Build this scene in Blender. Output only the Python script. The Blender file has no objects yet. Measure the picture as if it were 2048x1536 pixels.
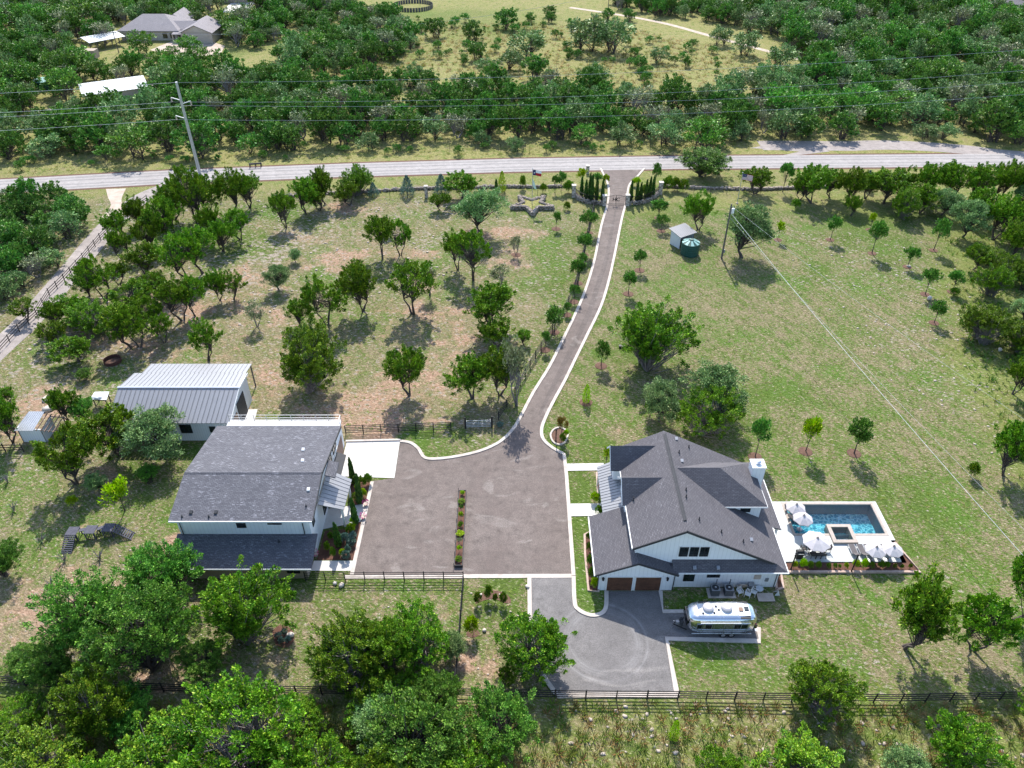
import bpy, math, random
import numpy as np
from mathutils import Vector
R = math.radians
random.seed(7)
# ---------------------------------------------------------------- camera, sky, sun, exposure
CH, PITCH, FPX = 66.0, R(37.65), 1540.0
SN, CS = math.sin(PITCH), math.cos(PITCH)
scene = bpy.context.scene
COL = scene.collection
cd = bpy.data.cameras.new('camera'); cam = bpy.data.objects.new('camera', cd); COL.objects.link(cam)
cam.location = (0, 0, CH); cam.rotation_euler = (math.pi/2 - PITCH, 0, 0)
cd.sensor_width = 36; cd.lens = FPX/2048*36; cd.clip_end = 6000; cd.clip_start = 0.5
scene.camera = cam
SUN_EL = R(46); SUN_AZ = R(1.5)          # the sun stands behind the view, shadows fall towards the camera
wd = bpy.data.worlds.new('World'); scene.world = wd; wd.use_nodes = True
nt = wd.node_tree; nt.nodes.clear()
sky = nt.nodes.new('ShaderNodeTexSky'); sky.sky_type = 'NISHITA'; sky.sun_disc = False
sky.sun_elevation = SUN_EL; sky.sun_rotation = -SUN_AZ; sky.air_density = 1.0; sky.dust_density = 1.0
bg = nt.nodes.new('ShaderNodeBackground'); bg.inputs[1].default_value = 0.15
wo = nt.nodes.new('ShaderNodeOutputWorld')
nt.links.new(sky.outputs[0], bg.inputs[0]); nt.links.new(bg.outputs[0], wo.inputs[0])
sl = bpy.data.lights.new('sun', 'SUN'); sl.energy = 3.5; sl.angle = R(0.6); sl.color = (1.0, 0.955, 0.88)
so = bpy.data.objects.new('sun', sl); COL.objects.link(so)
sdir = Vector((-math.sin(SUN_AZ)*math.cos(SUN_EL), math.cos(SUN_AZ)*math.cos(SUN_EL), math.sin(SUN_EL)))
so.rotation_euler = sdir.to_track_quat('Z', 'Y').to_euler(); so.location = (0, 150, 150)
scene.view_settings.view_transform = 'Standard'; scene.view_settings.look = 'None'
scene.view_settings.exposure = 1.2; scene.view_settings.gamma = 1.0
scene.view_settings.use_curve_mapping = False
scene.cycles.max_bounces = 6; scene.cycles.transparent_max_bounces = 8
scene.cycles.use_denoising = True

# ---------------------------------------------------------------- surveying helpers
def G(px, py, z=0.0):                    # ground point (or point at height z) surveyed from the photograph
    u = (px-1024)/FPX; v = (768-py)/FPX; t = (CH-z)/(SN - v*CS)
    return Vector((u*t, (CS+v*SN)*t, z))
def HT(Y, py): return CH - Y*math.tan(PITCH + math.atan((py-768)/FPX))
def PX(x, y, z=0.0):
    d = y*CS + (CH-z)*SN
    return 1024 + FPX*x/d, 768 - FPX*(y*SN - (CH-z)*CS)/d
def SC(py): return (py+420)*CS/CH        # pixels per metre on the ground
# ---------------------------------------------------------------- materials
MATS = {}
def new_mat(name):
    m = bpy.data.materials.new(name); m.use_nodes = True; m.node_tree.nodes.clear()
    MATS[name] = m; return m
class N:
    def __init__(s, m): s.t = m.node_tree
    def n(s, typ, **kw):
        nd = s.t.nodes.new('ShaderNode'+typ)
        for k, v in kw.items(): setattr(nd, k, v)
        return nd
    def l(s, a, b): s.t.links.new(a, b)
    def noise(s, vec, scale, detail=4, rough=0.6):
        n = s.n('TexNoise'); n.inputs['Scale'].default_value = scale; n.inputs['Detail'].default_value = detail
        n.inputs['Roughness'].default_value = rough
        if vec is not None: s.l(vec, n.inputs['Vector'])
        return n.outputs['Fac']
    def ramp(s, fac, p0, p1, c0=(0,0,0,1), c1=(1,1,1,1)):
        r = s.n('ValToRGB'); e = r.color_ramp.elements
        e[0].position = p0; e[1].position = p1; e[0].color = c0; e[1].color = c1
        s.l(fac, r.inputs[0]); return r.outputs[0]
    def mix(s, fac, a, b, blend='MIX'):
        m = s.n('Mix', data_type='RGBA', blend_type=blend)
        for inp, val in ((m.inputs[0], fac), (m.inputs[6], a), (m.inputs[7], b)):
            if isinstance(val, (int, float)): inp.default_value = val
            elif isinstance(val, tuple): inp.default_value = (*val[:3], 1)
            else: s.l(val, inp)
        return m.outputs[2]
    def math(s, op, a, b=None):
        m = s.n('Math', operation=op)
        for inp, val in ((m.inputs[0], a), (m.inputs[1], b)):
            if val is None: continue
            if isinstance(val, (int, float)): inp.default_value = val
            else: s.l(val, inp)
        return m.outputs[0]
    def bump(s, h, strength=0.4, dist=0.05):
        b = s.n('Bump'); b.inputs['Strength'].default_value = strength; b.inputs['Distance'].default_value = dist
        s.l(h, b.inputs['Height']); return b.outputs[0]
    def out(s, sh):
        o = s.n('OutputMaterial'); s.l(sh, o.inputs[0])
    def bsdf(s, col, rough=0.8, metal=0.0, normal=None, spec=0.3):
        p = s.n('BsdfPrincipled')
        if isinstance(col, tuple): p.inputs['Base Color'].default_value = (*col[:3], 1)
        else: s.l(col, p.inputs['Base Color'])
        if isinstance(rough, (int, float)): p.inputs['Roughness'].default_value = rough
        else: s.l(rough, p.inputs['Roughness'])
        p.inputs['Metallic'].default_value = metal; p.inputs['Specular IOR Level'].default_value = spec
        if normal is not None: s.l(normal, p.inputs['Normal'])
        return p.outputs[0]
def vary(c, k): return tuple(min(1, x*k) for x in c)
def pm(name, c1, c2=None, scale=1.5, rough=0.75, metal=0.0, bump=0.0, bscale=8, spec=0.3):
    """plain surface: two tones mixed by noise, fine grain, optional relief"""
    if name in MATS: return MATS[name]
    m = new_mat(name); s = N(m); c2 = c2 or vary(c1, 0.72)
    pos = s.n('NewGeometry').outputs['Position']
    a = s.noise(pos, scale, 5); f = s.noise(pos, bscale, 3)
    col = s.mix(s.ramp(a, 0.32, 0.68), c1, c2)
    col = s.mix(s.math('MULTIPLY', s.ramp(f, 0.35, 0.75), 0.25), col, vary(c1, 0.55))
    nrm = s.bump(f, bump, 0.03) if bump else None
    s.out(s.bsdf(col, rough, metal, nrm, spec)); return m
# ---------------------------------------------------------------- mesh building
class MB:
    def __init__(s): s.v = []; s.f = []
    def add(s, vs, fs):
        o = len(s.v); s.v += [tuple(p) for p in vs]; s.f += [tuple(i+o for i in f) for f in fs]; return s
    def box(s, x0, x1, y0, y1, z0, z1):
        return s.add([(x0,y0,z0),(x1,y0,z0),(x1,y1,z0),(x0,y1,z0),(x0,y0,z1),(x1,y0,z1),(x1,y1,z1),(x0,y1,z1)],
                     [(0,3,2,1),(4,5,6,7),(0,1,5,4),(1,2,6,5),(2,3,7,6),(3,0,4,7)])
    def obox(s, c, sx, sy, z0, z1, a=0.0):           # box turned about z by a
        ca, sa = math.cos(a), math.sin(a); vs = []
        for z in (z0, z1):
            for dx, dy in ((-sx,-sy),(sx,-sy),(sx,sy),(-sx,sy)):
                dx /= 2; dy2 = dy/2; vs.append((c[0]+dx*ca-dy2*sa, c[1]+dx*sa+dy2*ca, z))
        return s.add(vs, [(0,3,2,1),(4,5,6,7),(0,1,5,4),(1,2,6,5),(2,3,7,6),(3,0,4,7)])
    def slab(s, pts, th):                            # polygon with thickness th downwards
        n = len(pts); vs = [tuple(p) for p in pts] + [(p[0],p[1],p[2]-th) for p in pts]
        fs = [tuple(range(n)), tuple(range(2*n-1, n-1, -1))] + [(i, i+n, (i+1)%n+n, (i+1)%n) for i in range(n)]
        a = Vector(vs[1])-Vector(vs[0]); b = Vector(vs[2])-Vector(vs[1])
        if a.cross(b).z < 0: fs = [tuple(reversed(f)) for f in fs]
        return s.add(vs, fs)
    def prism(s, pts, vec):                          # any planar polygon swept along vec
        n = len(pts); V = Vector(vec); vs = [tuple(p) for p in pts] + [tuple(Vector(p)+V) for p in pts]
        fs = [tuple(range(n-1, -1, -1)), tuple(range(n, 2*n))] + [(i, (i+1)%n, (i+1)%n+n, i+n) for i in range(n)]
        nrm = (Vector(pts[1])-Vector(pts[0])).cross(Vector(pts[2])-Vector(pts[1]))
        if nrm.dot(V) < 0: fs = [tuple(reversed(f)) for f in fs]
        return s.add(vs, fs)
    def beam(s, a, b, w, h=None):                    # square bar from a to b
        h = h or w; a = Vector(a); b = Vector(b); d = (b-a).normalized()
        u = d.cross(Vector((0,0,1)))
        u = Vector((1,0,0)) if u.length < 1e-3 else u.normalized()
        t = u.cross(d).normalized(); vs = []
        for p in (a, b):
            for i, j in ((-1,-1),(1,-1),(1,1),(-1,1)): vs.append(p+u*(i*w/2)+t*(j*h/2))
        return s.add(vs, [(0,1,2,3),(7,6,5,4),(0,4,5,1),(1,5,6,2),(2,6,7,3),(3,7,4,0)])
    def tube(s, pts, rad, n=8, caps=True):
        pts = [Vector(p) for p in pts]; rs = rad if isinstance(rad, (list, tuple)) else [rad]*len(pts); vs = []; fs = []
        for i, p in enumerate(pts):
            d = (pts[min(i+1, len(pts)-1)]-pts[max(i-1, 0)]).normalized()
            u = d.cross(Vector((0.31,0.17,0.93)))
            u = Vector((1,0,0)) if u.length < 1e-3 else u.normalized()
            w = d.cross(u)
            for k in range(n):
                a = 2*math.pi*k/n; vs.append(p+u*(math.cos(a)*rs[i])+w*(math.sin(a)*rs[i]))
        for i in range(len(pts)-1):
            for k in range(n): fs.append((i*n+k, i*n+(k+1)%n, (i+1)*n+(k+1)%n, (i+1)*n+k))
        if caps: fs += [tuple(range(n-1, -1, -1)), tuple(range(len(vs)-n, len(vs)))]
        return s.add(vs, fs)
    def lathe(s, c, prof, n=16):                     # profile of (radius, z)
        vs = []; fs = []
        for r, z in prof:
            for k in range(n): a = 2*math.pi*k/n; vs.append((c[0]+r*math.cos(a), c[1]+r*math.sin(a), c[2]+z))
        for i in range(len(prof)-1):
            for k in range(n): fs.append((i*n+k, i*n+(k+1)%n, (i+1)*n+(k+1)%n, (i+1)*n+k))
        fs += [tuple(range(n-1, -1, -1)), tuple(range(len(vs)-n, len(vs)))]
        return s.add(vs, fs)
    def build(s, name, m, parent=None, smooth=False):
        og = ORG.get(parent.name, Vector()) if parent else Vector()
        me = bpy.data.meshes.new(name)
        me.from_pydata([(p[0]-og.x, p[1]-og.y, p[2]-og.z) for p in s.v], [], s.f)
        finish_mesh(me); me.materials.append(m if not isinstance(m, str) else MATS[m])
        if smooth: me.polygons.foreach_set('use_smooth', [True]*len(me.polygons))
        o = bpy.data.objects.new(name, me); COL.objects.link(o)
        if parent: o.parent = parent; ORG[o.name] = og
        return o
ORG = {}
def finish_mesh(me):                                 # metric UVs: u runs level, v runs up the slope
    me.update(); uv = me.uv_layers.new(name='UVMap'); vs = me.vertices
    for p in me.polygons:
        n = p.normal; u = Vector((0,0,1)).cross(n)
        u = Vector((1,0,0)) if u.length < 1e-3 else u.normalized()
        w = n.cross(u)
        for li in p.loop_indices:
            c = vs[me.loops[li].vertex_index].co; uv.data[li].uv = (c.dot(u), c.dot(w))
def np_mesh(name, V, F, col=None, mats=(), smooth=False):   # F: (n,k) faces, all of k corners
    me = bpy.data.meshes.new(name); nv = len(V); nf, k = F.shape
    me.vertices.add(nv); me.vertices.foreach_set('co', np.asarray(V, np.float32).ravel())
    me.loops.add(nf*k); me.loops.foreach_set('vertex_index', F.astype(np.int32).ravel())
    me.polygons.add(nf); me.polygons.foreach_set('loop_start', np.arange(0, nf*k, k, dtype=np.int32))
    me.update(calc_edges=True)
    if smooth: me.polygons.foreach_set('use_smooth', np.ones(nf, bool))
    if col is not None:
        a = me.color_attributes.new('tone', 'FLOAT_COLOR', 'POINT')
        c4 = np.ones((nv, 4), np.float32); c4[:, :col.shape[1]] = col; a.data.foreach_set('color', c4.ravel())
    for m in mats: me.materials.append(MATS[m])
    me.validate(); return me
def tag(o, label=None, cat=None, group=None, kind=None):
    if label: o['label'] = label
    if cat: o['category'] = cat
    if group: o['group'] = group
    if kind: o['kind'] = kind
    return o
def thing(name, label, cat, loc=(0,0,0), group=None, rotz=None):
    o = bpy.data.objects.new(name, None); COL.objects.link(o); o.location = loc; o.rotation_euler = (0,0,rotz or 0.0)
    o.empty_display_size = 0.3; ORG[o.name] = Vector(loc) if rotz is None else Vector()
    return tag(o, label, cat, group)
def struct(name, mb, m): return tag(mb.build(name, m), kind='structure')
def copy_tree(o, parent=None):
    c = o.copy(); COL.objects.link(c)
    if parent: c.parent = parent
    for ch in list(o.children): copy_tree(ch, c)
    return c
def inside(poly, X, Y):                              # points in polygon, vectorised
    r = np.zeros(X.shape, bool); n = len(poly); j = n-1
    for i in range(n):
        xi, yi = poly[i][0], poly[i][1]; xj, yj = poly[j][0], poly[j][1]
        if yi != yj: r ^= ((yi > Y) != (yj > Y)) & (X < (xj-xi)*(Y-yi)/(yj-yi)+xi)
        j = i
    return r
def gp(lst, z=0.0): return [G(x, y, z) for x, y in lst]
def smooth_line(pts, k=6):                           # Catmull-Rom through points
    P = [Vector(p) for p in pts]; out = []
    for i in range(len(P)-1):
        p0, p1, p2, p3 = P[max(i-1,0)], P[i], P[i+1], P[min(i+2, len(P)-1)]
        for j in range(k):
            t = j/k; out.append(0.5*((2*p1)+(p2-p0)*t+(2*p0-5*p1+4*p2-p3)*t*t+(3*p1-p0-3*p2+p3)*t**3))
    return out+[P[-1]]
def scatter(name, V, F, C, pos, rot, scl, mat, extra=None):   # copies of one small template joined into one mesh
    n = len(pos); k = len(V); ca, sa = np.cos(rot)[:,None], np.sin(rot)[:,None]
    s3 = scl if scl.ndim == 2 else np.repeat(scl[:,None], 3, 1)
    X = V[None,:,0]*s3[:,0:1]; Y = V[None,:,1]*s3[:,1:2]; Z = V[None,:,2]*s3[:,2:3]
    W = np.stack([X*ca-Y*sa+pos[:,0:1], X*sa+Y*ca+pos[:,1:2], Z+pos[:,2:3]], -1).reshape(-1,3)
    FF = (F[None]+(np.arange(n)*k)[:,None,None]).reshape(-1, F.shape[1])
    col = np.repeat(C, k, 0) if C is not None else None
    me = np_mesh(name, W, FF, col, (mat,)); o = bpy.data.objects.new(name, me); COL.objects.link(o); return o
# ---------------------------------------------------------------- surface materials
def ground_mat():
    m = new_mat('ground'); s = N(m); pos = s.n('NewGeometry').outputs['Position']
    at = s.n('Attribute', attribute_name='tone'); sep = s.n('SeparateColor'); s.l(at.outputs['Color'], sep.inputs[0])
    green, soil, rock = sep.outputs[0], sep.outputs[1], sep.outputs[2]
    mead = at.outputs['Alpha']
    st = s.n('Mapping'); st.inputs['Scale'].default_value = (1.0, 1.7, 1.0); s.l(pos, st.inputs[0]); sp = st.outputs[0]
    big = s.noise(pos, 0.11, 5, 0.62); mid = s.noise(pos, 0.55, 5, 0.65); fine = s.noise(sp, 2.6, 4, 0.7); tiny = s.noise(sp, 7.0, 2, 0.6)
    # grass against straw
    gf = s.math('ADD', s.math('MULTIPLY', green, 0.75), s.math('MULTIPLY', big, 0.55))
    gf = s.math('ADD', gf, s.math('MULTIPLY', s.math('SUBTRACT', mid, 0.5), 0.7))
    gf = s.math('ADD', gf, s.math('MULTIPLY', s.math('SUBTRACT', fine, 0.5), 1.5))
    mw = s.n('Mapping', vector_type='TEXTURE'); mw.inputs['Rotation'].default_value = (0, 0, -1.04); mw.inputs['Scale'].default_value = (7.0, 1.0, 1.0); s.l(pos, mw.inputs[0]); streak = s.noise(mw.outputs[0], 0.9, 3, 0.6)     # mowing passes
    gf = s.math('ADD', gf, s.math('MULTIPLY', s.math('SUBTRACT', streak, 0.5), 0.6))
    gsel = s.ramp(gf, 0.46, 0.66)
    straw = s.mix(s.ramp(tiny, 0.35, 0.65), (0.160, 0.128, 0.068), (0.370, 0.300, 0.195))
    grass = s.mix(s.ramp(fine, 0.3, 0.7), (0.055, 0.098, 0.018), (0.150, 0.200, 0.042))
    grass = s.mix(s.ramp(big, 0.45, 0.7), grass, s.mix(s.ramp(tiny, 0.3, 0.7), (0.055, 0.130, 0.018), (0.150, 0.245, 0.040)))
    col = s.mix(gsel, straw, grass)
    # long dry meadow grass
    mcol = s.mix(s.ramp(fine, 0.3, 0.7), (0.19, 0.195, 0.050), (0.46, 0.40, 0.17))
    mcol = s.mix(s.ramp(mid, 0.5, 0.66), mcol, (0.12, 0.18, 0.03))
    col = s.mix(s.math('MULTIPLY', mead, s.ramp(mid, 0.2, 0.5)), col, mcol)
    # bare reddish caliche soil
    sf = s.math('ADD', soil, s.math('MULTIPLY', s.math('SUBTRACT', mid, 0.5), 1.7))
    sf = s.math('ADD', sf, s.math('MULTIPLY', s.math('SUBTRACT', fine, 0.5), 0.7))
    scol = s.mix(s.ramp(fine, 0.3, 0.72), (0.25, 0.140, 0.090), (0.56, 0.385, 0.285))
    col = s.mix(s.ramp(sf, 0.40, 0.72), col, scol)
    # limestone lying at the surface
    vo = s.n('TexVoronoi'); vo.inputs['Scale'].default_value = 1.05; s.l(sp, vo.inputs['Vector'])
    rf = s.math('SUBTRACT', s.math('MULTIPLY', s.math('ADD', rock, s.math('MULTIPLY', s.math('SUBTRACT', mid, 0.5), 1.3)), 0.62), vo.outputs['Distance'])
    rf = s.math('ADD', rf, s.math('MULTIPLY', s.math('SUBTRACT', tiny, 0.5), 0.9))
    col = s.mix(s.ramp(rf, 0.03, 0.16), col, s.mix(s.ramp(tiny, 0.3, 0.7), (0.26, 0.21, 0.17), (0.50, 0.43, 0.37)))
    st2 = s.n('Mapping', vector_type='TEXTURE'); st2.inputs['Scale'].default_value = (1.6, 0.7, 1.0); st2.inputs['Rotation'].default_value = (0, 0, -0.5); s.l(pos, st2.inputs[0])
    gn = s.noise(st2.outputs[0], 3.4, 3, 0.75); col = s.mix(1.0, col, s.ramp(gn, 0.33, 0.67, (0.42,0.45,0.40,1), (1.0,1.0,1.0,1)), 'MULTIPLY')
    col = s.mix(s.math('MULTIPLY', s.ramp(gn, 0.60, 0.70), 0.75), col, (0.56, 0.47, 0.37))
    h = s.math('ADD', s.math('MULTIPLY', fine, 0.7), s.math('MULTIPLY', tiny, 0.5))
    s.out(s.bsdf(col, 0.95, 0, s.bump(h, 0.9, 0.14), 0.1))
ground_mat()
def tarmac(name, c1, c2, c3, wear=(0.5, 0.46, 0.42)):
    m = new_mat(name); s = N(m); pos = s.n('NewGeometry').outputs['Position']
    a = s.noise(pos, 0.16, 6, 0.66); b = s.noise(pos, 0.9, 5, 0.7); f = s.noise(pos, 9, 3, 0.6)
    ds = s.n('Mapping'); ds.inputs['Scale'].default_value = (0.35, 0.7, 1); s.l(pos, ds.inputs[0])
    d = s.n('TexNoise'); d.inputs['Scale'].default_value = 0.5; d.inputs['Distortion'].default_value = 1.4; d.inputs['Detail'].default_value = 4
    s.l(ds.outputs[0], d.inputs['Vector'])
    col = s.mix(s.ramp(a, 0.33, 0.67), c1, c2); col = s.mix(s.ramp(b, 0.42, 0.72), col, c3)
    col = s.mix(s.math('MULTIPLY', s.ramp(d.outputs['Fac'], 0.60, 0.68), 0.22), col, wear)
    col = s.mix(s.math('MULTIPLY', s.ramp(b, 0.60, 0.74), 0.55), col, vary(c1, 0.45))
    col = s.mix(s.math('MULTIPLY', s.ramp(f, 0.35, 0.65), 0.6), col, vary(c1, 0.55))
    s.out(s.bsdf(col, 0.9, 0, s.bump(f, 0.5, 0.02), 0.15))
tarmac('court_tarmac', (0.160, 0.128, 0.115), (0.215, 0.180, 0.162), (0.122, 0.103, 0.093))
tarmac('drive_wear', (0.138, 0.113, 0.103), (0.185, 0.155, 0.142), (0.108, 0.092, 0.083))
tarmac('road_wear', (0.265, 0.25, 0.245), (0.33, 0.31, 0.30), (0.23, 0.215, 0.21))
tarmac('turning_tarmac', (0.165, 0.154, 0.150), (0.222, 0.208, 0.202), (0.142, 0.133, 0.129))
tarmac('road_tarmac', (0.34, 0.315, 0.30), (0.42, 0.39, 0.375), (0.29, 0.27, 0.26), (0.5, 0.47, 0.45))
tarmac('side_road', (0.30, 0.265, 0.245), (0.42, 0.37, 0.345), (0.24, 0.21, 0.195), (0.6, 0.55, 0.5))
pm('caliche', (0.50, 0.42, 0.35), (0.36, 0.28, 0.22), 0.7, 0.95, bump=0.4, bscale=3)
pm('concrete', (0.60, 0.58, 0.55), (0.50, 0.475, 0.445), 0.8, 0.85, bump=0.1, bscale=12)
pm('kerb_concrete', (0.56, 0.50, 0.45), (0.40, 0.345, 0.30), 1.2, 0.9, bump=0.2, bscale=9)
pm('brick_edging', (0.50, 0.38, 0.32), (0.38, 0.27, 0.22), 2.0, 0.9, bump=0.3, bscale=9)
pm('deck_concrete', (0.54, 0.55, 0.535), (0.44, 0.47, 0.455), 0.9, 0.8, bump=0.1, bscale=9)
pm('coping', (0.42, 0.36, 0.31), (0.33, 0.28, 0.24), 2.5, 0.8, bump=0.2)
pm('mulch', (0.085, 0.040, 0.028), (0.14, 0.070, 0.048), 2.5, 0.98, bump=0.9, bscale=11)
pm('litter', (0.095, 0.050, 0.036), (0.15, 0.088, 0.062), 2.5, 0.98, bump=0.7, bscale=9)
pm('stone', (0.40, 0.34, 0.29), (0.20, 0.165, 0.14), 1.7, 0.95, bump=0.8, bscale=5)
pm('pale_stone', (0.60, 0.55, 0.50), (0.45, 0.39, 0.33), 1.7, 0.95, bump=0.8, bscale=5)
pm('black_paint', (0.012, 0.012, 0.013), (0.02, 0.02, 0.022), 3, 0.55)
pm('black_rail', (0.018, 0.017, 0.019), (0.03, 0.027, 0.027), 3, 0.75)
pm('weathered_wood', (0.15, 0.135, 0.125), (0.09, 0.08, 0.075), 3, 0.9, bump=0.4, bscale=14)
pm('grey_plank', (0.10, 0.10, 0.125), (0.065, 0.065, 0.085), 3, 0.8, bump=0.4, bscale=14)
pm('brown_door', (0.135, 0.062, 0.036), (0.075, 0.035, 0.022), 2, 0.6, bump=0.2)
pm('beige_wall', (0.40, 0.33, 0.26), (0.34, 0.28, 0.22), 1.0, 0.9)
pm('tan_wall', (0.50, 0.44, 0.37), (0.43, 0.37, 0.31), 1.0, 0.9)
pm('white_paint', (0.78, 0.78, 0.77), (0.70, 0.70, 0.69), 1.0, 0.6)
pm('grey_metal', (0.36, 0.37, 0.39), (0.28, 0.29, 0.31), 2, 0.45, 0.6)
pm('galvanised', (0.50, 0.52, 0.55), (0.42, 0.44, 0.47), 1.0, 0.4, 0.55)
pm('rust', (0.075, 0.035, 0.030), (0.13, 0.055, 0.040), 4, 0.9, bump=0.3)
pm('green_plastic', (0.012, 0.060, 0.048), (0.018, 0.078, 0.062), 2, 0.45)
pm('green_lid', (0.27, 0.45, 0.42), (0.20, 0.38, 0.35), 2, 0.5)
pm('sling', (0.085, 0.078, 0.080), (0.11, 0.10, 0.10), 3, 0.8)
pm('canvas', (0.50, 0.475, 0.485), (0.44, 0.415, 0.43), 1.5, 0.85)
pm('plank_brown', (0.30, 0.20, 0.15), (0.22, 0.145, 0.11), 3, 0.8, bump=0.3)
pm('soffit_dark', (0.035, 0.036, 0.040), (0.05, 0.05, 0.055), 3, 0.7)
pm('terracotta', (0.36, 0.12, 0.06), (0.28, 0.09, 0.05), 3, 0.8)
pm('flower_pink', (0.60, 0.10, 0.28), (0.42, 0.05, 0.2), 6, 0.8)
pm('hair_grass', (0.30, 0.22, 0.11), (0.22, 0.17, 0.08), 6, 0.9)
pm('acrylic', (0.62, 0.64, 0.66), (0.5, 0.52, 0.55), 3, 0.35)
pm('ac_grille', (0.115, 0.12, 0.13), (0.08, 0.085, 0.095), 6, 0.5, 0.3)
pm('red_cloth', (0.42, 0.02, 0.03), (0.36, 0.015, 0.025), 3, 0.8)
pm('blue_cloth', (0.015, 0.022, 0.11), (0.012, 0.018, 0.09), 3, 0.8)
pm('white_cloth', (0.80, 0.80, 0.80), (0.74, 0.74, 0.75), 3, 0.8)
pm('mint_cloth', (0.62, 0.76, 0.70), (0.55, 0.70, 0.64), 3, 0.8)
pm('clay_light', (0.50, 0.42, 0.36), (0.42, 0.34, 0.28), 3, 0.9)
def shingles(name, c1, c2, c3, spark, row=0.15, width=0.38):
    m = new_mat(name); s = N(m); uv = s.n('UVMap').outputs[0]
    b = s.n('TexBrick'); b.inputs['Scale'].default_value = 1.0
    b.inputs['Brick Width'].default_value = width; b.inputs['Row Height'].default_value = row
    b.inputs['Mortar Size'].default_value = 0.022; b.inputs['Mortar Smooth'].default_value = 0.3; b.inputs['Bias'].default_value = 0.0
    for k, c in ((1, c1), (2, c2), (3, vary(c1, 0.45))): b.inputs[k].default_value = (*c, 1)
    s.l(uv, b.inputs['Vector'])
    pos = s.n('NewGeometry').outputs['Position']; n1 = s.noise(pos, 0.35, 4); mp = s.n('Mapping'); mp.inputs['Scale'].default_value = (2.2, 7.0, 1); s.l(uv, mp.inputs[0]); n2 = s.noise(mp.outputs[0], 1.0, 2, 0.6); n3 = s.noise(pos, 0.8, 3)
    col = s.mix(s.math('MULTIPLY', s.ramp(n1, 0.35, 0.7), 0.45), b.outputs[0], c3)
    col = s.mix(s.math('MULTIPLY', s.ramp(s.math('MULTIPLY', n2, s.math('ADD', n3, 0.5)), 0.60, 0.72), spark), col, vary(c2, 2.2))
    s.out(s.bsdf(col, 0.88, 0, s.bump(b.outputs['Fac'], -0.5, 0.03), 0.2))
shingles('shingle', (0.092, 0.088, 0.098), (0.126, 0.120, 0.130), (0.104, 0.096, 0.104), 0.25)
shingles('slate_shingle', (0.088, 0.088, 0.102), (0.140, 0.140, 0.156), (0.098, 0.096, 0.106), 0.55, 0.17, 0.4)
shingles('far_shingle', (0.24, 0.22, 0.23), (0.30, 0.275, 0.28), (0.26, 0.235, 0.235), 0.2)
def ribbed(name, c, period, rough, metal, depth=0.6, groove=0.25):
    m = new_mat(name); s = N(m); uv = s.n('UVMap').outputs[0]
    sx = s.n('SeparateXYZ'); s.l(uv, sx.inputs[0])
    fr = s.math('FRACT', s.math('MULTIPLY', sx.outputs[0], 1.0/period)); g = s.math('LESS_THAN', fr, groove)
    pos = s.n('NewGeometry').outputs['Position']; n1 = s.noise(pos, 0.8, 4)
    col = s.mix(s.math('MULTIPLY', s.ramp(n1, 0.4, 0.75), 0.5), c, vary(c, 0.86))
    col = s.mix(s.math('MULTIPLY', g, 0.35), col, vary(c, 0.55))
    s.out(s.bsdf(col, rough, metal, s.bump(g, -depth, 0.02), 0.4))
ribbed('siding', (0.74, 0.75, 0.76), 0.42, 0.7, 0.0, 0.5, 0.1)
ribbed('metal_siding', (0.62, 0.64, 0.67), 0.30, 0.5, 0.0, 0.7, 0.2)
ribbed('roof_metal', (0.26, 0.262, 0.275), 0.24, 0.42, 0.25, 0.3, 0.12)
ribbed('pale_metal', (0.60, 0.62, 0.62), 0.50, 0.45, 0.1, 0.5, 0.15)
def glass(name, c, rough=0.06):
    m = new_mat(name); s = N(m); p = s.n('NewGeometry').outputs['Position']
    s.out(s.bsdf(s.mix(s.ramp(s.noise(p, 0.9, 2), 0.4, 0.6), c, vary(c, 0.4)), rough, 0.0, None, 0.8))
glass('window_glass', (0.02, 0.03, 0.034)); glass('dark_glass', (0.012, 0.012, 0.014))
def metal(name, c, rough):
    m = new_mat(name); s = N(m); p = s.n('NewGeometry').outputs['Position']
    n1 = s.noise(p, 3.5, 3); s.out(s.bsdf(c, s.ramp(n1, 0.2, 0.9, (rough*0.6,)*3+(1,), (rough*1.6,)*3+(1,)), 1.0, s.bump(s.noise(p, 1.4, 2), 0.12, 0.03), 0.5))
metal('polished_aluminium', (0.66, 0.68, 0.71), 0.22); metal('bright_steel', (0.7, 0.7, 0.7), 0.3)
m = MATS['turning_tarmac']; s = N(m); p_ = [n for n in m.node_tree.nodes if n.type == 'BSDF_PRINCIPLED'][0]; old = p_.inputs['Base Color'].links[0].from_socket     # scuffs left by turning wheels
vd = s.n('VectorMath', operation='DISTANCE'); s.l(s.n('NewGeometry').outputs['Position'], vd.inputs[0]); cc = G(1206,1282); vd.inputs[1].default_value = (cc.x, cc.y, 0.02)
cb = s.n('CombineXYZ'); s.l(vd.outputs['Value'], cb.inputs[0]); ps = s.n('NewGeometry').outputs['Position']
ri = s.noise(cb.outputs[0], 2.6, 4, 0.7); br = s.noise(ps, 0.35, 3); band = s.math('MULTIPLY', s.ramp(vd.outputs['Value'], 0.0, 1.0), 1.0)
rg_ = s.n('MapRange'); rg_.inputs['From Min'].default_value = 2.2; rg_.inputs['From Max'].default_value = 3.6; s.l(vd.outputs['Value'], rg_.inputs['Value'])
rh_ = s.n('MapRange'); rh_.inputs['From Min'].default_value = 4.7; rh_.inputs['From Max'].default_value = 4.4; s.l(vd.outputs['Value'], rh_.inputs['Value'])
f_ = s.math('MULTIPLY', s.math('MULTIPLY', rg_.outputs[0], rh_.outputs[0]), s.math('MULTIPLY', s.ramp(ri, 0.42, 0.62), s.ramp(br, 0.35, 0.6)))
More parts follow.
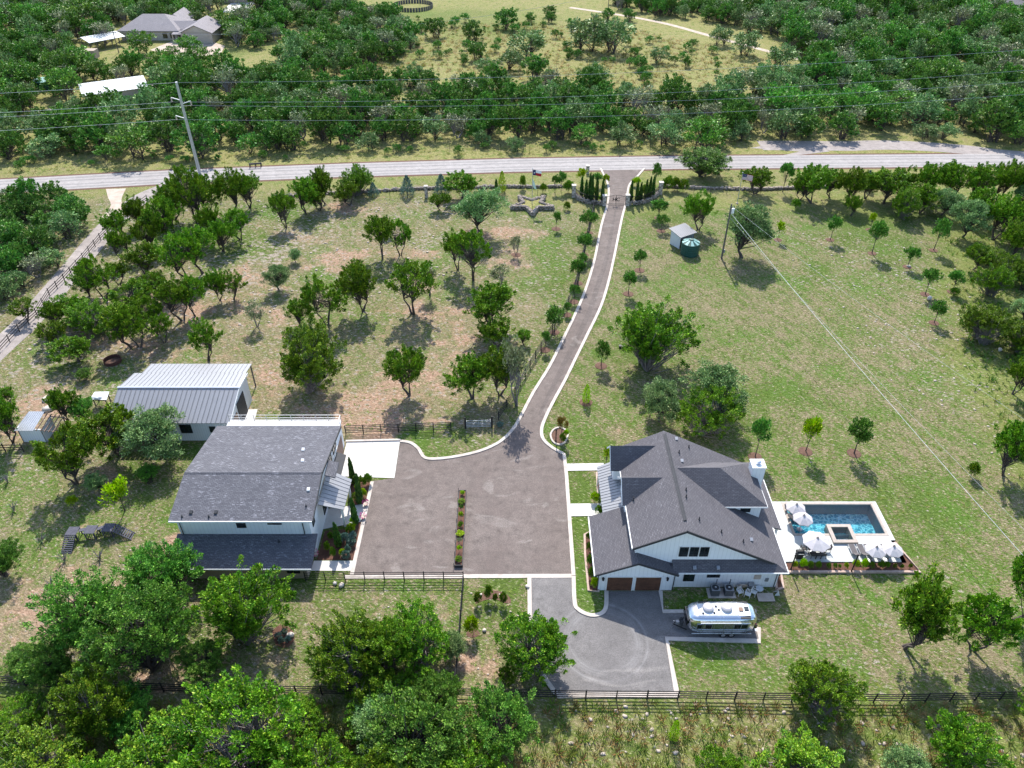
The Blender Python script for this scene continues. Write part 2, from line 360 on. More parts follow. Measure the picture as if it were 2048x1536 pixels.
s.l(s.mix(s.math('MULTIPLY', f_, 0.26), old, (0.42, 0.41, 0.41)), p_.inputs['Base Color'])
def water():
    m = new_mat('water'); s = N(m); pos = s.n('NewGeometry').outputs['Position']
    h = s.math('ADD', s.noise(pos, 2.2, 4, 0.6), s.math('MULTIPLY', s.noise(pos, 6.0, 2, 0.6), 0.35))
    nrm = s.bump(h, 1.0, 0.30)
    fr = s.n('Fresnel'); fr.inputs['IOR'].default_value = 1.30; s.l(nrm, fr.inputs['Normal'])
    gl = s.n('BsdfGlossy'); gl.inputs['Roughness'].default_value = 0.09; s.l(nrm, gl.inputs['Normal'])
    tr = s.n('BsdfTransparent'); tr.inputs['Color'].default_value = (0.52, 0.84, 0.89, 1)
    mx = s.n('MixShader'); s.l(fr.outputs[0], mx.inputs[0]); s.l(tr.outputs[0], mx.inputs[1]); s.l(gl.outputs[0], mx.inputs[2]); s.out(mx.outputs[0])
    m = new_mat('caustic_plaster'); s = N(m); pos = s.n('NewGeometry').outputs['Position']
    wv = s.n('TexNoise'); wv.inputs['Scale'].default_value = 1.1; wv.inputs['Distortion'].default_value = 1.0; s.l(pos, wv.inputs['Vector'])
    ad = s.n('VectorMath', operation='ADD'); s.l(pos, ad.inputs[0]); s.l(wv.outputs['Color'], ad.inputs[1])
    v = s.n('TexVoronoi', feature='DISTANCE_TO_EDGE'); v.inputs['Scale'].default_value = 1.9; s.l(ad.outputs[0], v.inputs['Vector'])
    c = s.mix(s.ramp(v.outputs['Distance'], 0.01, 0.16), (0.70, 0.98, 1.0), (0.05, 0.36, 0.48))  # bright web: caustic light from the ripples, painted into the floor colour
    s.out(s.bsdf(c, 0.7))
    m = new_mat('pool_wall'); s = N(m); s.out(s.bsdf((0.06, 0.15, 0.21), 0.6))
water()

# ---------------------------------------------------------------- plan of the property (metres)
POOL = dict(x0=29.6, x1=38.55, y0=55.75, y1=59.95)      # swimming pool
q = [G(1567.4,1011), G(1741,1009.8), G(1767.6,1066.4), G(1591.8,1071.3)]
POOL = dict(x0=(q[0].x+q[3].x)/2, x1=(q[1].x+q[2].x)/2, y0=(q[2].y+q[3].y)/2, y1=(q[0].y+q[1].y)/2)
q = [G(1650.4,1053.4), G(1699,1052.8), G(1713.9,1089), G(1666,1090.9)]
SPA = dict(x0=(q[0].x+q[3].x)/2, x1=(q[1].x+q[2].x)/2, y0=(q[2].y+q[3].y)/2, y1=(q[0].y+q[1].y)/2)
DECK = dict(x0=27.6, x1=POOL['x1']+0.75, y0=G(1700,1125).y, y1=POOL['y1']+0.45)
LX1 = G(1802,1124).x                                     # lounger terrace runs further right
left_edge = [(800.5,882.5),(821,886),(837,898),(850,916),(881,917.5),(925,911),(964.6,900.7),(1000,883.8),(1025.8,858.8),(1042,832),(1067.5,783.7),(1098.7,733.7),(1125.8,679.6),(1148,634),(1169.5,584),(1188.6,521.4),(1202.3,453),(1214,412),(1217.4,386),(1214.6,365.5),(1201,337)]
right_edge = [(1289,337),(1273.4,354.6),(1258.4,371),(1252.9,401),(1243.3,439.4),(1232.4,494),(1218.7,557),(1202.3,611.6),(1175,669),(1150.8,718),(1130,760.8),(1105,806.7),(1089,840),(1083,860.8),(1087,879.6),(1105,896),(1128,908.7)]
L3 = smooth_line(gp(left_edge), 4); R3 = smooth_line(gp(right_edge), 4)
court = L3 + R3 + gp([(1133,952.5),(1147,1152),(704,1152),(744,962),(789,957)])
rv_isl = smooth_line(gp([(1147,1153),(1149.4,1206),(1157,1219.6),(1172.8,1228.4),(1188.4,1231),(1204,1226.4),(1212,1213.7),(1212.8,1182.5)]), 5)
rv = rv_isl + gp([(1321,1182.5),(1326,1223.5),(1510,1222.5),(1518,1281),(1334,1277),(1354,1389),(1114,1389),(1085,1350),(1066,1290),(1059.5,1229),(1058.6,1153)])
slab = gp([(693.7,885),(800,882.5),(788.8,956.7),(675.5,952.8)])
rc = gp([(0,372.5),(340,354),(700,340),(1025,330.5),(1348,325),(1750,322)])
rc = [rc[0]+(rc[0]-rc[1]).normalized()*700] + rc + [rc[-1]+(rc[-1]-rc[-2]).normalized()*700]
def ribbon(line, hw):
    A = []; B = []
    for i, p in enumerate(line):
        d = (line[min(i+1,len(line)-1)]-line[max(i-1,0)]).normalized(); n = Vector((-d.y, d.x, 0)); h = hw[i] if isinstance(hw, list) else hw
        A.append(p+n*h); B.append(p-n*h)
    return A, B
def strip(mb, A, B, z):
    n = len(A); mb.add([(p.x,p.y,z) for p in A]+[(p.x,p.y,z) for p in B], [(i+n, i+1+n, i+1, i) for i in range(n-1)]); return mb
rA, rB = ribbon(rc, 3.75); road_poly = rA+rB[::-1]
sc_ = smooth_line(gp([(352,368),(300,388),(268,407),(232,438),(200,472),(160,520),(108,582),(50,648),(0,694),(-70,760),(-170,860)]), 4)
sA, sB = ribbon(sc_, 2.3); side_poly = sA+sB[::-1]
loop = smooth_line(gp([(1520,291),(1600,291),(1690,292),(1760,290),(1850,293),(1940,300),(2000,308),(2100,316)]), 4)
lA, lB = ribbon(loop, 3.0); loop_poly = lA+lB[::-1]
BLD = [[(8.5,50),(28.3,50),(28.3,66),(8.5,66)], [(-35.7,51),(-20.8,51),(-20.8,73.2),(-35.7,73.2)], [(-50.8,73.2),(-35,73.2),(-35,85.4),(-50.8,85.4)]]
deck_poly = [(DECK['x0']-0.3,DECK['y0']-1.7),(LX1+1.6,DECK['y0']-1.7),(LX1+0.6,DECK['y0']+3),(DECK['x1'],DECK['y1']),(DECK['x0']-0.3,DECK['y1'])]
NOGROW = [court, rv, slab, road_poly, side_poly, loop_poly, deck_poly] + BLD

# ---------------------------------------------------------------- ground sheet
xs = np.arange(-270, 271, 1.1); ys = np.arange(-40, 430, 1.1)
for arr, vals in ((xs, (POOL['x0'], POOL['x1'])), (ys, (POOL['y0'], POOL['y1']))):
    for v in vals: arr[np.argmin(abs(arr-v))] = v
GX, GY = np.meshgrid(xs, ys); D = GY*CS+CH*SN
PXX = 1024+FPX*GX/D; PYY = 768-FPX*(GY*SN-CH*CS)/D
_r = np.random.default_rng(5); WX = np.zeros(GX.shape); WY = np.zeros(GX.shape)      # patch outlines wander
for wl, am in ((23,1.5),(13,1.2),(7,0.9),(4.1,0.7)):
    for _ in range(4):
        th_ = _r.uniform(0,6.28); ph = _r.uniform(0,6.28,2); kx, ky = math.cos(th_)*6.283/wl, math.sin(th_)*6.283/wl
        WX += am*0.6*np.sin(GX*kx+GY*ky+ph[0]); WY += am*0.6*np.sin(GX*ky-GY*kx+ph[1])
gr = np.full(GX.shape, 0.5); so_ = np.zeros(GX.shape); rk = np.full(GX.shape, 0.18); md = np.zeros(GX.shape)
def zone(poly, g=None, s=None, r=None, m=None):
    k = inside(poly, PXX+WX*7, PYY+WY*5)
    for arr, v in ((gr, g), (so_, s), (rk, r), (md, m)):
        if v is not None: arr[k] = v
big_ = 9000
zone([(-big_,-400),(big_,-400),(big_,345),(-big_,385)], 0.35, 0.05, 0.15, 0.85)            # beyond the road
zone([(-big_,345),(-big_,460),(2048,420),(big_,420),(big_,335),(700,345)], 0.45, 0.1, 0.2, 0.55)
zone([(-3000,400),(300,395),(900,385),(1190,420),(1180,520),(1040,820),(1000,880),(690,885),(560,850),(200,900),(-3000,900)], 0.40, 0.34, 0.52, 0.0)   # left paddock
zone([(-3000,900),(200,900),(345,1040),(420,1170),(1060,1170),(1110,1395),(-3000,1370)], 0.42, 0.30, 0.36, 0.0)
zone([(1180,430),(1900,480),(2048,900),(2400,1400),(1350,1390),(1330,1180),(1130,930),(1060,860),(1140,720)], 0.40, 0.04, 0.24, 0.0)   # lawn
zone([(1870,470),(2048,430),(4000,430),(4000,1000),(2060,1000),(1900,720)], 0.60, 0.02, 0.2, 0.45)
zone([(-big_,1392),(big_,1392),(big_,6000),(-big_,6000)], 0.45, 0.12, 0.18, 0.45)
zone([(-3000,1360),(110,1375),(80,1470),(-3000,1700)], 0.95, 0.0, 0.0, 0.2)
def soften(a, n=5):
    for _ in range(n):
        p_ = np.pad(a, 1, mode='edge'); a = (p_[:-2,1:-1]+p_[2:,1:-1]+p_[1:-1,:-2]+p_[1:-1,2:]+2*a)/6
    return a
gr, so_, rk, md = (soften(a) for a in (gr, so_, rk, md))
def blob(px, py, rx, ry, **kw):
    c = G(px, py); s_ = SC(py); ax = rx/s_; ay = max(0.6, abs(G(px, py-ry).y-G(px, py+ry).y)/2)
    w = np.exp(-((((GX+WX-c.x)/ax)**2+((GY+WY-c.y)/ay)**2)**0.8)*0.9)
    for k, v in kw.items():
        arr = {'g': gr, 's': so_, 'r': rk, 'm': md}[k]; arr += w*(v-arr)
for b in [(720,800,60,35),(880,760,60,40),(760,850,80,25),(830,505,40,14),(850,560,30,22),(870,640,50,14),(920,680,40,14),(560,755,25,40),(590,480,50,10),(370,620,70,14),(300,690,80,14),(520,645,60,16),(640,840,40,10),(1010,470,60,12),(700,420,60,8),(140,690,50,12),(80,820,50,25),(480,560,60,18),(170,1170,70,30),(330,1090,40,30),(420,1330,40,15),(640,1400,30,10),(990,1330,45,16),(940,1370,40,12),(900,1230,30,20),(60,1270,60,40),(300,1370,50,12),(905,880,40,12),(1000,520,20,8),(1290,870,30,12),(260,950,60,20),(700,520,40,12)]:
    blob(*b, s=0.85, g=0.2)
for b in [(450,575,70,16),(610,470,60,18),(640,440,40,12),(560,500,40,12),(530,520,40,14),(100,800,30,14),(860,412,30,8),(60,720,40,20),(210,700,40,10),(480,520,50,12),(840,480,30,10),(40,900,40,20),(330,640,50,10)]:
    blob(*b, r=0.95)
for b in [(1640,470,90,20),(1760,540,80,25),(1690,500,60,18),(1860,560,60,25),(1900,650,70,30),(1560,470,40,18),(1950,800,60,50),(1700,1250,60,40),(1880,1170,60,30),(1680,1330,50,20),(1900,1290,30,20),(1640,560,80,25),(1820,700,80,40),(1500,1350,60,20),(1990,1210,50,30),(1700,1400,80,12),(1500,1440,60,30),(1980,1450,80,40),(1300,1440,70,20)]:
    blob(*b, r=0.60)
for b in [(1620,555,30,12),(1700,470,40,14),(1740,440,40,12),(1850,1030,60,35),(1800,960,50,25),(1760,1090,30,20),(1160,960,30,60),(1165,1100,20,60),(1180,1190,20,30),(1000,1180,50,12),(980,1220,60,20),(880,530,40,14),(1120,470,40,20),(1110,560,30,40),(700,560,40,16),(560,420,40,14),(470,495,50,14),(350,470,40,16),(880,895,60,12),(1250,700,30,40),(1240,900,60,20),(130,740,30,14),(330,1010,30,25),(660,1170,50,14),(1450,1330,60,20),(1450,1215,80,16),(1560,820,80,40),(900,480,30,12),(1330,430,30,14),(1830,400,40,10),(1780,500,30,20)]:
    blob(*b, g=0.85, s=0.0)
for b in [(850,30,200,14),(1000,60,100,14),(780,110,60,10),(60,100,60,12),(470,100,40,8),(580,90,30,10),(640,30,30,8),(1600,70,60,8),(1700,110,40,8)]:
    blob(*b, g=0.9, m=0.3)
so_[:] = np.clip(so_, 0, 1)
ok = np.ones(GX.shape, bool)
V = np.stack([GX, GY, np.zeros_like(GX)], -1).reshape(-1, 3); C4 = np.stack([gr, so_, rk, md], -1).reshape(-1, 4)
ny, nx = GX.shape; idx = np.arange(ny*nx).reshape(ny, nx)
F4 = np.stack([idx[:-1,:-1], idx[:-1,1:], idx[1:,1:], idx[1:,:-1]], -1).reshape(-1, 4)
cx = (GX[:-1,:-1]+GX[1:,1:]).ravel()/2; cy = (GY[:-1,:-1]+GY[1:,1:]).ravel()/2
pool_hole = (cx > POOL['x0']) & (cx < POOL['x1']) & (cy > POOL['y0']) & (cy < POOL['y1'])
spa_hole = (cx > SPA['x0']+0.3) & (cx < SPA['x1']-0.3) & (cy > SPA['y0']+0.3) & (cy < SPA['y1']-0.3)
F4 = F4[~(pool_hole | spa_hole)]
# skirt reaching to the horizon, part of the same sheet
x0, x1, y0, y1 = xs[0], xs[-1], ys[0], ys[-1]; BIG = 3500
sk = np.array([(x0,y0,0),(x1,y0,0),(x1,y1,0),(x0,y1,0),(-BIG,-BIG,0),(BIG,-BIG,0),(BIG,BIG,0),(-BIG,BIG,0)]); o_ = len(V)
V = np.vstack([V, sk]); C4 = np.vstack([C4, np.tile([[0.4,0.05,0.15,0.8]], (8,1))])
F4 = np.vstack([F4, np.array([(4,5,1,0),(5,6,2,1),(6,7,3,2),(7,4,0,3)])+o_])
me = np_mesh('ground', V, F4, C4, ('ground',)); gobj = bpy.data.objects.new('ground', me); COL.objects.link(gobj); tag(gobj, kind='structure')

# ---------------------------------------------------------------- roads, courts, kerbs
def sheet(name, poly, z, m):
    return struct(name, MB().add([(p[0],p[1],z) for p in poly], [tuple(range(len(poly)))] if sum((poly[i][0]-poly[i-1][0])*(poly[i][1]+poly[i-1][1]) for i in range(len(poly))) < 0 else [tuple(range(len(poly)-1,-1,-1))]), m)
struct('road', strip(MB(), rA, rB, 0.03), 'road_tarmac')
for off in (-2.7,-1.2,1.0,2.5):
    line = [p+Vector((-(rc[min(i+1,len(rc)-1)]-rc[max(i-1,0)]).normalized().y, (rc[min(i+1,len(rc)-1)]-rc[max(i-1,0)]).normalized().x, 0))*off for i, p in enumerate(rc)]; wA, wB = ribbon(line, 0.36); struct('wheel_path', strip(MB(), wA, wB, 0.0345), 'road_wear')
dw = smooth_line(gp([(1231,420),(1224,460),(1212,520),(1196,570),(1178,625),(1152,680),(1127,730),(1100,785),(1078,830)]), 4); wA, wB = ribbon(dw, [0.1+0.32*math.sin(math.pi*i/(len(dw)-1))**0.5 for i in range(len(dw))]); struct('wheel_path', strip(MB(), wA, wB, 0.0245), 'drive_wear')
eA, eB = ribbon(rc, 4.5); struct('road_shoulder', strip(MB(), eA, eB, 0.010), 'litter')
struct('side_road', strip(MB(), sA, sB, 0.016), 'side_road')
struct('road_loop', strip(MB(), lA, lB, 0.016), 'side_road')
sheet('road_link', gp([(1500,296),(1560,286),(1640,296),(1660,303),(1590,311),(1560,312),(1600,303)]), 0.013, 'side_road')
ap = smooth_line(gp([(212,378),(216,395),(222,410),(212,425),(196,440)]), 3) + smooth_line(gp([(250,432),(246,412),(243,398),(252,377)]), 3)
sheet('caliche_apron', ap, 0.0185, 'caliche')
sheet('driveway', court, 0.02, 'court_tarmac'); sheet('turning_court', rv, 0.024, 'turning_tarmac')
sheet('concrete_slab', slab, 0.05, 'concrete')
def kerb(pts, w=0.42, h=0.12, m='kerb_concrete', name='kerb', sm=0):
    P = [Vector((p[0],p[1],0)) for p in pts]
    if sm: P = smooth_line(P, sm)
    A, B = ribbon(P, w/2); n = len(A); mb = MB()
    mb.add([(p.x,p.y,h) for p in A]+[(p.x,p.y,h) for p in B]+[(p.x,p.y,0) for p in A]+[(p.x,p.y,0) for p in B],
           [f for i in range(n-1) for f in ((i+n,i+1+n,i+1,i),(i,i+1,i+1+2*n,i+2*n),(i+1+n,i+n,i+3*n,i+1+3*n))]+[(n,0,2*n,3*n),(n-1,2*n-1,4*n-1,3*n-1)])
    return struct(name, mb, m)
kerb(L3, h=0.11); kerb(R3+gp([(1133,952.5),(1147,1152)]), h=0.114)
kerb(gp([(744.5,964),(704,1150)]), h=0.118)
kerb(gp([(690,1153.5),(1147,1152)]), w=0.5, h=0.05)
kerb(rv_isl, h=0.108); kerb(gp([(1321,1182),(1326,1223.5),(1512,1222.5)]), h=0.1)
kerb(gp([(1516,1255),(1519,1283),(1333,1278),(1354.5,1392)]), h=0.104, w=0.5)
kerb(gp([(1114,1391),(1355,1391)]), h=0.096, w=0.55); kerb(gp([(1058.6,1153),(1059.5,1229),(1066,1290),(1085,1350),(1114,1391)]), h=0.1)
kerb(gp([(692,883.5),(801,881)]), h=0.2, w=0.3)
SLAB_J = [((745,884),(733,955)),((684,920),(795,919))]
for q0, q1 in SLAB_J: q0 = G(*q0); q1 = G(*q1); tag(MB().beam((q0.x,q0.y,0.05),(q1.x,q1.y,0.05),0.03,0.01).build('slab_joint', 'coping'), kind='structure')
for nm, pl in (('walkway', [(1131,928),(1207,926.6),(1207,941),(1132,942)]), ('walkway', [(1134,1008),(1203,1007),(1203,1032),(1137,1033)]), ('walkway', [(628,1122),(706,1122),(702,1142),(622,1142)]), ('walkway', [(640,1020),(732,1008),(722,1044),(630,1062)])):
    sheet(nm, gp(pl), 0.055, 'concrete')
sheet('barn_apron', gp([(478,820),(515,819),(508,846),(470,846)]), 0.05, 'concrete')
sheet('far_driveway', gp([(470,0),(515,0),(500,18),(470,27),(440,24)]), 0.03, 'concrete')
sheet('far_yard', gp([(300,100),(350,80),(400,75),(450,92),(440,110),(400,112),(330,108)]), 0.03, 'caliche')
sheet('far_track', gp([(60,225),(160,205),(330,163),(335,168),(200,208),(90,238)]), 0.03, 'caliche')
fr_ = smooth_line(gp([(1940,8),(1975,22),(2010,33),(2060,46),(2200,80)]), 4); fA, fB = ribbon(fr_, 3.2); struct('far_road', strip(MB(), fA, fB, 0.034), 'road_tarmac')
tr_ = smooth_line(gp([(1140,15),(1240,30),(1330,47),(1400,66),(1470,85),(1550,106),(1620,124)]), 4); tA, tB = ribbon(tr_, 1.1); struct('meadow_track', strip(MB(), tA, tB, 0.02), 'caliche')
# ---------------------------------------------------------------- buildings
def win(par, face, a0, a1, z0, z1, pos, name='window', fm='black_paint', pm_='window_glass', mull=1, t=0.09):
    def bx(mb, p0, p1, q0, q1, d0, d1):              # p along wall, q height, d proud of the wall
        if face == '-y': mb.box(p0, p1, pos-d1, pos-d0, q0, q1)
        elif face == '+y': mb.box(p0, p1, pos+d0, pos+d1, q0, q1)
        elif face == '+x': mb.box(pos+d0, pos+d1, p0, p1, q0, q1)
        else: mb.box(pos-d1, pos-d0, p0, p1, q0, q1)
    mb = MB()
    bx(mb, a0, a1, z0-t, z0, -0.05, 0.07); bx(mb, a0, a1, z1, z1+t, -0.05, 0.07)
    bx(mb, a0-t, a0, z0-t, z1+t, -0.05, 0.065); bx(mb, a1, a1+t, z0-t, z1+t, -0.05, 0.065)
    for i in range(mull):
        c = a0+(a1-a0)*(i+1)/(mull+1); bx(mb, c-0.03, c+0.03, z0, z1, -0.02, 0.055)
    bx(mb, a0, a1, (z0+z1)/2-0.025, (z0+z1)/2+0.025, -0.02, 0.05)
    w = mb.build(name, fm, par); p = MB(); bx(p, a0, a1, z0, z1, -0.05, 0.03); p.build('pane', pm_, w); return w
def roof_panels(par, p00, p01, p10, p11, n, m, th=0.06, rib=0.05, name='roof_panel'):
    """standing-seam panels between edge p00-p01 and edge p10-p11, each its own piece"""
    A, B, C, D_ = map(Vector, (p00, p01, p10, p11))
    for i in range(n):
        a = A.lerp(B, i/n); b = A.lerp(B, (i+1)/n-0.004); c = C.lerp(D_, i/n); d = C.lerp(D_, (i+1)/n-0.004)
        mb = MB().slab([a, b, d, c], th); up = Vector((0,0,rib*0.9)); e = (b-a).normalized()*0.035; e2 = (d-c).normalized()*0.035
        mb.slab([a+up, a+e+up, c+e2+up, c+up], rib); mb.build(name, m, par)
def pipe_vents(par, pts, h=0.45, name='vent_pipe'):
    for x, y, z in pts: MB().tube([(x,y,z-0.15),(x,y,z+h)], 0.06, 8).lathe((x,y,z-0.12), [(0.14,0),(0.14,0.12),(0.07,0.2)], 8).build(name, 'soffit_dark', par)
def box_vents(par, pts, m='white_paint'):
    for x, y, z in pts: MB().slab([(x-0.16,y-0.18,z+0.12),(x+0.16,y-0.18,z+0.12),(x+0.16,y+0.16,z+0.24),(x-0.16,y+0.16,z+0.24)], 0.16).build('roof_vent', m, par)

def main_house():
    t = thing('house', 'large white two-storey house with dark shingle roof beside the swimming pool', 'house', (18,57,0))
    MB().box(12.45,27.5,50.8,65.6,0,2.95).build('wall', 'siding', t)
    MB().prism([(12.5,51.4,2.6),(12.5,51.4,5.75),(17.23,51.4,8.2),(27.4,51.4,3.0),(27.4,51.4,2.6)], (0,14.1,0)).build('upper_wall', 'siding', t)
    MB().prism([(8.9,50.4,0),(8.9,50.4,2.85),(12.7,50.4,4.52),(16.6,50.4,2.85),(16.6,50.4,0)], (0,7.4,0)).build('garage_wall', 'siding', t)
    th = 0.2
    rf = MB().slab([(17.23,51.02,8.47),(17.23,65.9,8.47),(12.1,65.9,5.87),(12.1,51.02,5.87)], th)
    rf.slab([(17.23,51.02,8.47),(27.0,51.02,3.475),(28.12,50.3,2.905),(28.12,65.9,2.905),(17.23,65.9,8.47)], th)
    roof = rf.build('roof', 'shingle', t)
    MB().slab([(16.4,50.3,2.95),(28.1,50.3,2.95),(26.98,51.01,3.465),(26.6,51.42,3.70),(16.4,51.42,3.70)], 0.18).build('skirt_roof', 'shingle', t)
    # white eave boards
    f = MB().box(12.0,12.09,51.0,65.9,5.66,5.86).box(28.13,28.22,50.3,65.9,2.68,2.9).box(16.97,28.2,50.21,50.29,2.78,2.94)
    f.build('gutter', 'white_paint', t)
    tr = MB()
    for a, b in (((17.23,8.45),(12.1,5.85)), ((17.23,8.45),(27.0,3.46))): tr.beam((a[0],50.98,a[1]-0.14),(b[0],50.98,b[1]-0.14),0.05,0.28)
    tr.build('rake_trim', 'soffit_dark', t)
    MB().prism([(17.05,52.3,8.5),(17.41,52.3,8.5),(17.23,52.3,8.6)], (0,13.0,0)).build('ridge_vent', 'soffit_dark', roof)
    # garage wing
    g = MB().slab([(12.7,50.05,4.75),(12.7,58.0,4.75),(8.45,58.0,2.9),(8.45,50.05,2.9)], 0.18).slab([(12.7,50.05,4.75),(16.95,50.05,2.9),(16.95,57.0,2.9),(12.7,57.0,4.75)], 0.18)
    g.build('garage_roof', 'shingle', t); MB().box(8.33,8.44,50.0,58.0,2.7,2.88).build('gutter', 'white_paint', t)
    gt = MB()
    for s in (-1, 1): gt.beam((12.7,50.01,4.61),(12.7+s*4.25,50.01,2.76),0.05,0.22)
    gt.build('rake_trim', 'soffit_dark', t)
    for x0 in (9.82, 12.75):
        d = MB(); MB().box(x0-0.16,x0+2.72,50.33,50.42,0,2.3).build('door_frame', 'white_paint', t)
        for r in range(4): d.box(x0, x0+2.56, 50.28, 50.34, 0.08+r*0.52, 0.08+r*0.52+0.50)
        d = d.build('garage_door', 'brown_door', t)
        [MB().box(x0+0.25,x0+2.3,50.262,50.279,z_,z_+0.04).build('door_moulding', 'brown_door', d) for z_ in (0.22,1.9)]
    for x in (9.35, 15.95):
        l = MB().lathe((x,50.22,1.75), [(0.05,0),(0.11,0.06),(0.13,0.34),(0.15,0.36),(0.03,0.46)], 8).build('wall_lamp', 'black_paint', t)
        MB().box(x-0.05,x+0.05,50.3,50.42,1.85,2.15).build('bracket', 'black_paint', l)
    MB().box(16.82,20.0,51.34,51.41,4.18,5.74).build('window_casing', 'white_paint', t)
    for x0 in (16.98, 18.02, 19.06): win(t, '-y', x0, x0+0.8, 4.32, 5.6, 51.34, t=0.05)
    win(t, '-y', 17.8, 18.75, 1.1, 2.15, 50.8); win(t, '-y', 20.2, 21.35, 1.7, 2.12, 50.8, mull=0)
    win(t, '+y', 14.5, 16.0, 1.0, 2.2, 65.6)
    # dormers that face the court
    for ya, yb, zr, xl in ((62.1,65.9,7.9,11.0), (56.85,61.1,7.9,11.7)):
        yr = (ya+yb)/2; xr = 17.23-(8.47-zr)/0.508
        MB().prism([(xl+0.4,ya+0.3,4.2),(xl+0.4,ya+0.3,5.9),(xl+0.4,yr,zr-0.18),(xl+0.4,yb-0.3,5.9),(xl+0.4,yb-0.3,4.2)], (3.4,0,0)).build('dormer_wall', 'siding', t)
        d = MB()
        d.slab([(xl,yr,zr),(xr+0.3,yr,zr),(12.2,ya,5.93),(xl,ya,5.93)], 0.14)
        d.slab([(xl,yr,zr),(xl,yb,5.93),(12.2,yb,5.93),(xr+0.3,yr,zr)], 0.14); d.build('dormer_roof', 'shingle', t)
        k = MB()
        for s in (ya, yb): k.beam((xl-0.02,yr,zr-0.1),(xl-0.02,s,5.83),0.05,0.2)
        k.build('rake_trim', 'white_paint', t)
        win(t, '-x', yr-0.55, yr+0.55, 4.9, 6.1, xl+0.4)
    # big hipped dormer above the pool
    MB().box(20.5,26.7,57.2,63.1,3.0,5.75).build('dormer_wall', 'siding', t)
    d = MB(); A, B, yr, zr, ze, xe = 56.8, 63.6, 60.15, 8.22, 5.72, 27.15; xl = 17.23+(8.47-zr)/0.511; xv = 17.23+(8.47-ze)/0.511
    d.slab([(xl-0.3,yr,zr),(xv,A,ze),(xe,A,ze),(22.4,yr,zr)], 0.14); d.slab([(xl-0.3,yr,zr),(22.4,yr,zr),(xe,B,ze),(xv,B,ze)], 0.14)
    d.slab([(22.4,yr,zr),(xe,A,ze),(xe,B,ze)], 0.14); d.build('dormer_roof', 'shingle', t)
    MB().box(xv,xe+0.03,A-0.05,A-0.004,ze-0.2,ze-0.02).box(xe+0.004,xe+0.05,A,B,ze-0.2,ze-0.02).build('gutter', 'white_paint', t)
    win(t, '-y', 24.6, 25.5, 4.6, 5.4, 57.2)
    c = MB().box(26.35,27.75,61.0,62.3,0,7.3).build('chimney', 'siding', t)
    MB().box(26.28,27.82,60.93,62.37,7.3,7.42).build('chimney_cap', 'white_paint', c); MB().lathe((27.05,61.65,7.42), [(0.26,0),(0.26,0.25),(0.34,0.3),(0.1,0.42)], 12).build('flue', 'bright_steel', c)
    # patio roof on the pool side, porch roof on the court side
    MB().slab([(27.7,56.4,3.06),(29.15,56.4,2.62),(29.15,64.0,2.62),(27.7,64.0,3.06)], 0.16).build('patio_roof', 'shingle', t)
    MB().box(29.16,29.25,56.4,64.0,2.44,2.6).build('gutter', 'white_paint', t)
    for y in (56.8, 60.0, 63.6): MB().box(28.75,28.95,y-0.1,y+0.1,0,2.5).build('post', 'white_paint', t)
    roof_panels(t, (12.5,58.15,4.1), (12.5,65.9,4.1), (10.0,58.5,2.9), (10.0,65.9,2.9), 17, 'roof_metal')
    for y in (58.8, 61.2, 63.6, 65.6): MB().box(10.15,10.33,y-0.09,y+0.09,0,2.82).build('post', 'white_paint', t)
    MB().box(10.1,10.16,58.5,65.9,2.55,2.8).build('gutter', 'white_paint', t)
    zr_ = lambda x: 8.47-0.511*(x-17.23)
    pipe_vents(t, [(x,y,zr_(x)) for x,y in ((18.0,55.9),(18.2,57.0),(18.9,53.2),(21.2,52.6),(23.6,52.4),(20.0,64.6),(23.9,63.9),(18.5,62.9))]); pipe_vents(t, [(12.9,57.2,6.3)])
    box_vents(t, [(18.6,65.2,zr_(18.6)),(18.6,61.6,zr_(18.6)),(24.7,53.1,zr_(24.7))], 'grey_metal')
    box_vents(t, [(18.6,50.65,3.2),(21.0,50.65,3.2)], 'grey_metal')
    for q_ in ([(8.86,50.3,2.75),(8.86,50.34,2.5),(8.86,50.34,0.1)], [(16.66,50.3,2.7),(16.66,50.34,0.1)], [(27.3,50.72,2.7),(27.3,50.72,0.1)]): MB().tube(q_, 0.045, 6).build('downpipe', 'black_paint', t)
    MB().box(26.2,26.55,50.7,50.8,1.0,1.5).build('meter_box', 'grey_metal', t); MB().box(25.0,25.7,50.72,50.8,1.35,2.0).build('vent_panel', 'clay_light', t)
    return t
main_house()

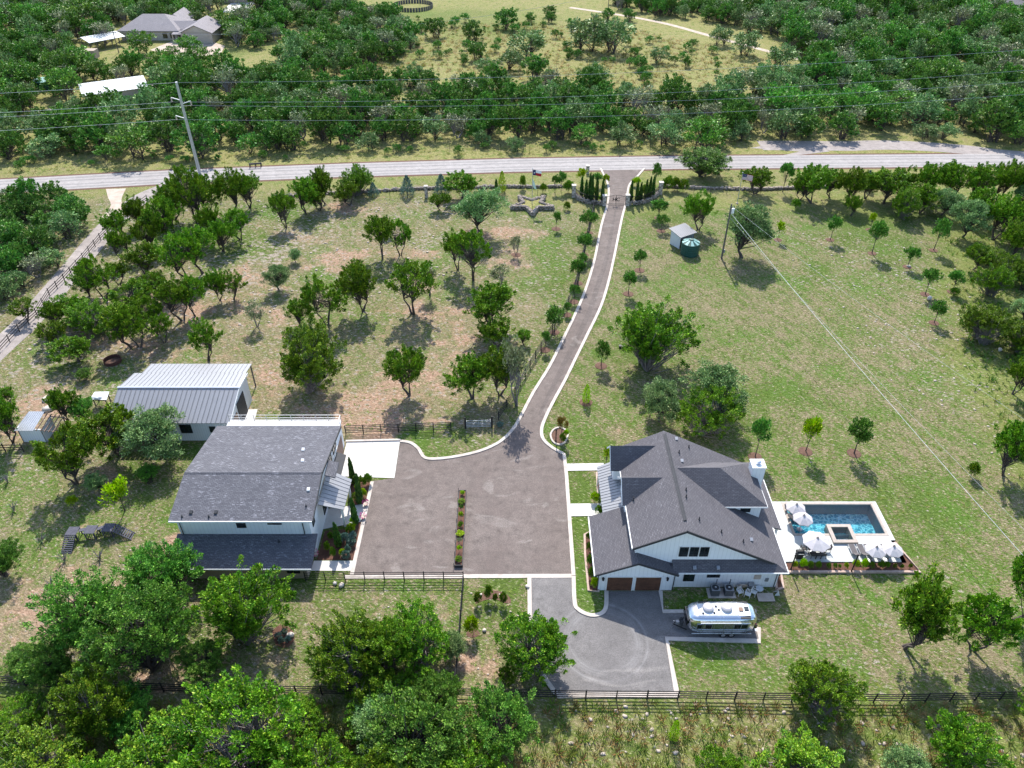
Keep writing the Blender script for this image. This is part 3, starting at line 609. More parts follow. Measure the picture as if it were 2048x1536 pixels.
def guest_house():
    t = thing('guest_house', 'white long guest house with speckled dark shingle roof left of the court', 'house', (-28,62,0))
    MB().prism([(-35.2,55.1,0),(-35.2,55.1,5.7),(-35.2,60.6,6.82),(-35.2,70.5,4.82),(-35.2,70.5,3.9),(-35.2,72.8,3.9),(-35.2,72.8,0)], (13.9,0,0)).build('wall', 'siding', t)
    MB().prism([(-35.0,51.9,0),(-35.0,51.9,2.28),(-35.0,55.1,3.08),(-35.0,55.1,0)], (13.5,0,0)).build('lean_to_wall', 'beige_wall', t)
    roof = MB().slab([(-35.75,54.65,5.87),(-20.75,54.65,5.87),(-20.75,60.6,7.05),(-35.75,60.6,7.05)], 0.22).slab([(-35.75,60.6,7.05),(-20.75,60.6,7.05),(-20.75,70.75,5.0),(-35.75,70.75,5.0)], 0.22).build('roof', 'slate_shingle', t)
    MB().prism([(-35.7,60.42,7.06),(-35.7,60.78,7.06),(-35.7,60.6,7.12)], (14.9,0,0)).build('ridge_cap', 'slate_shingle', roof)
    MB().slab([(-35.6,51.26,2.4),(-20.7,51.26,2.4),(-20.7,55.15,3.36),(-35.6,55.15,3.36)], 0.18).build('lean_to_roof', 'slate_shingle', t)
    MB().box(-35.6,-20.72,51.17,51.25,2.2,2.39).box(-35.7,-20.8,54.56,54.64,5.66,5.86).build('gutter', 'white_paint', t)
    k = MB()
    for a, b in (((54.65,5.75),(60.6,6.93)), ((60.6,6.93),(70.75,4.88))): k.beam((-20.72,a[0],a[1]),(-20.72,b[0],b[1]),0.06,0.3)
    k.build('rake_trim', 'soffit_dark', t)
    for q_ in (-34.9, -22.0): MB().tube([(q_,55.02,5.7),(q_,55.02,3.4)], 0.05, 6).build('downpipe', 'black_paint', t)
    win(t, '-y', -28.9, -28.1, 4.45, 5.55, 55.1, mull=0); win(t, '-y', -25.6, -24.3, 4.95, 5.6, 55.1)
    win(t, '-y', -23.5, -22.3, 1.0, 2.0, 51.9)
    # roof terrace at the back
    MB().box(-35.0,-21.2,70.75,72.9,3.9,4.02).build('terrace_floor', 'white_paint', t)
    xs_ = [-35.0+i*(13.8/9) for i in range(10)]
    for x in xs_: MB().box(x-0.03,x+0.03,72.8,72.86,4.0,5.0).build('railing_post', 'grey_metal', t)
    for z in (4.95, 4.5, 4.2): MB().box(-35.0,-21.2,72.81,72.85,z,z+0.05).build('railing_bar', 'grey_metal', t)
    for y in (71.2, 72.0): MB().box(-21.23,-21.17,y-0.03,y+0.03,4.0,5.0).build('railing_post', 'grey_metal', t)
    MB().box(-21.22,-21.18,70.9,72.85,4.95,5.0).build('railing_bar', 'grey_metal', t)
    # court side: big doors, windows, porch
    for y0 in (64.6, 68.6):
        d = MB()
        for r in range(4): d.box(-21.27,-21.2,y0,y0+3.2,0.05+r*0.66,0.05+r*0.66+0.63)
        d.build('garage_door', 'plank_brown', t); MB().box(-21.3,-21.22,y0-0.14,y0,0,2.85).box(-21.3,-21.22,y0+3.2,y0+3.34,0,2.85).box(-21.3,-21.22,y0,y0+3.2,2.70,2.85).build('door_frame', 'white_paint', t)
    for y0 in (64.9, 67.6): win(t, '+x', y0, y0+1.5, 3.3, 4.7, -21.3)
    win(t, '+x', 56.0, 56.7, 3.6, 4.8, -21.3, mull=0); win(t, '+x', 60.2, 61.4, 0.9, 2.3, -21.3)
    MB().box(-21.3,-21.22,62.0,63.0,0,2.1).build('door', 'brown_door', t)
    MB().slab([(-20.75,63.6,4.0),(-19.7,63.6,3.55),(-19.7,67.2,3.55),(-20.75,67.2,4.0)], 0.14).build('awning_roof', 'soffit_dark', t)
    roof_panels(t, (-21.15,58.35,4.4), (-21.15,63.9,4.4), (-18.6,58.9,2.95), (-18.5,63.7,2.95), 9, 'roof_metal')
    MB().slab([(-20.74,61.2,6.1),(-19.6,61.2,5.7),(-19.6,63.6,5.7),(-20.74,63.6,6.1)], 0.15).build('window_hood', 'slate_shingle', t)
    for y in (59.2, 63.3): MB().box(-19.0,-18.78,y-0.11,y+0.11,0,2.9).build('post', 'white_paint', t)
    MB().box(-19.0,-18.75,59.1,63.5,2.66,2.86).build('porch_beam', 'white_paint', t)
    zr_ = lambda y: 7.05-0.198*abs(y-60.6)
    box_vents(t, [(x,y,zr_(y)) for x,y in ((-21.8,58.4),(-23.9,65.2),(-23.4,62.9))]); box_vents(t, [(x,y,zr_(y)) for x,y in ((-33.6,55.6),(-31.0,55.6))], 'soffit_dark')
    pipe_vents(t, [(x,y,zr_(y)) for x,y in ((-34.4,55.1),(-31.6,55.1),(-21.7,56.4))], 0.3); pipe_vents(t, [(-24.6,54.2,3.15)], 0.3)
guest_house()

def metal_barn():
    t = thing('metal_barn', 'white metal barn with ribbed roof behind the guest house', 'barn', (-43,78,0))
    MB().prism([(-35.5,73.7,0),(-35.5,73.7,3.2),(-35.5,78.1,5.0),(-35.5,82.0,4.2),(-35.5,82.0,0)], (-14.8,0,0)).build('wall', 'metal_siding', t)
    roof_panels(t, (-50.6,78.1,5.2), (-35.0,78.1,5.2), (-50.6,73.2,3.34), (-35.3,73.2,3.34), 26, 'roof_metal', 0.07, 0.06)
    roof_panels(t, (-50.6,78.1,5.2), (-35.0,78.1,5.2), (-50.4,82.3,4.36), (-35.4,82.3,4.36), 26, 'roof_metal', 0.07, 0.06)
    roof_panels(t, (-49.4,82.31,4.35), (-35.5,82.31,4.35), (-49.4,85.2,3.77), (-35.6,85.2,3.77), 24, 'roof_metal', 0.07, 0.06)
    MB().prism([(-50.7,77.9,5.25),(-50.7,78.3,5.25),(-50.7,78.1,5.32)], (15.8,0,0)).build('ridge_cap', 'galvanised', t)
    for x in (-49.2,-44.6,-40.2,-35.8): MB().box(x-0.08,x+0.08,84.9,85.06,0,3.7).build('post', 'weathered_wood', t)
    MB().box(-35.49,-35.4,74.6,76.3,0,2.6).build('door', 'plank_brown', t); MB().box(-35.49,-35.38,76.8,79.6,0,3.4).build('sliding_door', 'soffit_dark', t)
    MB().beam((-35.25,73.3,3.3),(-35.05,78.1,5.14),0.06,0.24).beam((-35.05,78.1,5.14),(-35.3,82.3,4.3),0.06,0.24).build('rake_trim', 'white_paint', t)
    win(t, '-y', -41.9, -40.6, 1.4, 2.6, 73.7); win(t, '-y', -38.2, -37.6, 1.5, 2.3, 73.7)
metal_barn()

def derelict_shed():
    p = G(78,884); t = thing('shed', 'tumbledown grey shed with bare rafters at the left fence', 'shed', p); x, y = p.x, p.y
    MB().box(x-2.0,x+1.0,y,y+0.12,0,2.1).box(x-2.0,x-1.88,y,y+2.6,0,2.3).box(x+0.9,x+1.02,y,y+2.6,0,2.0).build('wall', 'metal_siding', t)
    roof_panels(t, (x-2.2,y-0.3,2.15), (x+0.2,y-0.3,2.15), (x-1.6,y+2.8,2.75), (x+0.4,y+2.8,2.75), 8, 'galvanised', 0.03, 0.04)
    for i in range(5): MB().beam((x+0.5+i*0.5,y-0.2,2.1-0.08*i),(x+0.7+i*0.5,y+2.7,2.5-0.1*i),0.07,0.12).build('rafter', 'plank_brown', t)
    MB().box(x+2.4,x+2.52,y,y+0.12,0,1.7).box(x+2.6,x+2.72,y+2.4,y+2.52,0,2.0).build('post', 'weathered_wood', t)
    MB().beam((x+1.0,y+0.06,1.95),(x+2.7,y+0.06,1.72),0.09).beam((x+1.0,y+2.46,2.2),(x+2.9,y+2.46,2.0),0.09).build('plate_beam', 'weathered_wood', t)
    p = G(207,808); x, y = p.x, p.y; t = thing('firewood_stand', 'small stand with a pale tarpaulin top left of the metal barn', 'stand', p)
    for dx, dy in ((-0.8,-0.5),(0.8,-0.5),(-0.8,0.5),(0.8,0.5)): MB().box(x+dx-0.06,x+dx+0.06,y+dy-0.06,y+dy+0.06,0,1.3).build('leg', 'weathered_wood', t)
    MB().slab([(x-1.1,y-0.7,1.35),(x+1.1,y-0.7,1.3),(x+1.0,y+0.7,1.6),(x-1.0,y+0.7,1.55)], 0.06).lathe((x-0.2,y,1.45),[(0.75,0),(0.6,0.14),(0.2,0.2)],9).build('tarpaulin', 'white_cloth', t)
    mb = MB()
    for i in range(7): mb.tube([(x-0.7,y-0.3+0.1*i,0.9+0.09*(i%3)),(x+0.7,y-0.3+0.1*i,0.9+0.09*(i%3))], 0.07, 6)
    mb.build('log', 'weathered_wood', t)
derelict_shed()

def pump_shed():
    A = G(1339,487); B = G(1358,498); u = (B-A).normalized(); w = Vector((-u.y, u.x, 0)); L = (B-A).length; Wd = 3.3
    t = thing('pump_shed', 'small white metal pump shed with slanted ribbed roof beside the green tank', 'shed', A)
    c = [A, B, B+w*Wd, A+w*Wd]; h = [2.9, 2.45, 2.45, 2.9]
    def wall(p, q, hp, hq): MB().prism([(p.x,p.y,0),(q.x,q.y,0),(q.x,q.y,hq),(p.x,p.y,hp)], tuple((c[0]+c[2]-p-q).normalized()*0.08)).build('wall', 'metal_siding', t)
    wall(c[0], c[1], 2.9, 2.45); wall(c[3], c[2], 2.9, 2.45); wall(c[0], c[3], 2.9, 2.9)
    MB().box(c[2].x-0.06,c[2].x+0.06,c[2].y-0.06,c[2].y+0.06,0,2.4).build('post', 'weathered_wood', t)
    e = 0.35; P = lambda p, a, b, z: tuple(p+u*a+w*b+Vector((0,0,z)))
    roof_panels(t, P(c[0],-e,-e,3.02), P(c[3],-e,e,3.02), P(c[1],e,-e,2.48), P(c[2],e,e,2.48), 12, 'roof_metal', 0.05, 0.05)
    c0 = G(1382,516); yb = c0.y+1.62; h = HT(yb, 484); x = c0.x
    t = thing('water_tank', 'dark green round plastic water tank in front of the pump shed', 'tank', (x, yb, 0))
    MB().lathe((x,yb,0), [(1.58,0)]+[(1.58+0.05*(i%2), 0.1+h*0.94*i/12) for i in range(13)]+[(1.5,h*0.97)], 24).build('body', 'green_plastic', t)
    MB().lathe((x,yb,h*0.96), [(1.52,0),(0.5,0.45),(0.34,0.52),(0.32,0.62)], 24).build('lid', 'green_plastic', t)
    for k in range(8):
        a = k*math.pi/4; d = Vector((math.cos(a), math.sin(a), 0)); n = Vector((-d.y, d.x, 0)); o = Vector((x,yb,h*0.96))
        MB().slab([o+d*0.5+n*0.12+Vector((0,0,0.50)), o+d*0.5-n*0.12+Vector((0,0,0.50)), o+d*1.55-n*0.3+Vector((0,0,0.05)), o+d*1.55+n*0.3+Vector((0,0,0.05))], 0.07).build('lid_rib', 'green_lid', t)
pump_shed()

def gable_block(t, x0, x1, y0, y1, ze, zr, wm, rm, ov=0.5, axis='x', hip=0.0):
    """simple far building volume with gabled or hipped roof"""
    MB().box(x0,x1,y0,y1,0,ze).build('wall', wm, t); r = MB()
    a0, a1, b0, b1 = x0-ov, x1+ov, y0-ov, y1+ov
    if axis == 'x':
        m = (y0+y1)/2; r0, r1 = a0+hip, a1-hip
        r.slab([(a0,b0,ze),(a1,b0,ze),(r1,m,zr),(r0,m,zr)], 0.2); r.slab([(a1,b1,ze),(a0,b1,ze),(r0,m,zr),(r1,m,zr)], 0.2)
        if hip: r.slab([(a1,b0,ze),(a1,b1,ze),(r1,m,zr)], 0.2).slab([(a0,b1,ze),(a0,b0,ze),(r0,m,zr)], 0.2)
        else:
            for x in (x0, x1-0.2): MB().prism([(x,y0,ze-0.1),(x,y1,ze-0.1),(x,m,zr-0.25)], (0.2,0,0)).build('gable', wm, t)
    else:
        m = (x0+x1)/2; r0, r1 = b0+hip, b1-hip
        r.slab([(a0,b1,ze),(a0,b0,ze),(m,r0,zr),(m,r1,zr)], 0.2); r.slab([(a1,b0,ze),(a1,b1,ze),(m,r1,zr),(m,r0,zr)], 0.2)
        if hip: r.slab([(a0,b0,ze),(a1,b0,ze),(m,r0,zr)], 0.2).slab([(a1,b1,ze),(a0,b1,ze),(m,r1,zr)], 0.2)
        else:
            for y in (y0, y1-0.2): MB().prism([(x0,y,ze-0.1),(x1,y,ze-0.1),(m,y,zr-0.25)], (0,0.2,0)).build('gable', wm, t)
    return r.build('roof', rm, t)
def far_buildings():
    a = G(240,84); b = G(375,78); t = thing('far_house', 'sprawling single-storey house with grey hipped roofs among far trees', 'house', ((a.x+b.x)/2, a.y, 0))
    y0 = (a.y+b.y)/2; gable_block(t, a.x, a.x+19, y0, y0+15, 3.1, 6.6, 'tan_wall', 'far_shingle', 0.7, 'x', 6.5)
    gable_block(t, a.x+17, b.x+3, y0+2, y0+9, 3.0, 4.9, 'tan_wall', 'far_shingle', 0.6, 'x', 0)
    gable_block(t, b.x+0.5, b.x+10.5, y0-4, y0+9, 3.3, 5.7, 'tan_wall', 'far_shingle', 0.5, 'y', 0)
    gable_block(t, a.x+10, a.x+17, y0+14, y0+24, 3.0, 5.2, 'tan_wall', 'far_shingle', 0.5, 'y', 0)
    for i in range(4): win(t, '-y', a.x+14+i*2.4, a.x+15.3+i*2.4, 0.8, 2.2, y0)
    MB().slab([(a.x+18,y0-3,2.6),(a.x+23,y0-3,2.6),(a.x+23,y0+0.5,3.0),(a.x+18,y0+0.5,3.0)], 0.15).build('porch_roof', 'far_shingle', t)
    for x in (a.x+18.2, a.x+22.8): MB().box(x-0.15,x+0.15,y0-2.9,y0-2.6,0,2.5).build('post', 'tan_wall', t)
    a = G(184,104); b = G(256,90); t = thing('carport', 'long open carport with pale metal roof in front of the far house', 'carport', a)
    d = (b-a); n = Vector((-d.y, d.x, 0)).normalized()*6.5
    roof_panels(t, tuple(a+n+Vector((0,0,3.3))), tuple(b+n+Vector((0,0,3.3))), tuple(a+Vector((0,0,2.7))), tuple(b+Vector((0,0,2.7))), 14, 'pale_metal')
    for i in range(6):
        for k in (0.05, 0.95): p = a.lerp(b, i/5)+n*k; MB().box(p.x-0.08,p.x+0.08,p.y-0.08,p.y+0.08,0,2.6).build('post', 'weathered_wood', t)
    p = G(165,118); MB().box(p.x,p.x+4.2,p.y,p.y+3,0,2.4).build('store_room', 'beige_wall', t)
    a = G(176,214); b = G(300,196); z = 3.0; d = (b-a); n = Vector((-d.y, d.x, 0)).normalized()*7.2
    t = thing('long_barn', 'long low shed with pale corrugated roof behind the transmission pole', 'barn', a); A_, B_ = a+n, b+n
    MB().prism([tuple(a), tuple(b), tuple(B_), tuple(A_)], (0,0,2.9)).build('wall', 'tan_wall', t); e = d.normalized()*0.5; o = n.normalized()*0.4; up = Vector((0,0,1))
    roof_panels(t, tuple(A_-e+o+up*4.0), tuple(B_+e+o+up*4.0), tuple(a-e-o+up*2.95), tuple(b+e-o+up*2.95), 24, 'pale_metal')
    p = G(84,182); t = thing('far_tank', 'low round water tank with pale green lid at the far left', 'tank', (p.x,p.y+2.8,0))
    MB().lathe((p.x,p.y+2.8,0), [(2.8,0),(2.8,2.2)], 24).build('body', 'green_plastic', t); MB().lathe((p.x,p.y+2.8,2.2), [(2.85,0),(2.85,0.08),(0.4,0.55)], 24).build('lid', 'green_lid', t)
    p = G(452,6); t = thing('far_house', 'brown-walled house corner at the top edge beside a concrete drive', 'house', p)
    gable_block(t, p.x-2, p.x+9, p.y, p.y+10, 3.2, 5.2, 'beige_wall', 'shingle', 0.5, 'x', 0)
    a = G(1955,14); b = G(2048,34); t = thing('far_shed', 'long dark low shed along the far road at the upper right corner', 'shed', a); d = b-a; n = Vector((-d.y, d.x, 0)).normalized()*7; a2 = a-d*0.05; b2 = a+d*1.7
    MB().prism([tuple(a2+n*0.3), tuple(b2+n*0.3), tuple(b2+n*1.3), tuple(a2+n*1.3)], (0,0,2.4)).build('wall', 'soffit_dark', t)
    MB().slab([tuple(a2+Vector((0,0,2.4))), tuple(b2+Vector((0,0,2.4))), tuple(b2+n*1.4+Vector((0,0,3.2))), tuple(a2+n*1.4+Vector((0,0,3.2)))], 0.2).build('roof', 'shingle', t)
    p = G(14,30); t = thing('far_cabin', 'pale flat roof showing between trees at the far left edge', 'cabin', p); gable_block(t, p.x-5, p.x+3, p.y, p.y+6, 2.8, 3.8, 'tan_wall', 'pale_metal', 0.4, 'x', 0)
    # round pen: every picket a piece
    c = G(826,15); t = thing('round_pen', 'round picket pen in the far meadow near the top edge', 'pen', c); r = 7.6
    for k in range(44):
        a = 2*math.pi*k/44; x = c.x+r*math.cos(a); y = c.y+r*math.sin(a); MB().obox((x,y), 0.08, 0.9, 0, 1.35, a).build('panel', 'weathered_wood', t)
far_buildings()
# ---------------------------------------------------------------- fences and gates
ORD = ['first','second','third','fourth','fifth','sixth','seventh','eighth','ninth','tenth','eleventh','twelfth','thirteenth','fourteenth','fifteenth','sixteenth','seventeenth','eighteenth','nineteenth','twentieth']
def fence(line, label, step=2.5, rails=(1.32,0.98,0.64,0.30), h=1.45, m='black_rail', pw=0.11, rw=0.045, rh=0.10, cat='fence', name='fence', wob=0.02):
    P = [Vector((p[0],p[1],0)) for p in line]; t = thing(name, label, cat, P[0]); pts = []
    for a, b in zip(P, P[1:]):
        n = max(1, round((b-a).length/step)); pts += [a.lerp(b, i/n) for i in range(n)]
    pts.append(P[-1]); rnd = random.Random(len(label))
    for i, p in enumerate(pts):
        q = p+Vector((rnd.uniform(-wob,wob), rnd.uniform(-wob,wob), 0)); MB().beam((p.x,p.y,0),(q.x,q.y,h*rnd.uniform(0.97,1.04)),pw).build('post', m, t)
    for a, b in zip(pts, pts[1:]):
        for z in rails: MB().beam((a.x,a.y,z+rnd.uniform(-wob,wob)),(b.x,b.y,z+rnd.uniform(-wob,wob)),rw,rh).build('rail', m, t)
    return t
fence(gp([(-160,1362),(0,1367),(105,1377),(440,1387),(850,1392),(1110,1397),(1355,1399),(1640,1404),(1800,1405),(2048,1399),(2220,1394)]), 'long black four-rail fence running along the bottom of the property')
fence(gp([(612,1162),(927,1161)]), 'black rail fence below the parking court beside the guest house', 2.1, pw=0.08, rh=0.07)
fence(gp([(927,1161),(911,1368)]), 'black rail fence running from the court down to the bottom fence', 2.2, pw=0.09, rh=0.08)
fence(gp([(692,868),(902,861)]), 'black rail fence above the white slab at the paddock edge', 2.3, (1.38,1.1,0.82,0.54,0.26), pw=0.1, rh=0.08)
fence(gp([(997,840),(1030,790),(1060,735),(1082,700),(1105,661),(1128,625),(1146,588),(1157,550),(1165,515),(1175,470),(1190,408)]), 'black rail fence following the left side of the driveway', 2.4)
fence(gp([(296,403),(255,431),(230,453),(202,481),(168,521),(130,563),(100,592),(75,632),(40,664),(0,707),(-80,775)]), 'black three-rail fence along the left side road', 2.9, (1.25,0.85,0.45))
fence(gp([(-60,906),(48,904)]), 'short black rail fence at the left edge below the grey shed', 2.2, (1.2,0.8,0.4))
WIREF = dict(rails=(1.2,0.9,0.6,0.3), h=1.35, pw=0.06, rw=0.014, rh=0.014, m='black_rail', wob=0.01, name='wire_fence')
fence(gp([(545,400),(745,396),(920,394),(1040,393),(1146,391)]), 'thin wire fence in front of the rubble wall left of the gate', 3.4, **WIREF)
fence(gp([(1322,385),(1420,388),(1520,388),(1660,386)]), 'thin wire fence in front of the rubble wall right of the gate', 3.4, **WIREF)
fence(gp([(600,306),(900,300),(1300,293),(1500,284)]), 'thin wire fence at the woodland edge beyond the road', 6.0, **WIREF)
def tube_gate(a, b, label):
    t = thing('farm_gate', label, 'gate', a); u = (b-a)
    for p in (a, b): MB().beam((p.x,p.y,0),(p.x,p.y,1.9),0.2).build('post', 'black_rail', t)
    a2 = a+u*0.04; b2 = a+u*0.96
    for z in (0.25,0.5,0.75,1.0,1.28): MB().tube([(a2.x,a2.y,z),(b2.x,b2.y,z)], 0.03, 6).build('bar', 'galvanised', t)
    for k in (0.0, 0.5, 1.0): p = a2.lerp(b2, k); MB().tube([(p.x,p.y,0.22),(p.x,p.y,1.3)], 0.03, 6).build('upright', 'galvanised', t)
tube_gate(G(931,857), G(984,855), 'galvanised farm gate between black posts left of the driveway')
MB_ = MB()
# ---------------------------------------------------------------- stonework
ico = None
def stone_template(seed, n=1):
    import bmesh
    bm = bmesh.new(); bmesh.ops.create_icosphere(bm, subdivisions=1, radius=0.5); rnd = random.Random(seed)
    for v in bm.verts: v.co = Vector((v.co.x*rnd.uniform(0.75,1.2), v.co.y*rnd.uniform(0.75,1.2), v.co.z*rnd.uniform(0.7,1.15)+0.3))
    V = np.array([v.co[:] for v in bm.verts]); F = np.array([[v.index for v in f.verts] for f in bm.faces]); bm.free(); return V, F
STONES = [stone_template(i) for i in range(6)]
def stones_on(line, width, height, size, seed, dens=1.0):
    rng = np.random.default_rng(seed); pos = []; scl = []; rot = []
    for a, b in zip(line, line[1:]):
        a = Vector(a); b = Vector(b); L = (b-a).length; d = (b-a).normalized(); nn = Vector((-d.y,d.x,0)); rows = max(1, int(height/(size*0.55)))
        for r in range(rows):
            n = max(1, int(L/size*1.25*dens))
            for i in range(n):
                for k in ((-1, 1) if width > size*0.9 else (0,)):
                    q = a+d*(L*(i+rng.uniform(0.1,0.9))/n)+nn*(k*width*0.28+rng.uniform(-0.1,0.1)*width); s = size*rng.uniform(0.75,1.35)
                    pos.append((q.x,q.y,r*size*0.5)); scl.append((s*1.25, s, s*rng.uniform(0.6,0.9))); rot.append(math.atan2(d.y,d.x)+rng.normal()*0.5)
    return np.array(pos), np.array(rot), np.array(scl)
def rubble_wall(line, label, width=0.7, height=0.7, size=0.55, seed=1, name='stone_wall', m='stone', cat='wall'):
    t = thing(name, label, cat, Vector(line[0])); p, r, s = stones_on(line, width, height, size, seed)
    for k in range(3):
        sel = np.arange(len(p)) % 3 == k; V, F = STONES[k+(seed % 3)]
        o = scatter('stones', V, F, None, p[sel], r[sel], s[sel], m); o.parent = t; o.location = -Vector(line[0]); tag(o, kind='stuff')
    return t
rubble_wall(smooth_line(gp([(545,395),(640,389),(745,384),(830,379),(920,377),(1000,375),(1060,375),(1142,374)]), 5), 'low rubble stone wall along the road left of the gate', seed=2)
rubble_wall(smooth_line(gp([(1326,374),(1420,378),(1500,380),(1570,378),(1680,373)]), 5), 'low rubble stone wall along the road right of the gate', seed=3)
def arc_wall(pts, label, seed):
    L = smooth_line(gp(pts), 6); t = rubble_wall(L, label, 0.55, 0.95, 0.42, seed, 'gate_wall'); n = len(L)
    for i in range(0, n-1): MB().beam((L[i].x,L[i].y,1.75),(L[i+1].x,L[i+1].y,1.75),0.05,0.08).beam((L[i].x,L[i].y,1.1),(L[i+1].x,L[i+1].y,1.1),0.05,0.06).build('rail', 'black_paint', t)
    for i in range(n-1):
        for k in range(3): p = L[i].lerp(L[i+1], k/3); MB().beam((p.x,p.y,0.9),(p.x,p.y,1.85),0.035).build('picket', 'black_paint', t)
arc_wall([(1148,391),(1158,400),(1176,407),(1205,410)], 'curved stone gate wall with black railing left of the drive', 4)
arc_wall([(1257,410),(1282,408),(1303,400),(1319,386)], 'curved stone gate wall with black railing right of the drive', 5)
def pillar(px, py, h, label, w=0.75):
    p = G(px, py); t = thing('stone_pillar', label, 'pillar', p); p_, r_, s_ = [], [], []
    MB().box(p.x-w/2,p.x+w/2,p.y-w/2,p.y+w/2,0,h).build('shaft', 'stone', t)
    MB().box(p.x-w/2-0.08,p.x+w/2+0.08,p.y-w/2-0.08,p.y+w/2+0.08,h,h+0.14).build('cap', 'pale_stone', t)
    for k in range(int(h/0.35)):
        for s in (-1, 1): MB().box(p.x+s*w*0.22-w*0.2,p.x+s*w*0.22+w*0.2,p.y-w/2-0.035,p.y-w/2,0.04+k*0.35,0.34+k*0.35).build('stone', 'pale_stone' if (k+s) % 3 else 'stone', t)
for a in ((1147,394,2.5,'outer stone gate pillar left of the drive'), (1208,411,2.1,'inner stone gate pillar left of the drive'), (1254,411,2.2,'inner stone gate pillar right of the drive'), (1320,388,2.5,'outer stone gate pillar right of the drive')): pillar(*a)
pillar(853,394,2.3,'lone pale stone pillar by the rubble wall between blue conifers',0.62); pillar(1175,347,1.7,'stone mailbox pillar standing at the road edge',0.65)
def iron_gate():
    a = G(1213,410); b = G(1250,410); t = thing('entrance_gate', 'black iron double entrance gate with arched top and letters', 'gate', (a+b)/2); n = 20
    z = lambda k: 1.75+0.35*math.sin(math.pi*k)
    for i in range(n): MB().beam(tuple(a.lerp(b,i/n)+Vector((0,0,z(i/n)))), tuple(a.lerp(b,(i+1)/n)+Vector((0,0,z((i+1)/n)))), 0.06).build('top_rail', 'black_paint', t)
    for zz in (0.15, 0.35): MB().beam(tuple(a+Vector((0,0,zz))), tuple(b+Vector((0,0,zz))), 0.05).build('bottom_rail', 'black_paint', t)
    for k in (0.0, 0.497, 0.503, 1.0): p = a.lerp(b, k); MB().beam((p.x,p.y,0.1),(p.x,p.y,z(k)),0.06).build('stile', 'black_paint', t)
    for i in range(1, 26):
        p = a.lerp(b, i/26)
        if not 0.38 < i/26 < 0.62: MB().beam((p.x,p.y,0.15),(p.x,p.y,z(i/26)),0.012).build('bar', 'black_paint', t)
    fc = bpy.data.curves.new('letters', 'FONT'); fc.body = 'HC'; fc.size = 1.05; fc.extrude = 0.02; fc.align_x = 'CENTER'; fc.offset = 0.02
    o = bpy.data.objects.new('tmp', fc); COL.objects.link(o); bpy.context.view_layer.update()
    me = bpy.data.meshes.new_from_object(o.evaluated_get(bpy.context.evaluated_depsgraph_get())); bpy.data.objects.remove(o)
    me.materials.clear(); me.materials.append(MATS['black_paint']); lo = bpy.data.objects.new('letters', me); COL.objects.link(lo); lo.parent = t; lo.location = (0,-0.03,0.85); lo.rotation_euler = (R(90),0,0)
iron_gate()
def star():
    c = G(1064,413); Ro, Ri = 4.5, 1.75; pts = []
    for k in range(10): a = -math.pi/2+k*math.pi/5; r = Ro if k % 2 == 0 else Ri; pts.append(Vector((c.x+r*math.cos(a), c.y+r*math.sin(a), 0)))
    t = rubble_wall(pts+[pts[0]], 'star-shaped raised stone planter around the flagpole', 0.55, 0.95, 0.42, 7, 'star_planter', 'stone', 'planter')
    og = pts[0]; inner = [c+(p-c)*0.93 for p in pts]; mb = MB()
    mb.add([(p.x-og.x,p.y-og.y,0.55) for p in inner], [tuple(range(10))]); me = bpy.data.meshes.new('soil'); me.from_pydata(mb.v, [], mb.f); me.materials.append(MATS['ground']); o = bpy.data.objects.new('soil', me); COL.objects.link(o); o.parent = t
star()
# ---------------------------------------------------------------- flags, poles and wires
def cloth(name, W, Hh, m, parent, o, u=(1,0,0), x0=0.0, x1=1.0, z0=0.0, z1=1.0, amp=0.10, n=8, droop=0.12):
    """part of a waving flag: fractions x0-x1 of the fly and z0-z1 of the hoist"""
    mb = MB(); U = Vector(u).normalized(); S = Vector((-U.y,U.x,0)); vs = []; th = 0.012
    for side in (0, 1):
        for j in range(3):
            for i in range(n+1):
                fx = x0+(x1-x0)*i/n; fz = z0+(z1-z0)*j/2; w = math.sin(fx*7+fz*1.5)*amp*fx; d = droop*W*fx*fx
                vs.append(Vector(o)+U*(fx*W*0.95)+S*(w+th*side)+Vector((0,0,fz*Hh-d)))
    k = n+1; fs = []
    for j in range(2):
        for i in range(n): a = j*k+i; fs.append((a,a+1,a+1+k,a+k)); b = a+3*k; fs.append((b+k,b+1+k,b+1,b))
    mb.add(vs, fs); return mb.build(name, m, parent)
def flagpole(px, py, ty, label, r=0.055):
    p = G(px, py); h = HT(p.y, ty); t = thing('flagpole', label, 'flagpole', p)
    MB().tube([(p.x,p.y,0),(p.x,p.y,h)], [r*1.4,r*0.8], 8).build('pole', 'galvanised', t); MB().lathe((p.x,p.y,h), [(0.03,0),(0.1,0.06),(0.1,0.14),(0.03,0.2)], 8).build('finial', 'bright_steel', t)
    MB().lathe((p.x,p.y,0), [(0.25,0),(0.25,0.15),(0.12,0.22)], 10).build('base', 'clay_light', t); return p, h
p, h = flagpole(1064,413,338,'tall flagpole rising from the star planter')
t = thing('flag', 'Texas state flag with one white star flying above the star planter', 'flag', (p.x,p.y,h-1.5)); o = (p.x+0.07,p.y,h-1.25); W_, H_ = 1.75, 1.1; u = (1,-0.15,0)
cloth('blue_stripe', W_, H_, 'blue_cloth', t, o, u, 0, 0.34); cloth('white_stripe', W_, H_, 'white_cloth', t, o, u, 0.34, 1, 0.5, 1); cloth('red_stripe', W_, H_, 'red_cloth', t, o, u, 0.34, 1, 0, 0.5)
mb = MB(); sv = [(o[0]+0.29+(0.2 if k%2==0 else 0.08)*math.cos(math.pi/2+k*math.pi/5), o[1]-0.10, o[2]+0.53+(0.2 if k%2==0 else 0.08)*math.sin(math.pi/2+k*math.pi/5)) for k in range(10)]
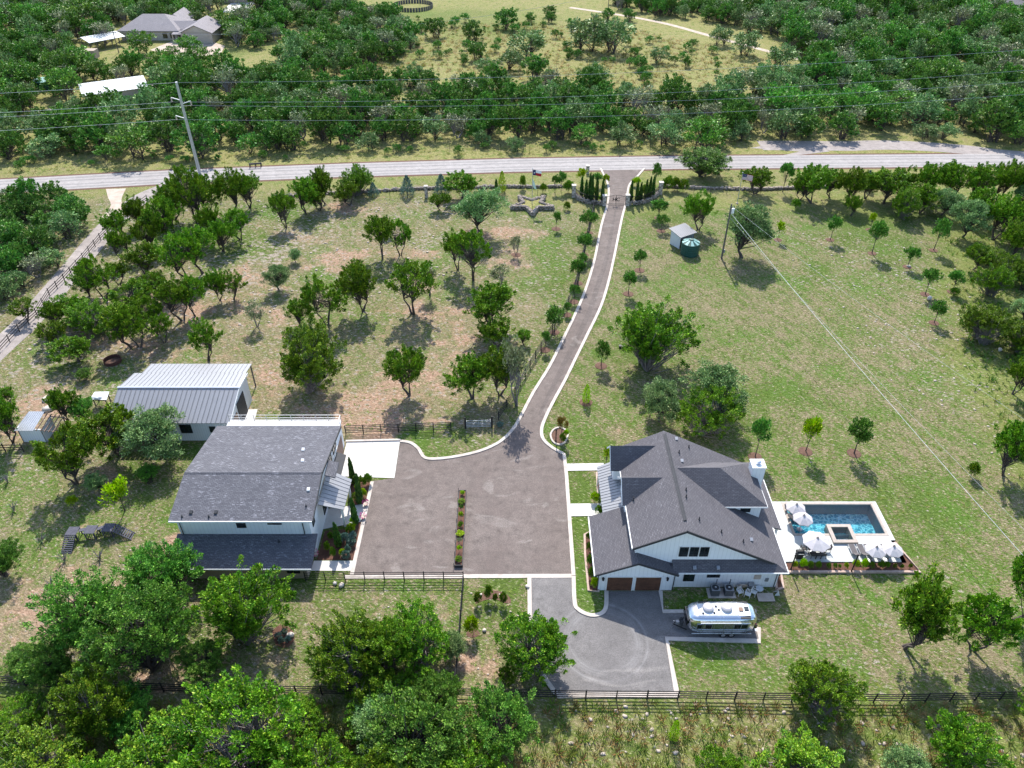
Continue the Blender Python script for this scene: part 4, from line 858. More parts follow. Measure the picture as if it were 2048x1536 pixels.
mb.prism(sv, (0,-0.02,0)); mb.build('star', 'white_cloth', t)
t = thing('flag', 'pale mint drooping flag halfway up the left flagpole', 'flag', (p.x,p.y,h-4)); mb = MB()
vs = [(p.x+0.06,p.y-0.02,h-1.9),(p.x+0.5,p.y-0.1,h-3.0),(p.x+0.85,p.y-0.02,h-4.2),(p.x+0.3,p.y+0.06,h-4.0),(p.x+0.07,p.y+0.02,h-3.2)]; mb.prism(vs, (0.0,0.03,0)); mb.build('cloth', 'mint_cloth', t)
p, h = flagpole(1474,407,346,'flagpole behind the live oak right of the pump shed')
t = thing('flag', 'United States flag flying right of the pump shed', 'flag', (p.x,p.y,h-1.6)); W_, H_ = 2.1, 1.25; o = (p.x+0.07,p.y,h-1.4); u = (1,-0.2,0)
for k in range(13):
    cloth('stripe', W_, H_, 'red_cloth' if k % 2 == 0 else 'white_cloth', t, o, u, 0.4 if k > 5 else 0.0, 1, k/13, (k+1)/13)
cloth('canton', W_, H_, 'blue_cloth', t, o, u, 0, 0.4, 6/13, 1)
c_ = MB()
for i in range(5):
    for j in range(4): x = o[0]+0.08+i*0.16; z = o[2]+0.66+j*0.14; c_.box(x,x+0.045,o[1]-0.03-0.034*i,o[1]-0.018-0.034*i,z,z+0.045)
tag(c_.build('stars', 'white_cloth', t), kind='stuff')
def wpole(px, py, ty, label, r=0.16, arms=(), m='weathered_wood', name='utility_pole'):
    p = G(px, py); h = HT(p.y, ty); t = thing(name, label, 'utility pole', p); MB().tube([(p.x,p.y,0),(p.x,p.y,h)], [r,r*0.7], 10).build('pole', m, t); return t, p, h
t, p, h = wpole(1443,517,408,'dark wooden utility pole with white transformer right of the pump shed', 0.17)
MB().lathe((p.x+0.42,p.y,h-1.7), [(0.22,0),(0.26,0.1),(0.26,0.8),(0.2,0.9)], 12).build('transformer', 'white_paint', t); MB().tube([(p.x+0.42,p.y,h-0.8),(p.x+0.42,p.y,h-0.5)], 0.05, 6).build('bushing', 'clay_light', t); MB().box(p.x+0.14,p.x+0.3,p.y-0.05,p.y+0.05,h-1.5,h-1.2).build('bracket', 'grey_metal', t); UP = (p, h)
MB().box(p.x+0.1,p.x+0.36,p.y-0.18,p.y-0.06,1.2,1.8).build('meter_box', 'grey_metal', t)
def sag_wire(a, b, sag, r, label, group=None, m='galvanised', n=24):
    a = Vector(a); b = Vector(b); P = [a.lerp(b, i/n)-Vector((0,0,sag*4*(i/n)*(1-i/n))) for i in range(n+1)]; o = MB().tube(P, r, 5).build('power_wire', m); return tag(o, label, 'wire', group)
e1 = G(2048,1098,7.0); e1 = Vector((p.x,p.y,h-1.6)).lerp(e1, 1.35); sag_wire((p.x+0.1,p.y,h-1.6), e1, 0.9, 0.024, 'pale service wire from the utility pole slanting across the lawn', 'service wires over the lawn')
e2 = G(2090,860,7.2); sag_wire((p.x+0.1,p.y,h-0.4), Vector((p.x,p.y,h-0.4)).lerp(e2,1.2), 0.8, 0.012, 'thin upper wire from the utility pole over the right lawn', 'service wires over the lawn')
e3 = G(2200,1200,6.0); sag_wire((p.x+0.1,p.y,h-2.4), Vector((p.x,p.y,h-2.4)).lerp(e3,1.1), 1.2, 0.011, 'faint lower wire from the utility pole towards the right edge', 'service wires over the lawn')
t, p, h = wpole(400,348,164,'tall grey steel transmission pole beside the road', 0.36, m='galvanised', name='transmission_pole')
arms = [(16.3,-1.9),(15.6,1.9),(12.6,-1.9)]
for z, dx in arms:
    MB().beam((p.x,p.y,z-0.6),(p.x+dx,p.y,z),0.13).build('arm', 'white_paint', t); MB().lathe((p.x+dx,p.y,z-0.9), [(0.08,0),(0.16,0.1),(0.1,0.2),(0.16,0.35),(0.1,0.5),(0.16,0.65),(0.08,0.85)], 8).build('insulator', 'clay_light', t)
dr = (rc[-2]-rc[1]).normalized()
def hv(z0, dx, sagR, zR, label):
    a = Vector((p.x+dx,p.y,z0)); b = Vector((0,0,zR))+Vector((p.x,p.y,0))+dr*230; sag_wire(a, b, sagR, 0.024, label+' right of the transmission pole', 'transmission wires'); c = Vector((p.x,p.y,0))-dr*190; sag_wire(a, (c.x,c.y,z0+0.5), 2.4, 0.024, label+' left of the transmission pole', 'transmission wires')
hv(15.4,-1.9,3.2,21.5,'upper transmission wire'); hv(14.7,1.9,3.2,18.6,'middle transmission wire'); hv(11.8,-1.9,3.2,15.8,'lower transmission wire'); hv(h-0.1,0.0,2.6,25.5,'thin topmost shield wire')
P_ = []
for a in ((28,113,86,'wooden pole among trees at the far left'), (238,106,62,'wooden pole in front of the far house'), (1215,38,-14,'wooden pole in the far meadow')):
    t, q_, hh = wpole(*a, r=0.15); MB().beam((q_.x-1.1,q_.y,hh-0.4),(q_.x+1.1,q_.y,hh-0.4),0.12).build('crossarm', 'weathered_wood', t); P_.append(Vector((q_.x,q_.y,hh-0.3)))
sag_wire(P_[0], P_[1], 0.8, 0.03, 'thin wire between two far poles at the upper left'); sag_wire(P_[1], P_[2], 5.0, 0.035, 'long thin wire across the far meadow')
def lamp_post(px, py, h, label):
    p = G(px, py); t = thing('lamp_post', label, 'lamp post', p); MB().tube([(p.x,p.y,0),(p.x,p.y,h)], 0.07, 8).build('post', 'black_paint', t)
    MB().lathe((p.x,p.y,0), [(0.13,0),(0.13,0.2),(0.08,0.3)], 8).build('foot', 'black_paint', t); MB().lathe((p.x,p.y,h), [(0.05,0),(0.10,0.04),(0.12,0.16),(0.03,0.24)], 8).build('lantern', 'black_paint', t)
lamp_post(1702,1145,2.65,'thin black post at the middle of the pool bed'); lamp_post(1581,1141,2.65,'thin black post at the house end of the pool bed'); lamp_post(1111.5,884,1.9,'black lamp post in the round kerbed bed by the drive')
# ---------------------------------------------------------------- pool terrace
def ring(mb, x0, x1, y0, y1, a0, a1, b0, b1, z0, z1):      # frame between outer (x,y) and inner (a,b)
    mb.box(x0,x1,y0,b0,z0,z1).box(x0,x1,b1,y1,z0,z1).box(x0,a0,b0,b1,z0,z1).box(a1,x1,b0,b1,z0,z1); return mb
d = DECK; P_ = POOL; S_ = SPA; zt = 0.14
c = 0.32
dk = MB().box(d['x0'],d['x1'],P_['y1']+c,d['y1'],0,zt).box(d['x0'],P_['x0']-c,d['y0'],P_['y1']+c,0,zt).box(P_['x1']+c,d['x1'],P_['y0']-c,P_['y1']+c,0,zt)
dk.box(P_['x0']-c,S_['x0'],d['y0'],P_['y0']-c,0,zt).box(S_['x1'],d['x1'],d['y0'],P_['y0']-c,0,zt).box(S_['x0'],S_['x1'],d['y0'],S_['y0'],0,zt).box(d['x1'],LX1,d['y0'],d['y0']+3.0,0,zt)
deck = struct('pool_terrace', dk, 'deck_concrete')
MB().box(P_['x0']-c-1.45,P_['x0']-c-1.42,d['y0'],d['y1'],zt+0.001,zt+0.004).build('joint', 'coping', deck)
po = thing('swimming_pool', 'rectangular turquoise swimming pool with rippled water beside the house', 'pool', (P_['x0'],P_['y0'],0))
mb = MB().box(P_['x0']-c,P_['x0'],P_['y0']-c,P_['y1']+c,0,zt+0.025).box(P_['x1'],P_['x1']+c,P_['y0']-c,P_['y1']+c,0,zt+0.025).box(P_['x0'],P_['x1'],P_['y1'],P_['y1']+c,0,zt+0.025).box(P_['x0'],S_['x0'],P_['y0']-c,P_['y0'],0,zt+0.025).box(S_['x1'],P_['x1'],P_['y0']-c,P_['y0'],0,zt+0.025)
mb.build('coping', 'coping', po)
MB().box(P_['x0'],P_['x1'],P_['y0'],P_['y1'],-1.62,-1.5).build('floor', 'caustic_plaster', po)
MB().box(P_['x0'],P_['x0']+1.9,P_['y0']+0.02,P_['y1']-0.02,-1.5,-0.16).build('shallow_ledge', 'caustic_plaster', po)
ring(MB(), P_['x0']-0.1,P_['x1']+0.1,P_['y0']-0.1,P_['y1']+0.1,P_['x0']+0.001,P_['x1']-0.001,P_['y0']+0.001,P_['y1']-0.001,-1.6,-0.005).build('pool_shell', 'pool_wall', po)
MB().add([(P_['x0'],P_['y0'],-0.02),(P_['x1'],P_['y0'],-0.02),(P_['x1'],P_['y1'],-0.02),(P_['x0'],P_['y1'],-0.02)], [(0,1,2,3)]).build('water', 'water', po)
sp = thing('hot_tub', 'square stone-rimmed hot tub at the edge of the swimming pool', 'hot tub', (S_['x0'],S_['y0'],0)); k = 0.42
ring(MB(), S_['x0'],S_['x1'],S_['y0'],S_['y1'],S_['x0']+k,S_['x1']-k,S_['y0']+k,S_['y1']-k,-0.6,0.42).build('rim', 'coping', sp)
MB().box(S_['x0']+k,S_['x1']-k,S_['y0']+k,S_['y1']-k,-0.7,-0.6).build('floor', 'caustic_plaster', sp)
MB().add([(S_['x0']+k,S_['y0']+k,0.28),(S_['x1']-k,S_['y0']+k,0.28),(S_['x1']-k,S_['y1']-k,0.28),(S_['x0']+k,S_['y1']-k,0.28)], [(0,1,2,3)]).build('water', 'water', sp)
bx0, bx1, by0 = d['x0']+0.2, LX1+1.45, d['y0']-1.35
sheet('planting_bed', [(bx0,by0),(bx1,by0),(LX1+0.25,d['y0']+2.6),(LX1+0.02,d['y0']+2.6),(LX1+0.02,d['y0']-0.01),(bx0,d['y0']-0.01)], 0.03, 'mulch')
kerb([(bx0,by0),(bx1,by0),(LX1+0.3,d['y0']+2.7)], 0.28, 0.22, 'brick_edging', 'bed_edging')
def umbrella(px, py, label, R_=1.14, z=2.5, zb=0.14, rot=0.2):
    p = G(px, py, z); x, y = p.x, p.y; t = thing('parasol', label, 'parasol', (x,y,zb), 'cream parasols on the pool terrace')
    MB().tube([(x,y,zb),(x,y,z+0.12)], 0.03, 8).build('pole', 'plank_brown', t); MB().lathe((x,y,zb), [(0.32,0),(0.32,0.08),(0.06,0.14)], 12).build('base', 'grey_metal', t); MB().lathe((x,y,z-0.02), [(0.16,0),(0.1,0.12),(0.03,0.2)], 8).build('finial', 'clay_light', t)
    for k in range(8):
        a = rot+k*math.pi/4; b = a+math.pi/4; m_ = (a+b)/2; q = lambda r, an, zz: (x+r*math.cos(an), y+r*math.sin(an), zz); A = q(R_,a,z-0.62); B = q(R_,b,z-0.62); Mx = q(R_*0.885,m_,z-0.595); T = (x,y,z)
        H1 = q(R_*0.5,a,z-0.27); H2 = q(R_*0.5,b,z-0.27); HM = q(R_*0.45,m_,z-0.275)
        mb = MB().add([T,H1,HM,H2,A,Mx,B], [(0,1,2),(0,2,3),(1,4,5,2),(2,5,6,3)]); lo = [(v[0],v[1],v[2]-0.015) for v in mb.v]; mb.add(lo, [(2,1,0),(3,2,0),(2,5,4,1),(3,6,5,2)])
        mb.add([A,Mx,B,(B[0],B[1],B[2]-0.08),(Mx[0],Mx[1],Mx[2]-0.08),(A[0],A[1],A[2]-0.08)], [(0,1,4,5),(1,2,3,4),(5,4,1,0),(4,3,2,1)]); mb.build('canopy_panel', 'canvas', t)
        MB().beam((x,y,z-0.03),(A[0],A[1],A[2]+0.0),0.025).build('rib', 'plank_brown', t)
for a in ((1594,1008,'far cream parasol at the shallow end of the pool'), (1608.5,1030,'second cream parasol at the shallow end nearer the spa'), (1635.5,1075,'cream parasol over the outdoor dining table',1.55), (1754,1093,'left cream parasol above the lounger row'), (1788.5,1091.5,'right cream parasol at the end of the lounger row')): umbrella(*a)
def lounger(x, y, a, label, z=0.14, grp='dark sun loungers'):
    t = thing('sun_lounger', label, 'lounger', (x,y,z), grp, a)
    def b(mb, name, m): return mb.build(name, m, t)
    t_ = MB; W = 0.66
    for s in (-1, 1): b(t_().beam((s*W/2,-1.0,0.32),(s*W/2,0.35,0.32),0.05), 'side_rail', 'grey_metal')
    for s in (-1, 1):
        for yy in (-0.85, 0.3): b(t_().beam((s*W/2,yy,0),(s*W/2,yy,0.3),0.05), 'leg', 'grey_metal')
    b(t_().box(-W/2+0.03,W/2-0.03,-1.0,0.3,0.33,0.37), 'seat', 'sling')
    b(t_().prism([(-W/2+0.03,0.3,0.34),(-W/2+0.03,0.95,0.78),(-W/2+0.03,0.93,0.82),(-W/2+0.03,0.28,0.38)], (W-0.06,0,0)), 'backrest', 'sling')
    return t
for i, zx in enumerate((1705, 1721.5, 1735.5, 1752, 1770, 1788)):
    q = G(zx+1, 1108); lounger(q.x, q.y, math.pi, ORD[i]+' sun lounger from the left in the row by the pool bed')
q = G(1590,1039); lounger(q.x, q.y, 1.35, 'dark sun lounger on the pool ledge in front of its parasol', -0.14); q = G(1584,1024); lounger(q.x, q.y, 1.35, 'dark sun lounger on the pool ledge half under the far parasol', -0.14)
def dining():
    q = G(1629,1104); x, y = q.x, q.y; t = thing('dining_table', 'brown slatted dining table under the large parasol', 'table', (x,y,0.14))
    for i in range(6): MB().box(x-0.98,x+0.98,y-0.5+i*0.17,y-0.5+i*0.17+0.15,0.86,0.9).build('slat', 'plank_brown', t)
    for dx in (-0.85,0.85):
        for dy in (-0.4,0.4): MB().box(x+dx-0.04,x+dx+0.04,y+dy-0.04,y+dy+0.04,0.14,0.86).build('leg', 'soffit_dark', t)
    ch = [(-0.55,-0.85,0),(0.0,-0.85,0),(0.55,-0.85,0),(-0.55,0.85,math.pi),(0.55,0.85,math.pi),(-1.35,0,-math.pi/2),(1.35,0,math.pi/2)]
    nm = ['left chair on the near side of the dining table','middle chair on the near side of the dining table','right chair on the near side of the dining table','left chair on the far side of the dining table','right chair on the far side of the dining table','chair at the house end of the dining table','chair at the spa end of the dining table']
    for (dx,dy,a), l in zip(ch, nm):
        t = thing('patio_chair', l, 'chair', (x+dx,y+dy,0.14), 'dark patio chairs at the dining table', a)
        MB().box(-0.24,0.24,-0.22,0.24,0.42,0.46).build('seat', 'sling', t); MB().prism([(-0.24,-0.22,0.44),(-0.24,-0.32,0.95),(-0.24,-0.29,0.95),(-0.24,-0.19,0.44)], (0.48,0,0)).build('backrest', 'sling', t)
        for sx in (-0.24,0.24):
            for sy in (-0.24,0.24): MB().beam((sx,sy,0),(sx,sy,0.6),0.04).build('leg', 'soffit_dark', t)
            MB().beam((sx,-0.26,0.62),(sx,0.26,0.6),0.05,0.03).build('armrest', 'soffit_dark', t)
dining()
q = G(1596,1117); x, y = q.x, q.y; t = thing('grill', 'black barbecue grill cart at the corner of the pool terrace', 'grill', (x,y,0.14))
MB().box(x-0.35,x+0.35,y-0.28,y+0.28,0.2,0.9).build('cabinet', 'soffit_dark', t); MB().prism([(x-0.38,y-0.3,0.92),(x-0.38,y-0.3,1.1),(x-0.38,y-0.1,1.3),(x-0.38,y+0.2,1.28),(x-0.38,y+0.3,0.92)], (0.76,0,0)).build('hood', 'black_paint', t)
for s in (-1,1): MB().box(x+s*0.58-0.19,x+s*0.58+0.19,y-0.25,y+0.25,0.88,0.92).build('side_shelf', 'grey_metal', t)
MB().tube([(x-0.3,y-0.36,1.1),(x+0.3,y-0.36,1.1)],0.025,6).build('handle','bright_steel',t)
# ---------------------------------------------------------------- travel trailer
def trailer():
    x0, x1, yc, W = 17.05, 23.95, 45.95, 2.46; xm, a = (x0+x1)/2, (x1-x0)/2
    t = thing('travel_trailer', 'polished silver rounded travel trailer parked on the side pad', 'trailer', (xm,yc,0.024)); n = 36; V = []; F_ = []; st = 41; zc, hz = 1.62, 1.22
    for i in range(st):
        u = -1+2*i/(st-1); u = math.copysign(1-(1-abs(u))**1.8, u); k = max(0.0, 1-abs(u)**6)**(1/2.6); kz = max(0.0, 1-abs(u)**7)**(1/2.6); k = 0.02+0.98*k; kz = 0.02+0.98*kz
        for j in range(n):
            an = 2*math.pi*j/n; c_, s_ = math.cos(an), math.sin(an); e = 2/4.6
            V.append((xm+a*u, yc+W/2*k*math.copysign(abs(c_)**e, c_), zc+hz*kz*math.copysign(abs(s_)**e, s_)))
    for i in range(st-1):
        for j in range(n): F_.append((i*n+j, i*n+(j+1)%n, (i+1)*n+(j+1)%n, (i+1)*n+j))
    F_ += [tuple(range(n)), tuple(range(len(V)-1, len(V)-n-1, -1))]; F_ = [tuple(reversed(f)) for f in F_]
    body = MB().add(V, F_).build('body', 'polished_aluminium', t, smooth=True)
    yf = yc-W/2; zt = zc+hz
    for xa, xb in ((17.95,18.5),(18.75,19.35),(21.55,22.15),(22.25,22.85)): w = MB().box(xa-0.04,xb+0.04,yf-0.025,yf+0.06,1.46,2.14).build('window', 'grey_metal', t); MB().box(xa,xb,yf-0.035,yf-0.02,1.5,2.1).build('pane', 'dark_glass', w)
    for xa in (18.62, 19.6, 20.55, 21.4, 23.0): MB().box(xa,xa+0.015,yf-0.009,yf+0.02,0.72,2.3).build('panel_seam', 'grey_metal', t)
    for xa, xb in ((18.1,19.3),(20.2,21.3)): w = MB().box(xa-0.04,xb+0.04,yc+W/2-0.06,yc+W/2+0.025,1.46,2.14).build('window', 'grey_metal', t); MB().box(xa,xb,yc+W/2+0.02,yc+W/2+0.035,1.5,2.1).build('pane', 'dark_glass', w)
    MB().prism([(17.1,yc-0.85,1.45),(17.1,yc+0.85,1.45),(17.16,yc+0.8,2.2),(17.16,yc-0.8,2.2)], (-0.09,0,0)).build('front_window', 'dark_glass', t)
    MB().box(17.55,23.4,yf-0.03,yf+0.03,1.22,1.28).box(17.55,23.4,yf-0.028,yf+0.03,0.62,0.7).build('trim_strip', 'bright_steel', t)
    MB().tube([(18.2,yf-0.07,2.42),(23.0,yf-0.07,2.42)], 0.05, 8).build('awning_roll', 'white_paint', t)
    for xa in (18.4, 20.6, 22.8): MB().beam((xa,yf-0.06,0.8),(xa,yf-0.06,2.4),0.03).build('awning_arm', 'bright_steel', t)
    MB().box(18.1,21.9,yc-0.72,yc+0.62,zt-0.05,zt+0.03).build('roof_panel', 'acrylic', t); MB().box(21.95,23.1,yc-0.72,yc+0.62,zt-0.06,zt+0.025).build('roof_panel', 'galvanised', t)
    for xa in (18.75, 20.55): MB().lathe((xa+0.35,yc+0.1,zt+0.03), [(0.52,0),(0.54,0.08),(0.50,0.24),(0.36,0.34),(0.1,0.36)], 16).build('air_conditioner', 'canvas', t)
    for xa, yy, m in ((22.05,yc-0.05,'plank_brown'),(22.6,yc+0.02,'window_glass')): MB().box(xa,xa+0.42,yy-0.2,yy+0.24,zt+0.03,zt+0.11).build('roof_hatch', m, t)
    for xa in (18.3, 22.1): MB().box(xa,xa+0.95,yc+0.66,yc+0.95,zt-0.22,zt-0.05).build('solar_panel', 'soffit_dark', t)
    MB().box(22.1,23.05,yc-1.02,yc-0.76,zt-0.2,zt-0.05).build('solar_panel', 'soffit_dark', t)
    for dx, dy in ((19.9,0.3),(20.1,-0.1),(19.6,-0.45),(18.5,-0.5)): MB().lathe((dx,yc+dy,zt+0.03), [(0.1,0),(0.1,0.08),(0.04,0.14)], 8).build('roof_cap', 'soffit_dark', t)
    for s in (-1, 1):
        for xa in (20.7, 21.5):
            w = MB().tube([(xa,yc+s*(W/2-0.22),0.36),(xa,yc+s*(W/2+0.01),0.36)], 0.35, 18).build('wheel', 'black_paint', t); MB().tube([(xa,yc+s*(W/2),0.36),(xa,yc+s*(W/2+0.02),0.36)], 0.2, 14).build('rim', 'bright_steel', w)
    MB().prism([(17.2,yc-0.75,0.5),(17.2,yc-0.66,0.5),(15.95,yc+0.02,0.5),(15.95,yc-0.05,0.5)], (0,0,0.1)).prism([(17.2,yc+0.66,0.5),(17.2,yc+0.75,0.5),(15.95,yc+0.05,0.5),(15.95,yc-0.02,0.5)], (0,0,0.1)).build('tow_frame', 'black_paint', t)
    MB().lathe((16.75,yc-0.17,0.6), [(0.17,0),(0.17,0.5),(0.1,0.62)], 12).lathe((16.75,yc+0.17,0.6), [(0.17,0),(0.17,0.5),(0.1,0.62)], 12).build('gas_bottle', 'soffit_dark', t); MB().box(16.2,16.55,yc-0.14,yc+0.14,0.6,0.95).build('battery_box', 'grey_metal', t)
    MB().tube([(16.0,yc,0.02),(16.0,yc,1.0)], 0.05, 8).build('jack', 'bright_steel', t); MB().box(23.85,24.06,yc-0.95,yc+0.95,0.5,0.68).build('bumper', 'bright_steel', t)
    for yy in (-0.8, 0.8): MB().box(23.75,23.86,yc+yy-0.08,yc+yy+0.08,1.0,1.6).build('tail_lamp', 'red_cloth', t)
    MB().box(23.45,23.75,yf-0.012,yf+0.05,1.5,2.05).build('corner_window', 'dark_glass', t)
    fc = bpy.data.curves.new('lettering', 'FONT'); fc.body = 'AIRSTREAM'; fc.size = 0.17; fc.extrude = 0.004
    o = bpy.data.objects.new('tmp', fc); COL.objects.link(o); bpy.context.view_layer.update(); me = bpy.data.meshes.new_from_object(o.evaluated_get(bpy.context.evaluated_depsgraph_get())); bpy.data.objects.remove(o)
    me.materials.clear(); me.materials.append(MATS['black_paint'])
    for lx in (19.65, 22.35): lo = bpy.data.objects.new('lettering', me); COL.objects.link(lo); lo.parent = t; lo.location = (lx-xm,yf-0.02-yc,0.82-0.024); lo.rotation_euler = (R(90),0,0)
trailer()
# ---------------------------------------------------------------- behind the house: condensers, garden furniture
def behind_house():
    s = struct('equipment_pad', MB().box(20.25,23.1,49.35,50.6,0,0.12), 'kerb_concrete')
    for x, l in ((20.95,'left grey air-conditioning condenser on the pad behind the house'),(22.35,'right grey air-conditioning condenser on the pad behind the house')):
        t = thing('condenser', l, 'condenser', (x,49.95,0.12), 'air-conditioning condensers'); MB().box(x-0.42,x+0.42,49.53,50.37,0.14,0.98).build('cabinet', 'ac_grille', t)
        for k in range(6): MB().box(x-0.44,x+0.44,49.51,49.53,0.22+k*0.12,0.26+k*0.12).build('louvre', 'grey_metal', t)
        MB().box(x-0.45,x+0.45,49.5,50.4,0.98,1.03).build('top_plate', 'grey_metal', t); f = MB().lathe((x,49.95,1.03), [(0.36,0),(0.36,0.02),(0.02,0.05)], 20).build('fan_grille', 'soffit_dark', t); MB().lathe((x,49.95,1.07), [(0.1,0),(0.1,0.03),(0.03,0.05)], 10).build('fan_hub', 'bright_steel', f)
        MB().tube([(x+0.3,50.4,0.5),(x+0.3,50.75,0.6),(x+0.3,50.77,1.3)], 0.035, 6).build('pipe', 'soffit_dark', t)
    ls = ['white metal garden chair beside the right condenser','white metal garden chair in the middle behind the house','white metal garden chair facing the wooden pallet']
    for (x,y,a), l in zip(((23.55,49.9,0.3),(24.3,49.6,-0.5),(25.0,49.85,0.9)), ls):
        t = thing('garden_chair', l, 'chair', (x,y,0), 'white garden chairs behind the house', a)
        for k in range(5): MB().box(-0.26,0.26,-0.25+k*0.1,-0.18+k*0.1,0.42,0.45).build('seat_slat', 'white_paint', t)
        for k in range(4): MB().box(-0.24+k*0.135,-0.17+k*0.135,0.25,0.28,0.45,0.95).build('back_slat', 'white_paint', t)
        for sx in (-0.26,0.26):
            for sy in (-0.25,0.26): MB().beam((sx,sy,0),(sx,sy,0.62),0.045).build('leg', 'white_paint', t)
            MB().beam((sx,-0.27,0.64),(sx,0.27,0.64),0.06,0.03).build('armrest', 'white_paint', t)
    t = thing('garden_table', 'round tan table top leaning on the house wall behind the chairs', 'table', (23.9,50.5,0)); MB().tube([(23.9,50.42,0.6),(23.9,50.48,0.62)], 0.5, 20).build('top', 'clay_light', t); MB().beam((23.9,50.5,0),(23.9,50.5,0.6),0.1).build('stand', 'grey_metal', t)
    t = thing('fire_bowl', 'grey square grill box standing behind the white chairs', 'grill', (24.8,50.45,0)); MB().box(24.5,25.1,50.2,50.7,0.55,0.95).build('box', 'grey_metal', t)
    for dx in (24.55,25.05): MB().beam((dx,50.45,0),(dx,50.45,0.55),0.06).build('leg', 'soffit_dark', t)
    t = thing('pallet', 'weathered wooden pallet lying behind the house near the corner', 'pallet', (26.0,49.4,0))
    for k in range(8): MB().box(25.3,27.0,48.9+k*0.13,48.9+k*0.13+0.11,0.12,0.145).build('plank', 'clay_light', t)
    for k in range(3): MB().box(25.3+k*0.8,25.4+k*0.8,48.9,49.93,0,0.12).build('bearer', 'weathered_wood', t)
    t = thing('basin', 'pale utility basin beside the wooden pallet', 'basin', (25.7,50.3,0)); MB().lathe((25.7,50.3,0.1), [(0.25,0),(0.38,0.3),(0.40,0.32),(0.34,0.3)], 14).build('bowl', 'acrylic', t); MB().lathe((25.7,50.3,0), [(0.2,0),(0.12,0.1)], 10).build('foot', 'grey_metal', t)
    t = thing('folded_sign', 'small white folding stand at the right rear house corner', 'stand', (27.45,49.95,0)); MB().prism([(27.2,49.7,0),(27.45,49.7,0.75),(27.7,49.7,0)], (0,0.04,0)).prism([(27.2,50.2,0),(27.45,49.76,0.75),(27.7,50.2,0)], (0,0.04,0)).build('panel', 'white_paint', t)
behind_house()
# ---------------------------------------------------------------- yard things
def goat_ramp():
    o = G(136,1083); x, y = o.x, o.y; t = thing('goat_playground', 'dark slatted wooden climbing ramp with three platforms left of the guest house', 'climbing ramp', (x,y,0)); h = 1.05; m = 'grey_plank'
    cs = [(0.6,0.6),(2.5,0.8),(4.35,1.1)]
    for i, (dx, dy) in enumerate(cs):
        for k in range(7): MB().box(x+dx-0.6,x+dx+0.6,y+dy-0.6+k*0.172,y+dy-0.6+k*0.172+0.155,h,h+0.05).build('deck_plank', m, t)
        for sx in (-0.52,0.52):
            for sy in (-0.5,0.5): MB().box(x+dx+sx-0.05,x+dx+sx+0.05,y+dy+sy-0.05,y+dy+sy+0.05,0,h).build('leg', m, t)
        for k in range(5): MB().beam((x+dx-0.45+k*0.22,y+dy-0.57,0.08),(x+dx-0.40+k*0.22,y+dy-0.57,h),0.06,0.04).build('slat', m, t)
        for sx in (-0.57,0.57): MB().beam((x+dx+sx,y+dy-0.5,0.2),(x+dx+sx,y+dy+0.5,h-0.1),0.05,0.08).build('brace', m, t)
    for (a, b) in ((cs[0],cs[1]),(cs[1],cs[2])): MB().beam((x+a[0]+0.6,y+a[1]+0.15,h-0.08),(x+b[0]-0.6,y+b[1]+0.15,h-0.08),0.45,0.06).build('bridge_plank', m, t)
    for k in range(9):
        f = (k+0.5)/9; MB().box(x+0.02,x+1.18,y-1.75+f*1.75-0.07,y-1.75+f*1.75+0.07,h*f-0.02,h*f+0.03).build('tread', m, t)
        MB().beam((x+5.0+f*1.9,y+0.6-f*0.4,h*(1-f)),(x+5.1+f*1.9,y+1.65-f*0.4,h*(1-f)),0.15,0.04).build('tread', m, t)
    for sx in (0.05,1.15): MB().beam((x+sx,y-1.75,0.0),(x+sx,y,h-0.05),0.06,0.12).build('stringer', m, t)
    for sy in (0.75,1.75): MB().beam((x+4.95,y+sy-0.13,h-0.05),(x+7.0,y+sy-0.55,0.0),0.06,0.12).build('stringer', m, t)
goat_ramp()
c = G(226,724); t = thing('fire_ring', 'rusty steel fire ring in the left paddock', 'fire ring', c); r = 1.2; mb = MB(); n = 28; vs = []
for rr, z in ((r,0),(r,0.55),(r-0.06,0.55),(r-0.06,0)):
    for k in range(n): a = 2*math.pi*k/n; vs.append((c.x+rr*math.cos(a), c.y+rr*math.sin(a), z))
mb.add(vs, [(j*n+k, j*n+(k+1)%n, ((j+1)%4)*n+(k+1)%n, ((j+1)%4)*n+k) for j in range(4) for k in range(n)]); mb.build('ring', 'rust', t); MB().lathe((c.x,c.y,0.0), [(1.1,0.02),(0.6,0.1),(0.1,0.14)], 14).build('ash', 'litter', t)
for i, (a, l) in enumerate((((1240,695),'left small black box on the lawn by the big juniper'),((1246,697),'right small black box on the lawn by the big juniper'))):
    q = G(*a); t = thing('pump_box', l, 'box', q); MB().box(q.x-0.17,q.x+0.17,q.y-0.2,q.y+0.2,0,0.32).build('case', 'soffit_dark', t); MB().box(q.x-0.19,q.x+0.19,q.y-0.22,q.y+0.22,0.32,0.38).build('lid', 'black_paint', t)
a = G(499,336); b = G(524,334); t = thing('guard_rack', 'low dark wooden rack beside the road left of the driveway', 'rack', a)
MB().beam((a.x,a.y,0.95),(b.x,b.y,0.95),0.18,0.2).build('top_beam', 'soffit_dark', t); MB().beam((a.x,a.y+0.5,0.55),(b.x,b.y+0.5,0.55),0.12,0.14).build('rear_beam', 'soffit_dark', t)
for k in (0.06,0.5,0.94): q = a.lerp(b,k); MB().beam((q.x,q.y-0.3,0),(q.x,q.y,0.95),0.12).beam((q.x,q.y+0.6,0),(q.x,q.y,0.95),0.12).build('leg', 'soffit_dark', t)
